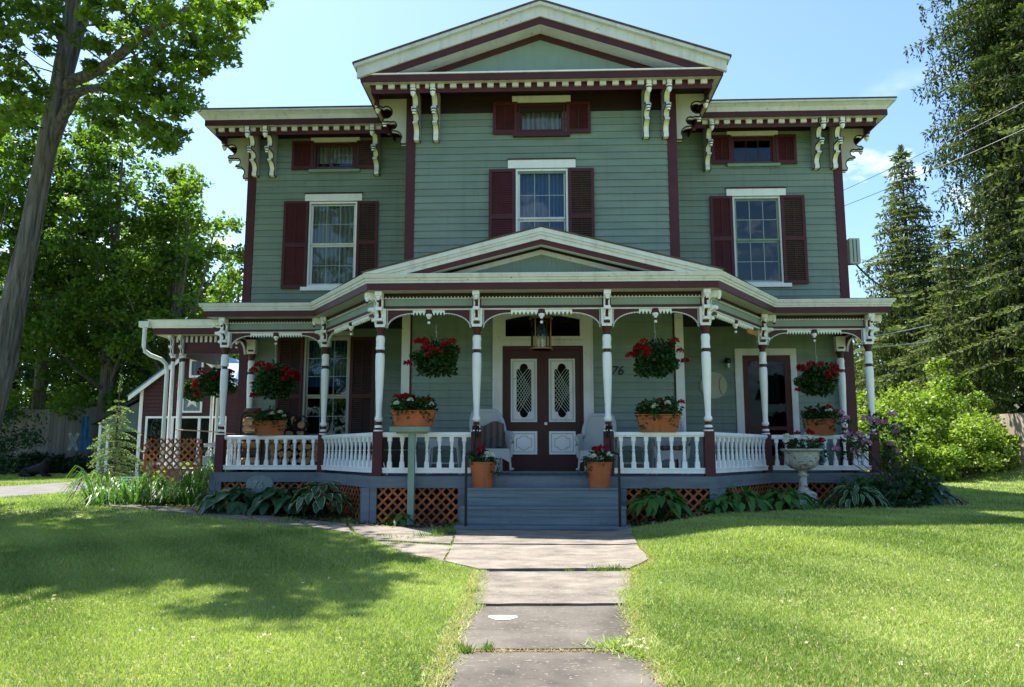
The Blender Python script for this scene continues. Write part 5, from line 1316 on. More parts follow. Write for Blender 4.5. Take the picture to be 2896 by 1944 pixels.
# ------------------------------------------------------------------ firewood
fr = empty('firewood_rack', (-5.9, 17.1, FL), 'black metal firewood rack on the left of the porch', 'firewood rack')
RX0, RX1, RY = -6.62, -4.75, 17.05
for x in (RX0 + .12, RX0 + .55):
    pass
MB().tube([(RX0 + .05, RY - .2, FL), (RX0 + .05, RY - .2, 2.0), (RX0 + .10, RY - .2, 2.08), (RX0 + .47, RY - .2, 2.08), (RX0 + .52, RY - .2, 2.0), (RX0 + .52, RY - .2, FL)], .022, 7).build('hoop', 'iron', fr)
for cx in (-5.62, -5.25): MB().tube([(cx + .16 * cos(t), RY - .22, 1.86 + .16 * sin(t)) for t in np.linspace(0, 2 * pi, 17)], .018, 5, cap=False).build('scroll', 'iron', fr)
MB().box(RX0, RX1, RY - .15, RY + .2, FL + .10, FL + .13).build('base', 'iron', fr)
def log(x0, y, z, ln, r, axis, ang, label, seed):
    n = 7; rs = [r * random.uniform(.75, 1.1) for _ in range(n)]
    if random.random() < .6: rs[0] *= .6; rs[1] *= .7
    pr = [(rs[k] * cos(2 * pi * k / n + ang), rs[k] * sin(2 * pi * k / n + ang)) for k in range(n)]
    mb = MB(); mb.mat('bark_log')
    if axis == 'x': mb.prism([(y + a, z + b) for a, b in pr], x0, x0 + ln, 'x')
    else: mb.prism([(x0 + a, z + b) for a, b in pr], y, y + ln, 'y')
    mb.mat('logend'); mb.m[-n - 2] = mb.m[-n - 1] = mb.cur
    if axis == 'x' and seed % 2 == 0:
        for k in range(n):
            am = ang + 2 * pi * (k + .5) / n
            if cos(am) < -.2: mb.m[-n + k] = mb.cur
    tag(mb.build('firewood_log', None, None), label, 'log', 'split firewood logs on the porch')
z = FL + .23
ORD = ['lowest', 'second', 'third', 'fourth', 'fifth', 'sixth', 'topmost']
for k, (h, sd) in enumerate(((.10, 0), (.10, 1), (.09, 0), (.10, 1), (.085, 0), (.10, 0), (.07, 1))):
    log(RX0 + .07, RY - .05, z, .44, h, 'x', 1.0, ORD[k] + ' log lying sideways in the hoop at the left end of the firewood rack', sd * 1 if sd else 0); z += h * 1.75
ORD = ['first', 'second', 'third', 'fourth', 'fifth', 'sixth', 'seventh', 'eighth', 'ninth', 'tenth', 'eleventh', 'twelfth']
LABL = ['log end in the lowest row behind the left balusters', 'log end in the second row behind the left balusters', 'log end in the third row behind the left balusters', 'log end in the fourth row behind the left balusters']
for row in range(4):
    for k in range(8):
        log(RX0 + .75 + k * .158 + .05 * (row % 2), RY - .17, FL + .23 + row * .145, .36, .083, 'y', random.uniform(0, 6), LABL[row] + ', ' + ORD[k] + ' from the left', 1)
for k, (a, b, c) in enumerate(((-6.5, 1.0, 2.1), (-6.05, 0, 1.98), (-5.85, 0, 2.04), (-5.62, 0, 1.95), (-5.62, 0, 1.78), (-5.86, 0, 1.86), (-5.25, 0, 1.82), (-5.42, 0, 1.92), (-5.95, 0, 1.70), (-5.75, 0, 1.62), (-5.5, 0, 1.62), (-5.25, 0, 1.64))):
    log(a, RY - .17, c, .34, .09, 'x' if b else 'y', random.uniform(0, 6), 'loose log on top of the firewood stack, ' + ['at its left end', 'left of the highest', 'the highest', 'just right of the highest', 'under the first scroll', 'left of the first scroll', 'inside the second scroll', 'between the two scrolls', 'behind the flower box at the left', 'behind the flower box centre', 'behind the flower box right', 'under the second scroll'][k], 1)
# ------------------------------------------------------------------ grill by the left diagonal rail
gr = empty('barbecue_grill', (-2.75, 15.2, FL), 'black barbecue grill behind the left railing corner', 'grill')
MB().box(-3.1, -2.45, 14.95, 15.35, 1.28, 1.62).build('lid', 'black', gr); MB().box(-3.05, -2.5, 15.0, 15.3, .88, 1.27).build('cart', 'black', gr); MB().box(-2.44, -2.2, 15.0, 15.3, 1.56, 1.59).build('side_shelf', 'black', gr)
for i, (x, h) in enumerate(((-2.72, .32), (-2.55, .27))):
    tag(MB().lathe([(0, 0), (.035, 0), (.038, .1), (.036, h * .6), (.014, h * .75), (.012, h), (0, h)], (x, 15.1, 1.621), n=10).build('glass_bottle', 'lampglass' if i else 'steel', None, smooth=True), ('taller pale bottle standing on the black grill' if i == 0 else 'shorter clear bottle standing on the black grill'), 'bottle')
tag(MB().tube([(-2.83, 14.35, FL), (-3.05, 14.6, 1.28)], .012, 5).build('broom_handle', 'white', None), 'thin white stick leaning behind the left railing', 'stick')
# ------------------------------------------------------------------ yard objects near the porch
# carved number stone
pq = MB(); pq.T = Matrix.Translation((-5.52, 15.22, .50)) @ Matrix.Rotation(.06, 4, 'Z') @ Matrix.Rotation(-.12, 4, 'X')
pts = [(-.24, -.4), (-.255, 0), (-.25, .17), (-.2, .235)] + [(-.2 + .4 * t, .235 + .055 * sin(pi * t)) for t in (.2, .4, .6, .8)] + [(.22, .235), (.265, .15), (.24, -.05), (.2, -.4)]
pq.prism(pts, 0, .07, 'y'); pqo = pq.build('number_stone', 'plaque', None); tag(pqo, 'grey carved stone marked 76 rising out of the hostas', 'number stone')
tm = text_mesh('carved_number', '76', .22, .004, 'white', pqo, (-5.55, 15.195, .60), rot=(pi / 2 - .12, 0, .06), shear=.15); tm.data.materials[0] = paint('carved_grey', (.33, .37, .36), .8)
# stone urn
ux, uy, uz = 5.02, 15.45, gz(5.02, 15.45)
ur = empty('stone_urn', (ux, uy, uz), 'weathered white stone urn on a pedestal planted with geraniums', 'urn')
MB().box(ux - .20, ux + .20, uy - .20, uy + .20, uz - .02, uz + .12).build('plinth', 'stone', ur)
mb = MB(); mb.mat('stone'); mb.lathe([(.25, .121), (.26, .20), (.20, .24), (.12, .27), (.10, .29)], (ux, uy, uz), n=8); mb.build('foot', None, ur)
MB().lathe([(.10, .285), (.075, .35), (.07, .48), (.075, .53), (.10, .545), (.105, .57), (.075, .60), (.08, .63), (.12, .655)], (ux, uy, uz), n=24).build('stem', 'stone', ur, smooth=True)
MB().lathe([(.12, .655), (.22, .69), (.285, .76), (.315, .86), (.325, .96), (.33, .97), (.325, .99), (.36, 1.01), (.395, 1.03), (.40, 1.045), (.385, 1.06), (.34, 1.055), (.31, 1.0), (0, .98)], (ux, uy, uz), n=32, mats=['stone'] * 12 + ['soil']).build('bowl', None, ur, smooth=True)
for k in range(4):
    a = -pi / 2 + k * pi / 2 + .15; q = MB(); q.T = Matrix.Translation((ux + .305 * cos(a), uy + .305 * sin(a), uz + .85)) @ Matrix.Rotation(a - pi / 2 + pi, 4, 'Z')
    q.mat('stone'); q.lathe([(0, -.12), (.05, -.09), (.075, 0), (.06, .08), (.03, .12), (0, .125)], n=10, sy=.45); q.lathe([(0, -.03), (.02, 0), (0, .05)], c=(0, -.035, 0), n=6); q.box(-.03, -.012, -.045, -.03, .03, .045); q.box(.012, .03, -.045, -.03, .03, .045); q.build('carved_mask', None, ur, smooth=True)
foliage(ur, (ux + .05, uy, uz + 1.12), (.32, .3, .12), 450, .05); foliage(ur, (ux + .33, uy - .1, uz + .95), (.09, .1, .2), 120, .04)
blossoms(ur, [(ux - .32, uy - .1, uz + 1.22), (ux - .2, uy - .15, uz + 1.28), (ux - .27, uy, uz + 1.30), (ux - .02, uy - .2, uz + 1.27), (ux + .08, uy - .1, uz + 1.33)], WHT, 1.); blossoms(ur, [(ux + .14, uy - .1, uz + 1.36), (ux - .06, uy, uz + 1.36), (ux + .34, uy - .15, uz + 1.22)], RED, 1.)
# orange freestanding lattice
lp_ = empty('lattice_screen', (-8.2, 17.3, .1), 'orange stained lattice screen standing in the daylilies left of the porch', 'lattice screen')
a = at(331, 1000, 17.2); b = at(461, 1000, 17.2)
lattice((a[0], 17.2), (b[0], 17.2), .25, at(400, 1001, 17.2)[2], pitch=.165, w=.04, parent=lp_, dark=False)
MB().box(b[0] - .03, b[0] + .01, 17.21, 17.25, .1, 1.3).build('post', 'lattice', lp_); MB().box(a[0] - .0, a[0] + .04, 17.21, 17.25, .1, 1.3).build('post', 'lattice', lp_)
# mint green garden arm chair, mostly hidden
mg = empty('garden_chair', (-9.3, 18.2, .2), 'mint green garden chair mostly hidden behind the daylilies', 'chair')
cx, cy = at(283, 1100, 18.2)[0], 18.2
for dx, dz in ((-.08, .62), (.52, 1.0)):
    MB().box(cx + dx, cx + dx + .09, cy, cy + .09, .15, dz).build('leg', 'mint', mg)
MB().box(cx - .1, cx + .6, cy - .02, cy + .12, .62, .65).build('arm', 'mint', mg); MB().box(cx - .05, cx + .55, cy, cy + .5, .40, .43).build('seat', 'mint', mg)
# utility box and wires at the right of the house
ib = empty('electric_meter_box', (7.15, 18.2, 5.6), 'pale grey ribbed insulator box fixed to the right house corner', 'utility box')
p = at(1946, 545, 18.3); q = at(1946, 602, 18.3)
MB().box(p[0] - .11, p[0] + .13, 18.25, 18.45, q[2], p[2]).build('box', 'stand', ib).data.materials[0] = paint('grey_box', (.42, .44, .43), .5)
mb = MB(); mb.mat('black')
for dx in (-.03, .05): mb.box(p[0] + dx - .008, p[0] + dx + .008, 18.243, 18.2495, q[2] + .03, p[2] - .03)
mb.tube([(6.95, 18.3, q[2] - .05), (p[0], 18.35, q[2])], .02, 5); mb.tube([(7.0, 18.3, p[2] + .28), (7.05, 18.28, p[2] + .5), (7.15, 18.25, p[2] + .35)], .03, 5); mb.build('fitting', None, ib)
def wire(name, pts, r, m, label): tag(MB().tube(pts, r, 5).build(name, m, None), label, 'wire', 'overhead wires by the right side of the house')
def sagpts(a, b, sag, n=12): return [tuple(np.array(a) * (1 - t) + np.array(b) * t - np.array((0, 0, sag * 4 * t * (1 - t)))) for t in np.linspace(0, 1, n)]
wire('overhead_wire', sagpts((7.0, 18.4, at(1930, 446, 18.4)[2]), at(2390, 205, 14), .05), .006, 'iron', 'upper thin wire running from the house corner up to the right')
wire('overhead_wire', sagpts((7.0, 18.4, at(1932, 480, 18.4)[2]), at(2390, 270, 14), .05), .006, 'iron', 'second thin wire just below the upper one')
wire('service_cable', sagpts(at(1950, 600, 18.4), at(2080, 668, 19.5), .25), .022, 'iron', 'thick drooping service cable below the pale utility box')
wire('telephone_wire', sagpts(at(1985, 768, 21), at(2125, 741, 22), .02), .012, 'muntin', 'upper pale cable in front of the far spruce')
wire('telephone_wire', sagpts(at(1960, 795, 20), at(2125, 778, 22), .02), .012, 'muntin', 'lower pale cable in front of the far spruce')
# ------------------------------------------------------------------ back yard left: fence, sign, towel, barn, dog
def board_fence(name, p, q, n, h, m, label, wave=.0, parent_z=0, rails=False, w=.95, post=False):
    r = empty(name, ((p[0] + q[0]) / 2, (p[1] + q[1]) / 2, gz((p[0] + q[0]) / 2, (p[1] + q[1]) / 2)), label, 'fence')
    T, ln = frame_on(p, q)
    for k in range(n):
        x0, x1 = ln * k / n, ln * (k + w) / n; c = T @ Vector(((x0 + x1) / 2, 0, 0)); g = gz(c.x, c.y)
        mb = MB(); mb.T = T; hh = h + wave * sin(3 * k / n * pi) + random.uniform(-.01, .02); y = random.uniform(-.004, .004)
        mb.box(x0, x1, y, y + .02, g - .05, g + hh); mb.build('board', m, r)
    if rails:
        for z in (.62, 1.42):
            mb = MB(); mb.T = T; a = T @ Vector((0, 0, 0)); b = T @ Vector((ln, 0, 0)); ga, gb = gz(a.x, a.y), gz(b.x, b.y)
            mb.add([(0, -.09, ga + z), (ln, -.09, gb + z), (ln, -.005, gb + z), (0, -.005, ga + z), (0, -.09, ga + z + .09), (ln, -.09, gb + z + .09), (ln, -.005, gb + z + .09), (0, -.005, ga + z + .09)], [(0, 3, 2, 1), (4, 5, 6, 7), (0, 1, 5, 4), (1, 2, 6, 5), (2, 3, 7, 6), (3, 0, 4, 7)]); mb.build('rail', m, r)
        for x in (.02, ln * .5, ln - .05):
            mb = MB(); mb.T = T; c = T @ Vector((x, 0, 0)); mb.box(x - .05, x + .05, -.10, -.0051, gz(c.x, c.y) - .1, gz(c.x, c.y) + h); mb.build('post', 'lattice' if 0 else 'bark_log', r)
    return r
FY = 39.0
fa = at(40, 1050, FY); fb = at(250, 1050, FY - 1)
board_fence('wooden_fence', (fa[0] - 4, FY), (fb[0], FY - 1), 44, at(150, 934, FY)[2] - gz(fa[0], FY), 'fence_g', 'weathered grey board fence in the shade across the back lawn', wave=.06)
xc = at(168, 1008, FY - 1.5); zc = xc[2]
sg = empty('railroad_crossing_sign', (xc[0], FY - 1.5, zc), 'white crossbuck railroad crossing sign hung on the grey fence', 'sign')
for s, tx in ((1, 'RAILROAD'), (-1, 'CROSSING')):
    T = Matrix.Translation((xc[0], FY - 1.51 - (.02 if s > 0 else 0), zc)) @ Matrix.Rotation(s * R(62), 4, 'Y')
    mb = MB(); mb.T = T; mb.mat('muntin'); mb.box(-.47, .47, -.008, .008, -.08, .08); bl = mb.build('blade', None, sg)  # white sign in grey, the trees' shade put into its colour
    t_ = text_mesh('lettering', tx, .135, .002, 'black', bl, (xc[0], FY - 1.525 - (.02 if s > 0 else 0), zc), rot=(pi / 2, s * R(62), 0)); t_.scale = (1.05, 1, 1)
tw = MB(); c = at(194, 1008, FY - 1.5); zt, zbm = at(194, 950, FY - 1.5)[2], at(194, 1032, FY - 1.5)[2]; vs = []
for i in range(9):
    for j in range(7): t = j / 6; vs.append((c[0] + (-.22 + .44 * i / 8) * (1 + .35 * t) + .06 * t, FY - 1.55 - .04 * sin(i * 1.7 + t), zt + (zbm - zt) * t + .1 * t * (1 - i / 8)))
tw.add(vs, [(i * 7 + j, (i + 1) * 7 + j, (i + 1) * 7 + j + 1, i * 7 + j + 1) for i in range(8) for j in range(6)]); tag(tw.build('towel', 'towel', None, smooth=True, fix=False), 'blue and white towel hanging on the grey fence beside the crossing sign', 'towel')
# barn
BY = 30.0
bx = lambda x, y=900, Y=BY: at(x, y, Y)[0]; bz = lambda y, x=400, Y=BY: at(x, y, Y)[2]
barn = empty('red_barn', (bx(440), BY, gz(bx(440), BY)), 'dark red barn with a star panel behind the side porch', 'barn')
xl, xr, xa = bx(322), bx(560), bx(441); ze, za = bz(888, 322), bz(795); g0 = .1
MB().prism([(xl, g0), (xr, g0), (xr, ze), (xa, za - .12), (xl, ze)], BY, BY + 7, 'y').build('wall', 'barnred', barn)
bm_ = MB().box(0, 1, -.012, 0, 0, .008).mesh('siding_line', 'dark')
mb = MB(); mb.mat('white')
sl = (za - ze) / (xa - xl)
for s, xe in ((-1, xl - .35), (1, xr + .35)):
    zz = za - abs(xe - xa) * sl
    mb.add([(xa, BY - .3, za), (xe, BY - .3, zz), (xe, BY - .3, zz - .2), (xa, BY - .3, za - .2), (xa, BY - .26, za), (xe, BY - .26, zz), (xe, BY - .26, zz - .2), (xa, BY - .26, za - .2)], [(0, 1, 2, 3), (4, 7, 6, 5), (0, 4, 5, 1), (1, 5, 6, 2), (2, 6, 7, 3)])
mb.build('rake_board', None, barn)
mb = MB(); mb.mat('blue')
for s, xe in ((-1, xl - .4), (1, xr + .4)):
    zz = za - abs(xe - xa) * sl; mb.add([(xa, BY - .32, za + .04), (xe, BY - .32, zz + .04), (xe, BY + 7.2, zz + .04), (xa, BY + 7.2, za + .04), (xa, BY - .32, za - .02), (xe, BY - .32, zz - .02), (xe, BY + 7.2, zz - .02), (xa, BY + 7.2, za - .02)], [(0, 1, 2, 3), (4, 7, 6, 5), (0, 4, 5, 1), (1, 5, 6, 2)])
mb.build('roof', None, barn)
mb = MB(); mb.mat('dark')
for k in range(34):
    z = g0 + .15 * (k + 1); hw_ = xr - xa if z < ze else (za - .15 - z) / (za - ze) * (xr - xa)
    if hw_ > .1: mb.box(xa - hw_, xa + hw_, BY - .012, BY - .001, z, z + .015)
mb.build('siding_edge', None, barn, kind='stuff')
MB().box(xl - .03, xl + .1, BY - .03, BY - .001, g0, ze).build('corner_board', 'white', barn)
# star panel, upper window, big window
sx0, sx1, sz0, sz1 = bx(417), bx(463), bz(942), bz(886)
mb = MB(); mb.mat('white'); frame_rect(mb, sx0, sx1, sz0, sz1, .07, BY - .05, BY - .002); mb.mat('plaque'); mb.box(sx0 + .07, sx1 - .07, BY - .02, BY - .003, sz0 + .07, sz1 - .07); spn = mb.build('star_panel', None, barn)
mb = MB(); c = ((sx0 + sx1) / 2, (sz0 + sz1) / 2); rr = (sx1 - sx0) * .42; ps = []
for k in range(10):
    r_ = rr if k % 2 == 0 else rr * .4; t = pi / 2 + k * pi / 5; ps.append((c[0] + r_ * cos(t), BY - .025, c[1] + r_ * sin(t)))
ps.append((c[0], BY - .13, c[1])); mb.add(ps, [(k, (k + 1) % 10, 10) for k in range(10)]); mb.build('star', 'white', spn, fix=False)
def bwin(x0, x1, z0, z1, cols, name='window'):
    mb = MB(); mb.mat('white'); frame_rect(mb, x0, x1, z0, z1, .08, BY - .05, BY - .002)
    for k in range(1, cols): x = x0 + (x1 - x0) * k / cols; mb.box(x - .05, x + .05, BY - .048, BY - .003, z0 + .08, z1 - .08)
    mb.mat('room'); mb.box(x0 + .08, x1 - .08, BY - .004, BY - .002, z0 + .08, z1 - .08); w_ = mb.build(name, None, barn)
    for k in range(cols):
        a_, b_ = x0 + (x1 - x0) * k / cols + .09, x0 + (x1 - x0) * (k + 1) / cols - .09; MB().box(a_, b_, BY - .02, BY - .015, z0 + .08, z1 - .08).build('pane', 'glass', w_)
bwin(bx(430), bx(462), bz(862), bz(820), 1); bwin(bx(337), bx(520), bz(1060), bz(950), 3)
mb = MB(); mb.mat('blue'); mb.add([(bx(490, 830), BY + .2, bz(828, 500)), (bx(545, 830), BY + .2, bz(828, 545)), (bx(545), BY - .6, bz(880, 545)), (bx(498), BY - .6, bz(845, 500))], [(0, 1, 2, 3)]); mb.build('dormer_roof', None, barn, fix=False)
# grey green shed attached on the left
shed = empty('garden_shed', (bx(270), BY + .5, .3), 'grey green lean-to shed at the left side of the barn', 'shed')
s0, s1 = bx(216), bx(321)
MB().prism([(s0, .1), (s1, .1), (s1, bz(905, 316)), (s0, bz(964, 220))], BY + .5, BY + 5, 'y').build('wall', 'shed', shed)
MB().prism([(s0 - .25, bz(969, 212)), (s1 + .0, bz(903, 316) + .02), (s1 + .0, bz(903, 316) + .10), (s0 - .25, bz(969, 212) + .08)], BY + .3, BY + 5.2, 'y').build('roof', 'black', shed)
mb = MB(); mb.mat('white')
for x in (s0 + .0, s0 + .33): mb.box(x, x + .1, BY + .45, BY + .499, .1, bz(968, 220))
mb.build('trim', None, shed); MB().box(s0 + .5, s1 - .3, BY + .46, BY + .499, .1, bz(985)).build('door', 'room', shed)
# dog
dg = empty('dog', (0, 0, 0), 'large black shaggy dog lying on the lawn beside the driveway', 'dog')
me = bpy.data.meshes.new('dog_body')
DX, DY = at(82, 1088, 31)[0], 31.0; DZ = gz(DX, DY)
sk = [((-.50, 0, .20), .19), ((-.28, 0, .24), .21), ((0, 0, .30), .20), ((.22, 0, .36), .20), ((.34, 0, .50), .16), ((.38, 0, .62), .13), ((.43, 0, .70), .135), ((.54, -.01, .67), .085), ((.62, -.01, .65), .065),
      ((-.42, -.20, .16), .15), ((-.20, -.26, .08), .08), ((-.04, -.27, .05), .055), ((-.42, .20, .16), .15), ((-.18, .26, .08), .08),
      ((.33, -.12, .24), .11), ((.37, -.14, .08), .07), ((.56, -.14, .055), .06), ((.33, .12, .24), .11), ((.37, .14, .08), .07), ((.56, .14, .055), .06),
      ((-.68, .05, .08), .07), ((-.80, .15, .05), .05)]
ed = [(0, 1), (1, 2), (2, 3), (3, 4), (4, 5), (5, 6), (6, 7), (7, 8), (0, 9), (9, 10), (10, 11), (0, 12), (12, 13), (3, 14), (14, 15), (15, 16), (3, 17), (17, 18), (18, 19), (0, 20), (20, 21)]
me.from_pydata([p for p, r in sk], ed, []); body = bpy.data.objects.new('body', me); COL.objects.link(body)
sm = body.modifiers.new('skin', 'SKIN')
for i, (p, r) in enumerate(sk): me.skin_vertices[0].data[i].radius = (r, r)
me.skin_vertices[0].data[2].use_root = True
ss = body.modifiers.new('sub', 'SUBSURF'); ss.levels = ss.render_levels = 2
dp = bpy.context.evaluated_depsgraph_get(); bme = bpy.data.meshes.new_from_object(body.evaluated_get(dp)); body.modifiers.clear(); body.data = bme; bme.materials.clear(); bme.materials.append(M['fur'])
for p_ in bme.polygons: p_.use_smooth = True
body.parent = dg
for s in (-1, 1): MB().prism([(.40, .77), (.46, .75), (.46, .61), (.40, .58), (.36, .66)], s * .12, s * .15, 'y').build('ear', 'fur', dg)
MB().lathe([(0, -.02), (.022, 0), (0, .02)], (.685, -.01, .665), n=8).build('nose', 'black', dg)
dg.location = (DX, DY, DZ); dg.scale = (.98, .98, 1.0)
# right fence
fR = [at(2345, 1049, 25.5), at(2285, 1030, 31)]
board_fence('wooden_fence', (16.35, 24.3), (15.3, 31.5), 42, 1.62, 'fence_r', 'sunlit bleached board fence at the right edge behind the shrubs', rails=True)
# ------------------------------------------------------------------ trees and plants
def clumps(C, Rr, n, size, up=.55, aspect=.8, flat=.55, lobed=False, droop=0.):
    "leaf clouds: C (k,3) centres, Rr radii, n leaves each"
    k = len(C); d = unit(rng.normal(size=(k * n, 3))) * rng.random((k * n, 1)) ** .45
    d[:, 2] *= flat
    P = np.repeat(np.asarray(C), n, 0) + d * np.repeat(np.asarray(Rr), n)[:, None]
    return leafcloud(P, size, up=up, aspect=aspect, lobed=lobed, droop=droop)
def vary(A, per, k, amt=.5):
    "give whole clumps a lighter or darker tone"
    t = np.repeat(rng.random(k), per); return np.clip(A * (1 - amt) + t * amt, 0, 1)
def tree(name, x, y, h, R_, label, mat='tree2', bark_='barkm', base=.25, nclump=150, per=60, size=.26, cr=.9, trunk=.3, group='trees behind the house and barn', low=None, flat=.6, squash=1.0):
    g = gz(x, y); t = empty(name, (x, y, g), label, 'tree', group)
    zc = g + h * (1 + base) / 2; rz = h * (1 - base) / 2
    C = []
    while len(C) < nclump:
        d = rng.normal(size=3); d /= np.linalg.norm(d); r = rng.random() ** .38
        p = d * r; w = 1 - .25 * max(0, p[2]) ; C.append((x + p[0] * R_ * w, y + p[1] * R_ * w * squash, zc + p[2] * rz))
    C = np.array(C); Rr = cr * .82 * (.55 + .8 * rng.random(nclump))
    V, F, A = clumps(C, Rr, per, size, flat=flat)
    npmesh('crown', V, F, mat, vary(A, per * 4, nclump), t)
    mb = MB(); lean = random.uniform(-.3, .3)
    pts = [(x, y, g - .3), (x + lean * .3, y, g + h * .25), (x + lean, y + lean * .5, g + h * .55), (x + lean * 1.2, y, g + h * .88)]
    mb.tube(pts, [trunk * 1.25, trunk, trunk * .6, trunk * .12], 9)
    for i in rng.choice(nclump, 26, replace=False):
        c = C[i]; s = random.uniform(.25, .7); q = (x + lean * s, y, g + h * s * .8)
        if c[2] < q[2]: continue
        m = ((q[0] + c[0]) / 2, (q[1] + c[1]) / 2, (q[2] + c[2]) / 2 - .3); mb.tube([q, m, tuple(c)], [trunk * .35, trunk * .2, .02], 5)
    mb.build('trunk', bark_, t, smooth=True)
    return t
# ---- the near maple at the left edge
my = 13.6
mt = empty('maple_tree', (at(-60, 1160, my)[0], my, gz(-10, my)), 'big leaning maple with grey furrowed trunk at the left edge of the lawn', 'tree')
tp = [(-70, 1175), (-52, 1080), (-28, 960), (9, 810), (31, 700), (53, 600), (74, 500), (95, 400), (108, 330), (126, 270), (135, 200), (150, 110), (168, 0), (190, -160), (215, -400)]
wd = [.30, .25, .225, .205, .195, .185, .17, .155, .16, .195, .155, .14, .13, .11, .07]
from mathutils import noise as mn
TP = [Vector(at(x, y, my)) for x, y in tp]; VV, FF = [], []; NR, NC = 260, 64; cum = [0]
for i in range(1, len(TP)): cum.append(cum[-1] + (TP[i] - TP[i - 1]).length)
for i in range(NR + 1):
    l = cum[-1] * i / NR; j = max(k for k in range(len(cum)) if cum[k] <= l + 1e-6); j = min(j, len(TP) - 2); u = (l - cum[j]) / (cum[j + 1] - cum[j])
    c_ = TP[j].lerp(TP[j + 1], u); r_ = wd[j] * (1 - u) + wd[j + 1] * u
    for k in range(NC):
        t = 2 * pi * k / NC; q = Vector((cos(t) * 2.6, sin(t) * 2.6, l * .9)); rid = abs(mn.noise(Vector((q.x * 2.3, q.y * 2.3, q.z * .55)))) ; big = mn.noise(Vector((cos(t), sin(t), l * .6)))
        rr_ = r_ * (1 + .12 * big + .17 * (rid - .25)) + .012 * mn.noise(q * 5); VV.append((c_.x + cos(t) * rr_, c_.y + sin(t) * rr_, c_.z))
for i in range(NR):
    for k in range(NC): FF.append((i * NC + k, i * NC + (k + 1) % NC, (i + 1) * NC + (k + 1) % NC, (i + 1) * NC + k))
mb = MB(); mb.add(VV, FF)
def limb(pts, r0, r1, n=8):
    P = [at(x, y, Y) for x, y, Y in pts]; mb.tube(P, list(np.linspace(r0, r1, len(P))), n); return P
LIMBS = [limb([(124, 300, 13.6), (150, 255, 13.5), (172, 215, 13.3), (200, 202, 13.1), (235, 200, 12.9), (280, 215, 12.6), (330, 225, 12.2), (380, 215, 12.0)], .11, .03),
         limb([(148, 205, 13.6), (165, 185, 13.5), (200, 172, 13.3), (245, 148, 13.0), (290, 112, 12.7), (330, 75, 12.5), (385, 48, 12.2), (440, 15, 12.0), (520, -40, 11.8), (600, -60, 11.6)], .12, .04),
         limb([(140, 215, 13.7), (165, 130, 13.9), (185, 60, 14.1), (202, 0, 14.2), (230, -120, 14.4), (280, -300, 14.5)], .12, .06),
         limb([(330, 75, 12.5), (360, 100, 12.4), (400, 110, 12.3), (450, 120, 12.2), (500, 130, 12.1)], .035, .01),
         limb([(385, 48, 12.2), (440, 60, 12.1), (500, 50, 12)], .03, .01),
         limb([(150, 110, 13.6), (120, 60, 13.9), (80, 20, 14.2), (30, -10, 14.5)], .06, .02),
         limb([(130, 260, 13.6), (100, 190, 14.2), (60, 140, 14.6), (10, 110, 15)], .04, .015),
         limb([(280, 215, 12.6), (300, 260, 12.4), (340, 290, 12.3), (380, 300, 12.2)], .02, .008),
         limb([(190, -160, 13.6), (100, -260, 12.5), (-40, -330, 11)], .1, .04), limb([(200, -250, 13.6), (330, -300, 12.8), (420, -330, 12)], .1, .04)]
vis = [(585, 8), (560, 30), (530, 10), (520, 55), (490, 25), (455, 15), (470, 60), (500, 100), (515, 125), (480, 125), (440, 90), (420, 40), (380, 20), (350, 50), (330, 20), (300, 45), (260, 20), (240, 60), (290, 85), (340, 110), (390, 90), (410, 130), (455, 150), (425, 165), (370, 150), (320, 150), (280, 170), (240, 110), (215, 150),
       (350, 190), (395, 195), (425, 225), (410, 260), (370, 240), (330, 225), (300, 205), (260, 190), (240, 235), (215, 260), (280, 245), (320, 270), (360, 285), (395, 300), (340, 310), (375, 330), (250, 280),
       (15, 30), (50, 15), (90, 45), (60, 75), (20, 80), (120, 20), (110, 60), (15, 130), (45, 165), (85, 205), (100, 240), (30, 210), (10, 190), (60, 235), (20, 260), (95, 110), (205, 35), (230, 5), (200, 90)]
C = []; Rr = []
for x, y in vis:
    for _ in range(2):
        C.append(at(x + random.uniform(-12, 12), y + random.uniform(-10, 10), my + random.uniform(-2.2, 1.6) - (1.0 if x > 250 else 0))); Rr.append(random.uniform(.16, .38))
nv = len(C)
V1 = clumps(np.array(C), np.array(Rr), 95, .085, up=.7, flat=.55, lobed=True)
V1 = (V1[0], V1[1], vary(V1[2], 95 * 6, nv, .45))
mb_t = []
AL = [p for P in LIMBS for p in P]
for c in C[::2]:
    q = min(AL, key=lambda p: (p[0] - c[0]) ** 2 + (p[1] - c[1]) ** 2 + (p[2] - c[2]) ** 2)
    mb.tube([q, ((q[0] + c[0]) / 2 + random.uniform(-.1, .1), (q[1] + c[1]) / 2, (q[2] + c[2]) / 2 + random.uniform(-.05, .12)), c], [.018, .013, .004], 4)
mb.build('trunk', 'barkm', mt, smooth=True)
npmesh('crown', *V1[:2], 'maple', V1[2], mt)
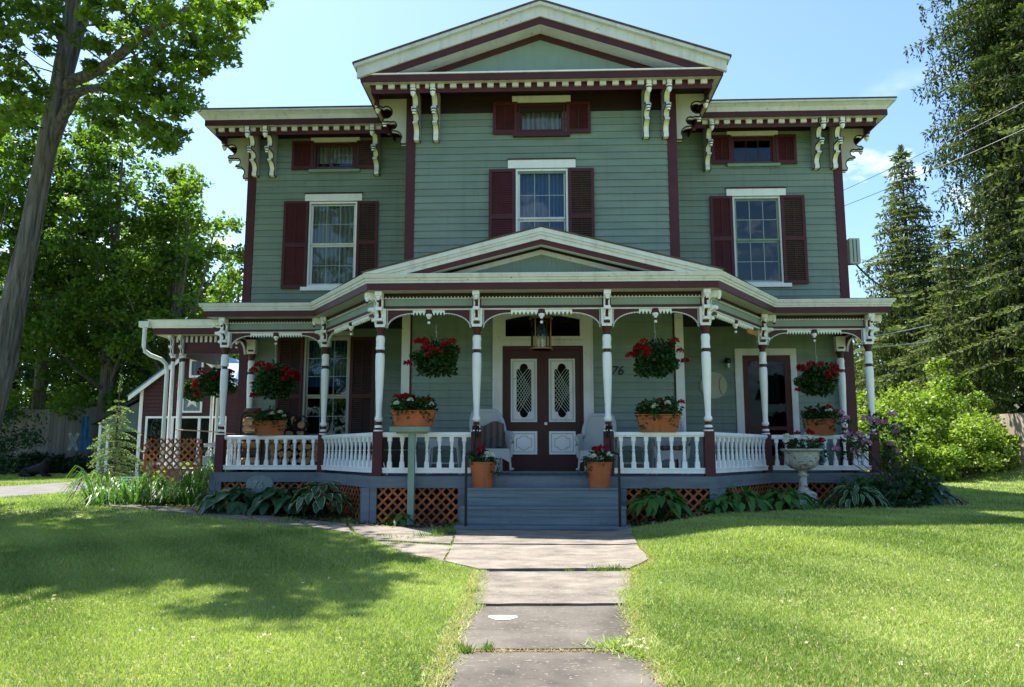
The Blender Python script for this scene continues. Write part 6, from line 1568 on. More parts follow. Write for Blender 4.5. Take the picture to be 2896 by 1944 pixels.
# canopy overhead, out of the frame, that shades the lawn
C2 = []
_it = 0
while len(C2) < 620 and _it < 60000:
    _it += 1
    p = (random.uniform(-22, -2.0), random.uniform(7.5, 25), random.uniform(8.0, 20))
    q = ((p[0] + 10.5) / 8.2, (p[1] - 15.5) / 8.2, (p[2] - 13.5) / 6)
    if sum(a * a for a in q) > 1: continue
    # keep the camera's view as it is: only above the top of the frame
    v = np.array(p) - np.array((0, 0, EYE)); dd = v @ _fw
    ys = 972 - CAM_F * (v @ _up) / dd; xs_ = 1448 + CAM_F * (v @ _rt) / dd
    if ys > -45 and xs_ > -60: continue
    # its shade must land where the photo shows shade
    gx_, gy_ = p[0] - SUN_FROM.x / SUN_FROM.z * p[2], p[1] - SUN_FROM.y / SUN_FROM.z * p[2]
    if gy_ < 1: continue
    v = np.array((gx_, gy_, gz(gx_, gy_) - EYE)); dd = v @ _fw; sxd, syd = (1448 + CAM_F * (v @ _rt) / dd) / 1.2397, (972 - CAM_F * (v @ _up) / dd) / 1.2397
    blob = ((sxd - 570) / 170) ** 2 + ((syd - 1380) / 16) ** 2 < 1
    if not blob and (sxd > 800 or syd > (1345 if sxd < 330 else 1312)): continue
    C2.append(p)
V2 = clumps(np.array(C2), np.random.uniform(.5, .85, len(C2)), 60, .22, up=.7, flat=.5, lobed=False)
npmesh('crown', V2[0], V2[1], 'maple', vary(V2[2], 60 * 4, len(C2)), mt)

# ---- woodland on the left
T_ = lambda xd, yd, Y: at(xd, yd, Y)
def wt(xd, Y, topd, R_, label, **k):
    x = at(xd, 900, Y)[0]; h = at(xd, topd, Y)[2] - gz(x, Y); return tree('maple_tree' if k.pop('mp', 1) else 'ash_tree', x, Y, h, R_, label, **k)
wt(395, 37, 385, 3.6, 'rounded sunlit maple beyond the barn, left of the house', base=.22, nclump=170, per=105, size=.20, mat='maple', cr=.95)
wt(240, 38, 262, 4.6, 'tall maple in the middle of the left woodland', base=.12, nclump=230, per=105, size=.21, cr=1.0)
wt(90, 40, 150, 5.4, 'tallest dark maple at the far left behind the leaning trunk', base=.08, nclump=210, per=95, size=.22, cr=1.05)
wt(-80, 36, 120, 5.0, 'maple at the left frame edge behind the leaning trunk', base=.08, nclump=200, per=95, size=.22)
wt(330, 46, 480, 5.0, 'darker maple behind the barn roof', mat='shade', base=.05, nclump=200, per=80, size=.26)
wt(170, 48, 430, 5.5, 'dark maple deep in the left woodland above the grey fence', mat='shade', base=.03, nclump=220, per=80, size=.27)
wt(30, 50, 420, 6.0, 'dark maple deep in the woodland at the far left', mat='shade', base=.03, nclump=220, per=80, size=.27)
wt(470, 44, 630, 2.6, 'small yellow green maple between the barn and the house', base=.08, nclump=90, per=100, size=.19, mat='maple')
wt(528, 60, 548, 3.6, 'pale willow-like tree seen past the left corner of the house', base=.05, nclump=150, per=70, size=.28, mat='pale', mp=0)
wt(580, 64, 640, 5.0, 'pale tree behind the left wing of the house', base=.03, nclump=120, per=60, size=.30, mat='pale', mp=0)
def shrub(name, x, y, r, h, label, mat, n=1500, size=.13, group=None, cat='shrub', stems=6, z=None, up=.5):
    g = gz(x, y); s = empty(name, (x, y, g), label, cat, group); k = 44
    d = unit(rng.normal(size=(k, 3))) * (rng.random((k, 1)) ** .4); d[:, 2] = np.abs(d[:, 2])
    C = np.array((x, y, g + h * .12)) + d * np.array((r, r * .9, h * .85)); per = max(10, n // k); C += rng.normal(size=C.shape) * min(r, h) * .10
    V, F, A = clumps(C, np.full(k, min(r, h) * .27) * (.7 + .6 * rng.random(k)), per, size, up=up, flat=.8)
    npmesh('foliage', V, F, mat, vary(A, per * 4, k, .45), s)
    mb = MB()
    for i in range(stems): c = C[i]; mb.tube([(x + (c[0] - x) * .15, y + (c[1] - y) * .15, g - .05), ((x + c[0]) / 2, (y + c[1]) / 2, g + (c[2] - g) * .6), tuple(c)], [.03, .02, .008], 5)
    mb.build('stem', 'barks', s)
    return s
# dark shrubs under the fence
for i, (xd, Y, r, h) in enumerate(((5, 33, 2.0, 3.4), (60, 36.5, 1.5, 1.1), (115, 37, 1.5, .95), (170, 37, 1.5, .8), (225, 36.5, 1.4, .8))):
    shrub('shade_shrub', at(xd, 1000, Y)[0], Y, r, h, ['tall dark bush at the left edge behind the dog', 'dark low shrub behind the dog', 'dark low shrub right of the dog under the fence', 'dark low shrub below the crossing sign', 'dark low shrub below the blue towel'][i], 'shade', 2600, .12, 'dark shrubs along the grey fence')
# weeping conifer
wx, wy = at(262, 1050, 24)[0], 24.0
def conifer(name, x, y, h, R_, label, mat, nb, step, leaf, asp, droop, base=.08, trunk=.1, curve=.25, group=None, hang=.5, bark_='barks', azlim=None, expo=.8, minR=.05, up=.1, cones=0, tassel=0):
    g = gz(x, y); t = empty(name, (x, y, g), label, 'tree', group); P, Dd = [], []; mb = MB(); nw = nb
    tip = (x, y, g + h); mb.tube([(x, y, g - .2), (x, y, g + h * .5), tip], [trunk, trunk * .6, trunk * .06], 10)
    ends = []
    for i in range(nw):
        f = base + (1 - base) * (i / nw) ** .9; z = g + h * f; L_ = R_ * (max(0, 1 - f) ** expo) * random.uniform(.72, 1.12) + minR
        a = i * 2.4 + random.uniform(-.4, .4); dx, dy = cos(a), sin(a); n = max(3, int(L_ / step)); br_ = []
        for j in range(n + 1):
            u = j / n; zz = z + L_ * (curve * u - (curve + droop) * u * u + .12 * u ** 4); br_.append((x + dx * L_ * u, y + dy * L_ * u, zz))
            if u > .12:
                w = L_ * .30 * (1 - u * .7) + leaf * .5; k = max(2, int(5 * w / leaf * hang + 3))
                for _ in range(k if not tassel else 0):
                    o = random.uniform(-1, 1) * w; dn = random.random() ** 1.4 * hang * (.25 + L_ * .24) * (1 - .3 * u)
                    P.append((br_[-1][0] - dy * o + dx * random.uniform(-.5, .5) * step, br_[-1][1] + dx * o + dy * random.uniform(-.5, .5) * step, zz - dn - abs(o) * .22)); Dd.append((dx * .6 - dy * o / w * .5, dy * .6 + dx * o / w * .5, -.3 - 1.3 * dn / (hang * (.25 + L_ * .2) + .01)))
                if tassel and random.random() < .9:
                    for _ in range(3):
                        o = random.uniform(-1, 1) * w * .8; ox, oy, oz = br_[-1][0] - dy * o, br_[-1][1] + dx * o, zz - abs(o) * .22; tl = tassel * random.uniform(.25, 1) * (.35 + .65 * min(1, L_ / 2.5)); m_ = int(tl / (leaf * .5)) + 2
                        for q in range(m_):
                            P.append((ox + random.gauss(0, .022), oy + random.gauss(0, .022), oz - tl * q / m_)); Dd.append((random.uniform(-.55, .55) + dx * .35, random.uniform(-.55, .55) + dy * .35, -.75))
                    for q in range(5):
                        P.append((br_[-1][0] + random.gauss(0, .05), br_[-1][1] + random.gauss(0, .05), zz + .02)); Dd.append((dx + random.gauss(0, .6), dy + random.gauss(0, .6), .1))
        mb.tube(br_, list(np.linspace(trunk * .22 * (1 - f) + .008, .006, len(br_))), 4); ends.append(br_[-1])
    for k in range(40): P.append((x, y, g + h - .3 * random.random() * h * .1)); Dd.append((random.uniform(-1, 1), random.uniform(-1, 1), .8))
    P = np.array(P); Dd = np.array(Dd)
    V, F, A = leafcloud(P, leaf, up=up, aspect=asp, dirs=Dd * 2.2)
    sp = .5 + .5 * np.sin(P[:, 0] * 5.1 + 1.3) * np.sin(P[:, 2] * 4.3) * np.sin(P[:, 1] * 4.7)
    A = np.clip(A * .6 + np.repeat(sp, 4) * .4, 0, 1)
    npmesh('crown', V, F, mat, A, t); mb.build('trunk', bark_, t, smooth=True)
    return t
def spruce(name, x, y, h, rfun, z0, label, mat, dz=.45, per=6, st=.14, card=.10, tl=.45, trunk=.3, group=None, zfull=99, curve=.30, droop=.32, asp=.36, bark_='barks'):
    g = gz(x, y); t = empty(name, (x, y, g), label, 'tree', group); P, D_, A_ = [], [], []; mb = MB(); mb.tube([(x, y, g - .2), (x, y, g + h * .5), (x, y, g + h - .25)], [trunk, trunk * .6, .01], 10)
    z = z0
    while z < h - .1:
        for j in range(per):
            L_ = rfun(z) * random.uniform(.75, 1.12)
            if L_ < .12: continue
            a = j * 2 * pi / per + z * 2.1 + random.uniform(-.35, .35); dx, dy = cos(a), sin(a); zb = g + z + random.uniform(-.15, .15) * dz * 2
            n = max(3, int(L_ / (st * (1 if z < zfull else 2.2)))); pts = []
            for i in range(n + 1):
                u = i / n; px, py, pz = x + dx * L_ * u, y + dy * L_ * u, zb + L_ * (curve * u - (curve + droop) * u * u + .16 * u ** 4); pts.append((px, py, pz))
                if u < .15: continue
                sl = (.16 + .30 * L_ * (1 - u)) * random.uniform(.6, 1.1) if L_ > .5 else .12
                for s in (-1, 1):
                    m = max(1, int(sl / (st * .8)))
                    for q in range(m + 1):
                        v = (q + random.random()) / (m + 1); o = s * sl * v; bx_, by_, bz_ = px - dy * o + dx * sl * .4 * v, py + dx * o + dy * sl * .4 * v, pz - abs(o) * .22
                        P.append((bx_, by_, bz_)); D_.append((dx * .7 - dy * s, dy * .7 + dx * s, -.15)); A_.append(.55 + .45 * random.random())  # upper sprays get the light tone, sunlit tips put into the colour
                        P.append((bx_, by_, bz_ + .01)); D_.append((dx * .7 - dy * s + random.gauss(0, .5), dy * .7 + dx * s + random.gauss(0, .5), .25)); A_.append(.5 + .5 * random.random())
                        l = tl * random.random() ** 1.6 * (.3 + .7 * min(1, L_ / 2)); k = int(l / (card * .55))
                        for w in range(k):
                            P.append((bx_ + random.gauss(0, .012), by_ + random.gauss(0, .012), bz_ - l * (w + .5) / k)); D_.append((random.uniform(-.6, .6), random.uniform(-.6, .6), -.9)); A_.append(.05 + .45 * random.random() * (1 - .5 * w / k))
            mb.tube(pts, list(np.linspace(trunk * .14 + .006, .005, len(pts))), 4)
        z += dz * random.uniform(.85, 1.15)
    for q in range(90): P.append((x + random.gauss(0, .03), y + random.gauss(0, .03), g + h - .6 * random.random())); D_.append((random.gauss(0, .5), random.gauss(0, .5), .7)); A_.append(random.random())
    P, D_ = np.array(P), np.array(D_); n = len(P)
    D_ = unit(D_ + .12 * rng.normal(size=(n, 3))); nr = rng.normal(size=(n, 3)); s_ = unit(np.cross(D_, nr)); L_ = card * (.7 + .6 * rng.random((n, 1))); W = L_ * asp
    V = np.stack([P, P + D_ * L_ * .5 - s_ * W * .5, P + D_ * L_, P + D_ * L_ * .5 + s_ * W * .5], 1).reshape(-1, 3); F = (np.arange(n) * 4)[:, None] + np.array([0, 1, 2, 3])
    npmesh('crown', V, F, mat, np.repeat(np.array(A_), 4), t); mb.build('trunk', bark_, t, smooth=True)
    return t
GS = 'spruces at the right'
spruce('spruce_tree', at(2335, 150, 29)[0], 29, 30, lambda z: 4.0 if z < 6.5 else 3.0 if z < 10.8 else 3.55 if z < 19 else 3.55 * (30 - z) / 11, 3.5, 'huge spruce with drooping shaggy branches at the right edge', 'spruce', dz=.56, per=8, st=.19, card=.165, tl=.75, trunk=.42, group=GS, zfull=18.5, asp=.42)
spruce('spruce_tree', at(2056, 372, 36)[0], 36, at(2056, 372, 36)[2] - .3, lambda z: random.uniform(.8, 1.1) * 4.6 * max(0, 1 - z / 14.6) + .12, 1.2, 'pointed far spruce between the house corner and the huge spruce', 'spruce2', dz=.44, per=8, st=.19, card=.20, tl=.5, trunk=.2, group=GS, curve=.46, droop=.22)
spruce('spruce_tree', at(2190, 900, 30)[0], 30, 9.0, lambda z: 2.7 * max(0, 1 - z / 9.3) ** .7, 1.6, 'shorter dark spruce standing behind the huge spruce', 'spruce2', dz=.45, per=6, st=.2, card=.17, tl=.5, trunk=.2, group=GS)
spruce('spruce_tree', at(2430, 900, 27)[0], 27, 16, lambda z: 4.0 * max(0, 1 - z / 16.5) ** .6, 3.4, 'spruce beyond the right frame edge behind the bleached fence', 'spruce2', dz=.6, per=6, st=.26, card=.2, tl=.6, trunk=.25, group=GS)
spruce('weeping_conifer', wx, wy, at(262, 855, 24)[2] - gz(wx, wy), lambda z: random.uniform(.6, 1.25) * (1.12 * max(0, 1 - z / 2.75) ** .85 + .05), .12, 'small weeping conifer with drooping pale tips beside the driveway', 'conif', dz=.25, per=6, st=.075, card=.075, tl=.12, trunk=.05, curve=.35, droop=.5)
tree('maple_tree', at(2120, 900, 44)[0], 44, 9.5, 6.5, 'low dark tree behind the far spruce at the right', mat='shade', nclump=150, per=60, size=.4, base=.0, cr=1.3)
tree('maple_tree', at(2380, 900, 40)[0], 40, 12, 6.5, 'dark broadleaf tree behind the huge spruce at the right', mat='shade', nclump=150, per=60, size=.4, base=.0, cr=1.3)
SH = [(1990, 27, 1.1, 2.7), (2060, 26.5, 1.6, 2.8), (2130, 27.5, 1.8, 3.6), (2190, 26, 1.6, 3.4), (2232, 27, 1.1, 2.7), (2010, 28, 1.2, 3.3), (2092, 28.5, 1.2, 2.6), (2165, 28, 1.0, 4.0), (2262, 26.6, .8, 1.5), (2110, 25, 1.0, 1.7), (2020, 25.5, .9, 1.5)]
LB = ['yellow green shrub just right of the last porch post', 'yellow green shrub second from the porch post', 'tallest yellow green shrub in the middle of the thicket', 'yellow green shrub left of the bleached fence', 'shrub growing over the end of the bleached fence', 'taller shrub behind the last porch post', 'shrub behind the low gap of the thicket', 'slender highest sprig at the back of the thicket', 'small shrub against the foot of the bleached fence', 'low front shrub at the foot of the thicket', 'low front shrub near the rhododendron']
for (xd, Y, r, h), lb in zip(SH, LB): shrub('garden_shrub', at(xd, 1000, Y)[0], Y, r, h, lb, 'shrub', 5200, .105, 'sunlit shrub thicket at the right')
# ---- rhododendron at the right corner
rh = shrub('rhododendron', 6.85, 15.3, .7, .75, 'rhododendron with pink blossoms at the right corner of the porch', 'rhodo', 700, .11, stems=9)
mb = MB(); g = gz(6.9, 15.3); tw_ = []
for k in range(22):
    a = random.uniform(0, 6.28); ex, ey, ez = 6.45 + random.uniform(-.75, .65), 15.2 + random.uniform(-.4, .5), g + random.uniform(.8, 1.75)
    mb.tube([(6.9 + .15 * cos(a), 15.3, g), (6.9 + (ex - 6.9) * .5 + .1, 15.3, g + ez * .35), (ex, ey, ez)], [.018, .012, .005], 4); tw_.append((ex, ey, ez))
mb.build('branch', 'barks', rh)
V, F, A = clumps(np.array(tw_), np.full(len(tw_), .17), 26, .11, up=.3, aspect=.4, flat=.8); npmesh('foliage', V, F, 'rhodo', A, rh)
blossoms(rh, [(p[0] + random.uniform(-.1, .1), p[1] - .05, p[2] + .07) for p in tw_[:15]] + [(6.1, 15, g + 1.62), (6.25, 15, g + 1.58), (6.6, 15, g + 1.7)], PNK, 1.0)
# ---- hostas
def hosta_leaf(L_, W, m, edge=None, bend=.5, wave=.0):
    mb = MB(); n = 6; rows = []
    for i in range(n + 1):
        u = i / n; w = W * (sin(pi * min(1, u * 1.02)) ** .75) * (1 - .35 * u); x = L_ * u; z = -bend * L_ * u * u
        rows.append([(x, -w, z + w * .25 + wave * sin(i * 2.2) * w), (x, -w * .82, z + w * .18), (x, 0, z - w * .12), (x, w * .82, z + w * .18), (x, w, z + w * .25 + wave * cos(i * 2.2) * w)])
    vs = [p for r in rows for p in r]
    for i in range(n):
        for j in range(4):
            mb.mat(edge if edge and j in (0, 3) else m); a = i * 5 + j
            mb.f.append((a, a + 5, a + 6, a + 1)); mb.m.append(mb.cur)
    mb.v = vs
    o = mb.build('leaf', None, None, smooth=True, local=True, fix=False); me = o.data; bpy.data.objects.remove(o)
    c = me.color_attributes.new('var', 'FLOAT_COLOR', 'POINT'); t = random.random(); c.data.foreach_set('color', np.full(len(me.vertices) * 4, t, np.float32))
    return me
HL = [hosta_leaf(.26, .10, 'hosta', 'hostav', .5, .15) for _ in range(3)]; HB = [hosta_leaf(.34, .13, 'hosta', None, .5, .1) for _ in range(3)]
HA = [hosta_leaf(.24, .075, 'astil', None, .6, .1) for _ in range(3)]; HN = [hosta_leaf(.22, .045, 'hosta', 'hostav', .6, .1) for _ in range(3)]
def hosta(x, y, r, h, n, meshes, label, s=1.):
    g = gz(x, y); p = empty('hosta', (x, y, g), label, 'plant', 'hostas along the porch foundation'); mb = MB(); mb.mat('hosta')
    for k in range(n):
        a = k * 2.4 + random.uniform(-.3, .3); t = ((k + .5) / n) ** .6; rr = r * t * .8; z = h * (1 - .55 * t * t) * random.uniform(.8, 1.1)
        q = (x + rr * cos(a), y + rr * sin(a), g + z)
        inst(random.choice(meshes), 'leaf', p, q, rot=(random.uniform(-.3, .3), -.35 + .75 * t + random.uniform(-.2, .2), a), scale=(s * random.uniform(.8, 1.15),) * 3)
        if k % 2 == 0: mb.tube([(x + .04 * cos(a), y + .04 * sin(a), g), (x + rr * .5 * cos(a), y + rr * .5 * sin(a), g + z * .75), q], [.006, .005, .004], 4)
    mb.build('stalk', None, p)
hosta(-6.35, 15.25, .42, .40, 34, HN, 'pale edged small leaved hosta at the left corner post', 1.0)
hosta(-5.85, 15.0, .60, .44, 60, HB, 'large blue green hosta in front of the carved 76 stone', 1.0)
hosta(-5.0, 14.9, .6, .46, 56, HB, 'broad dark green hosta right of the carved 76 stone', .95)
hosta(-4.55, 14.65, .5, .44, 40, HB, 'dark green hosta between the carved stone and the white edged hosta', .85)
hosta(-4.05, 14.35, .55, .62, 50, HL, 'white edged hosta nearest the blue grey corner post on the left', 1.0)
hosta(1.95, 13.4, .55, .50, 62, HA, 'bright green hosta just right of the steps', 1.)
hosta(2.95, 13.35, .32, .26, 30, HA, 'smallest green hosta below the orange lattice right of the steps', .8)
hosta(3.35, 13.6, .48, .38, 50, HA, 'bright green hosta by the right corner post', 1.)
hosta(4.25, 14.15, .58, .34, 60, HA, 'bright green hosta left of the stone urn', 1.)
hosta(5.15, 14.8, .3, .14, 16, HA, 'green hosta at the foot of the stone urn', .6)
hosta(5.65, 14.55, .55, .42, 66, HN, 'narrow leaved white edged hosta right of the stone urn', 1.05)
hosta(7.3, 15.6, .6, .4, 50, HB, 'bluish hosta under the rhododendron at the far right of the bed', .9)
hosta(-2.4, 13.35, .2, .22, 12, HA, 'single small green plant below the left lattice', .8)
# fern and low cover under the rhododendron
shrub('fern', 6.1, 15.5, .5, .62, 'feathery green fern behind the white edged hosta at the urn', 'astil', 900, .07, cat='plant')
shrub('low_shrub', 6.4, 14.95, .7, .42, 'low dark leafy shrub under the rhododendron', 'shade', 900, .09, cat='shrub')
# ---- daylilies
def lily(x, y, r, h, n, label, mat='lily', w=.022):
    g = gz(x, y); p = empty('daylily', (x, y, g), label, 'plant', 'daylily clumps left of the porch'); V, F, A = [], [], []
    for k in range(n):
        a = random.uniform(0, 2 * pi); q = random.random() ** .5 * r * .55; bx_, by_ = x + q * cos(a), y + q * sin(a); a += random.uniform(-.5, .5); L_ = random.uniform(.5, 1.) * r; H = h * random.uniform(.4, 1.15) * (.8 + .3 * sin(bx_ * 5)); b = len(V)
        for i in range(8):
            u = i / 7; xx = bx_ + cos(a) * L_ * u ** 1.3; yy = by_ + sin(a) * L_ * u ** 1.3; zz = g + H * (1 - (1 - min(1, u * 1.45)) ** 2) - H * (.75 if w < .025 else 1.3) * max(0, u - .5) ** 1.5 * 2; ww = w * (1 - u) ** .6 * .5 + .001
            V += [(xx - sin(a) * ww, yy + cos(a) * ww, zz), (xx + sin(a) * ww, yy - cos(a) * ww, zz)]; 
        t = random.random(); A += [t] * 16; F += [(b + 2 * i, b + 2 * i + 1, b + 2 * i + 3, b + 2 * i + 2) for i in range(7)]
    npmesh('foliage', V, F, mat, A, p)
lily(-9.35, 16.75, .85, .72, 150, 'arching sunlit daylily clump at the left end of the bed', w=.034)
lily(-8.75, 16.7, .75, .66, 130, 'second arching daylily clump below the lattice screen', w=.03)
lily(-8.05, 16.6, .6, .70, 210, 'tall upright grassy clump below the middle of the lattice screen', 'lilyd', w=.02)
lily(-7.45, 16.5, .55, .76, 210, 'tall upright grassy clump beside the porch corner', 'lilyd', w=.02)
lily(-7.0, 16.9, .35, .95, 120, 'grassy clump touching the left porch corner post', w=.02)
shrub('low_shrub', -9.35, 19.9, .6, .95, 'yellow green shrub glowing behind the lattice screen', 'shrub', 700, .12)
# small weeds in the path joints
def tuft(x, y, r, n, h, mat='weed', name='weed_tuft'):
    V, F, A = [], [], []
    for k in range(n):
        a = random.uniform(0, 6.28); q = random.random() ** .6 * r; px, py = x + q * cos(a) * 1.6, y + q * sin(a) * .7; g = gz(px, py); b = len(V); l = random.uniform(.3, 1) * h; d = random.uniform(0, 6.28)
        V += [(px - .006, py, g), (px + .006, py, g), (px + cos(d) * l * .5, py + sin(d) * l * .5, g + l)]; F.append((b, b + 1, b + 2)); A += [random.random()] * 3
    return V, F, A
W = [tuft(*onground(x, y), r, n, h) for x, y, r, n, h in ((985, 1228, .16, 160, .13), (1018, 1223, .12, 200, .17), (930, 1232, .18, 120, .07), (880, 1228, .1, 80, .08), (1030, 1262, .05, 60, .06), (1060, 1492, .035, 60, .10), (1110, 1488, .03, 50, .09), (1200, 1300, .05, 40, .05), (1370, 1306, .1, 100, .09), (1405, 1305, .08, 90, .10), (1075, 1357, .05, 40, .08), (655, 1192, .2, 160, .12), (500, 1165, .22, 160, .14), (1300, 1306, .04, 20, .06), (1055, 1205, .12, 120, .16), (1140, 1210, .1, 60, .10), (1395, 1205, .15, 120, .18), (1340, 1210, .1, 60, .08), (780, 1195, .2, 100, .12), (850, 1185, .15, 80, .15))]
tag(npmesh('joint_weeds', *[z for z in merge([(np.array(v), np.array(f), np.array(a)) for v, f, a in W])][:2], 'weed', merge([(np.array(v), np.array(f), np.array(a)) for v, f, a in W])[2]), kind='stuff')
# ---- grass blades on the lawn
ALLP = SLABS + SIDE + [BED_R, BED_L, DRIVE]
def grass(n, ymin, ymax, xspan, h, w, power=1.):
    Y = ymin + (ymax - ymin) * rng.random(n) ** power; X = (rng.random(n) * 2 - 1) * (xspan * Y + .5) - .035 * Y
    keep = np.ones(n, bool)
    for P in ALLP + [PBED]: keep &= ~inpoly_np(X, Y, P)
    keep &= ~((np.abs(X) < 1.42) & (Y > 12.6) & (Y < 14)); keep &= ~((np.abs(X) < 6.8) & (Y > 16)); keep &= ~((np.abs(X) < 3.4) & (Y > 13.6))
    X, Y = X[keep], Y[keep]; n = len(X)
    Z = np.array([gz(a, b) for a, b in zip(X, Y)])
    a = rng.random(n) * 6.283; l = h * (.45 + .75 * rng.random(n)); ww = w * (.6 + .8 * rng.random(n)); ln = l * (.3 + .7 * rng.random(n)); b = a + rng.normal(size=n) * .8
    V = np.stack([np.stack([X - np.sin(a) * ww, Y + np.cos(a) * ww, Z - .005], 1), np.stack([X + np.sin(a) * ww, Y - np.cos(a) * ww, Z - .005], 1), np.stack([X + np.cos(b) * ln, Y + np.sin(b) * ln, Z + l], 1)], 1).reshape(-1, 3)
    patch = .5 + .28 * np.sin(X * 1.7 + 1.1 * np.sin(Y * .9)) * np.cos(Y * 1.3 + X * .6) + .2 * np.sin(X * .6 - Y * .5) + .12 * np.sin(X * 5.3 + Y * 4.1)
    blot = np.clip(np.sin(X * 1.1 + 2 * np.sin(Y * .7)) * np.sin(Y * 1.25 - X * .5 + 1) - .35, 0, 1)
    A = np.clip(.62 * patch + .42 * rng.random(n) ** 1.3 + .35 * blot, 0, 1)
    return V, np.arange(3 * n).reshape(-1, 3), np.repeat(A, 3)
G_ = merge([grass(330000, 4.3, 9, .70, .035, .0045), grass(260000, 9, 14, .70, .042, .008), grass(260000, 14, 36, .74, .05, .012)])
tag(npmesh('grass', G_[0], G_[1], 'grassb', G_[2]), kind='stuff')
# longer stray blades and dry bits mixed in the turf
k = 26000; Yb = 4.4 + 9.5 * rng.random(k) ** 1.2; Xb = (rng.random(k) * 2 - 1) * (.7 * Yb + .4); w_ = (np.sin(Xb * 1.1 + 2 * np.sin(Yb * .7)) * np.sin(Yb * 1.25 - Xb * .5 + 1) > .1) | (rng.random(k) < .35)
for P in ALLP + [PBED]: w_ &= ~inpoly_np(Xb, Yb, P)
w_ &= ~((np.abs(Xb) < 3.4) & (Yb > 12.6)); Xb, Yb = Xb[w_], Yb[w_]; k = len(Xb); Zb = np.array([gz(a, b) for a, b in zip(Xb, Yb)]) + .012
Vb, Fb, Ab = leafcloud(np.stack([Xb, Yb, Zb], 1), .05, up=2., aspect=.09, fold=0); Vb[2::4, 2] += .022 * rng.random(k)
tag(npmesh('turf_thatch', Vb, Fb, 'straw', Ab), kind='stuff')
# dry straw along the path edge, clover, fallen bits
def along(pts, n, spread, h, mat_, side):
    V, F, A = [], [], []; P = [onground(*p) for p in pts]; seg = [math.dist(P[i], P[i + 1]) for i in range(len(P) - 1)]; tot = sum(seg)
    for k in range(n):
        t = random.random() * tot; i = 0
        while t > seg[i]: t -= seg[i]; i += 1
        a, b_ = P[i], P[i + 1]; u = t / seg[i]; o = random.gauss(0, spread); px = a[0] + (b_[0] - a[0]) * u + o; py = a[1] + (b_[1] - a[1]) * u + random.gauss(0, spread * .6); g = gz(px, py) + .012
        b = len(V); d = random.uniform(0, 6.28); l = h * random.uniform(.3, 1); V += [(px - .004, py, g), (px + .004, py, g), (px + cos(d) * l, py + sin(d) * l, g + l * random.uniform(.1, .8))]; F.append((b, b + 1, b + 2)); A += [random.random()] * 3
    return np.array(V), np.array(F), np.array(A)
S_ = merge([along([(1090, 1310), (1075, 1384), (1040, 1430), (1018, 1490), (990, 1575)], 2600, .045, .06, 'straw', 1), along([(1452, 1246), (1480, 1285), (1437, 1308), (1442, 1410), (1455, 1440), (1490, 1512), (1530, 1575)], 2800, .05, .06, 'straw', 1), along([(1018, 1490), (1400, 1489)], 700, .02, .03, '', 1), along([(1035, 1247), (1450, 1247)], 300, .015, .03, '', 1), along([(1025, 1250), (1010, 1290)], 300, .03, .05, '', 1)])
tag(npmesh('dry_grass', S_[0], S_[1], 'straw', S_[2]), kind='stuff')
def fringe(pts, n, spread, h):
    return along(pts, n, spread, h, '', 1)
S2 = merge([fringe([(1097, 1306), (1080, 1384), (1040, 1425), (1015, 1500), (985, 1575)], 3500, .05, .07), fringe([(1480, 1283), (1440, 1306), (1445, 1410), (1462, 1440), (1500, 1512), (1540, 1575)], 3500, .05, .07), fringe([(860, 1242), (925, 1270), (1014, 1289), (1092, 1308)], 2500, .05, .07), fringe([(800, 1222), (858, 1242)], 600, .05, .07), fringe([(1455, 1215), (1482, 1283)], 1200, .05, .07), fringe([(1395, 1484), (1440, 1470), (1490, 1505)], 1800, .1, .09), fringe([(1428, 1352), (1450, 1385)], 700, .07, .10)])
tag(npmesh('path_edge_grass', S2[0], S2[1], 'grassb', S2[2]), kind='stuff')
CL = []
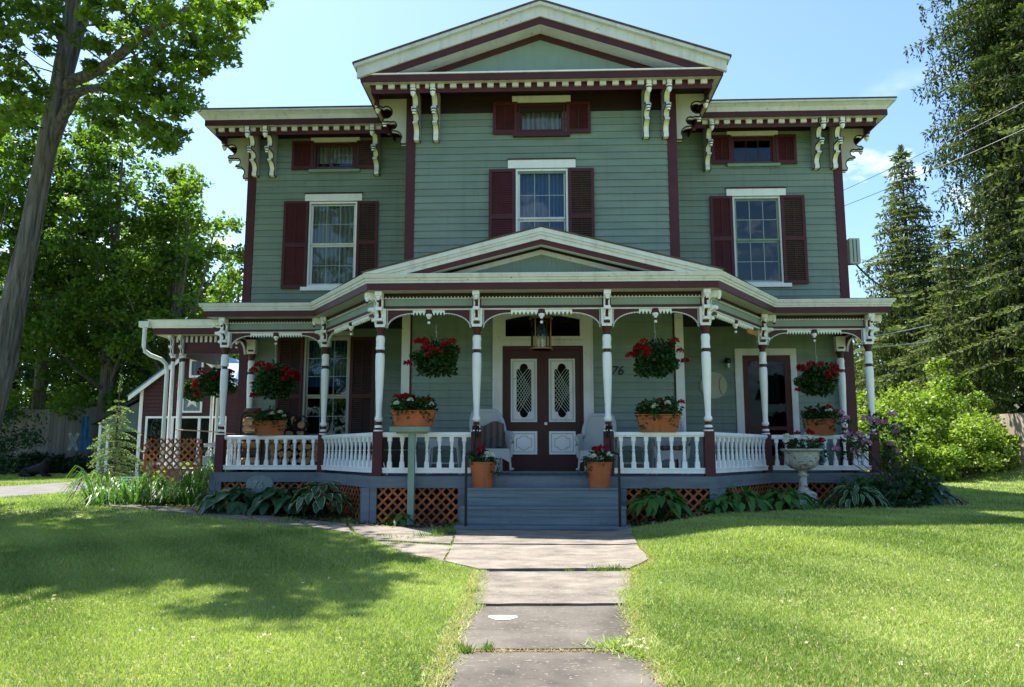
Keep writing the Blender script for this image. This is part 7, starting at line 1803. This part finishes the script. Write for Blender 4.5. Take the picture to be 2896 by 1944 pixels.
for k in range(62):
    x, y = random.choice([(1430, 1480), (1450, 1490), (1470, 1475)]) if k < 26 else (random.uniform(0, 2336), random.uniform(1300, 1560))
    p = onground(x + random.gauss(0, 16), y + random.gauss(0, 6))
    if any(inpoly(p[0], p[1], P) for P in SLABS[:1]): continue
    if k >= 26 and abs(p[0]) < .9: continue
    CL.append((p[0], p[1], gz(*p) + .045))
V, F, A = clumps(np.array(CL), np.full(len(CL), .010), 12, .013, flat=.9); tag(npmesh('clover_blossoms', V, F, 'clover', A), kind='stuff')
# mulch crumbs and small weeds in the beds
def litter(poly, n, size, mat_):
    xs = [p[0] for p in poly]; ys = [p[1] for p in poly]; P = []
    while len(P) < n:
        x, y = random.uniform(min(xs), max(xs)), random.uniform(min(ys), max(ys))
        if inpoly(x, y, poly): P.append((x, y, gz(x, y) + .012))
    return leafcloud(np.array(P), size, up=1.2, aspect=.6)
for poly in (BED_R, BED_L):
    V, F, A = litter(poly, 2600, .05, ''); tag(npmesh('mulch_chips', V, F, 'straw', A * .25), kind='stuff')
V, F, A = merge([litter(BED_R, 500, .06, ''), litter(BED_L, 600, .06, '')]); tag(npmesh('ground_cover', V + np.array((0, 0, .03)), F, 'weed', A), kind='stuff')
# white worn paint spot on the third slab
p = onground(1147, 1413); mb = MB(); mb.add([(p[0] + .115 * cos(t) * (1 + .2 * sin(3 * t)), p[1] + .10 * sin(t) * (1 + .15 * cos(2 * t)), gz(*p) + .0150) for t in np.linspace(0, 2 * pi, 22)[:-1]], [tuple(range(21))]); tag(mb.build('pale_stain', 'white', walk, fix=False))
# ---- trees across the street behind the camera, mirrored in the windows
for i, (x, y, h, r) in enumerate(((-13, -20, 12, 5), (10, -22, 13, 5.5), (-1, -34, 11, 6))):
    tree('maple_tree', x, y, h, r, ['street maple behind the viewer on the left', 'street maple behind the viewer on the right', 'street maple far behind the viewer'][i], mat='tree2', nclump=90, per=40, size=.5, base=.2, cr=1.3, group='street trees behind the viewer')
# distant woods closing the horizon
Cw = []
for k in range(420):
    a = random.uniform(-2.6, 2.6) + pi / 2; d = random.uniform(95, 150); Cw.append((d * cos(a), d * sin(a), random.uniform(0, 9)))
V, F, A = clumps(np.array(Cw), np.full(len(Cw), 5.0), 40, 2.2, flat=.9); tag(npmesh('distant_woods', V, F, 'shade', A), kind='stuff')
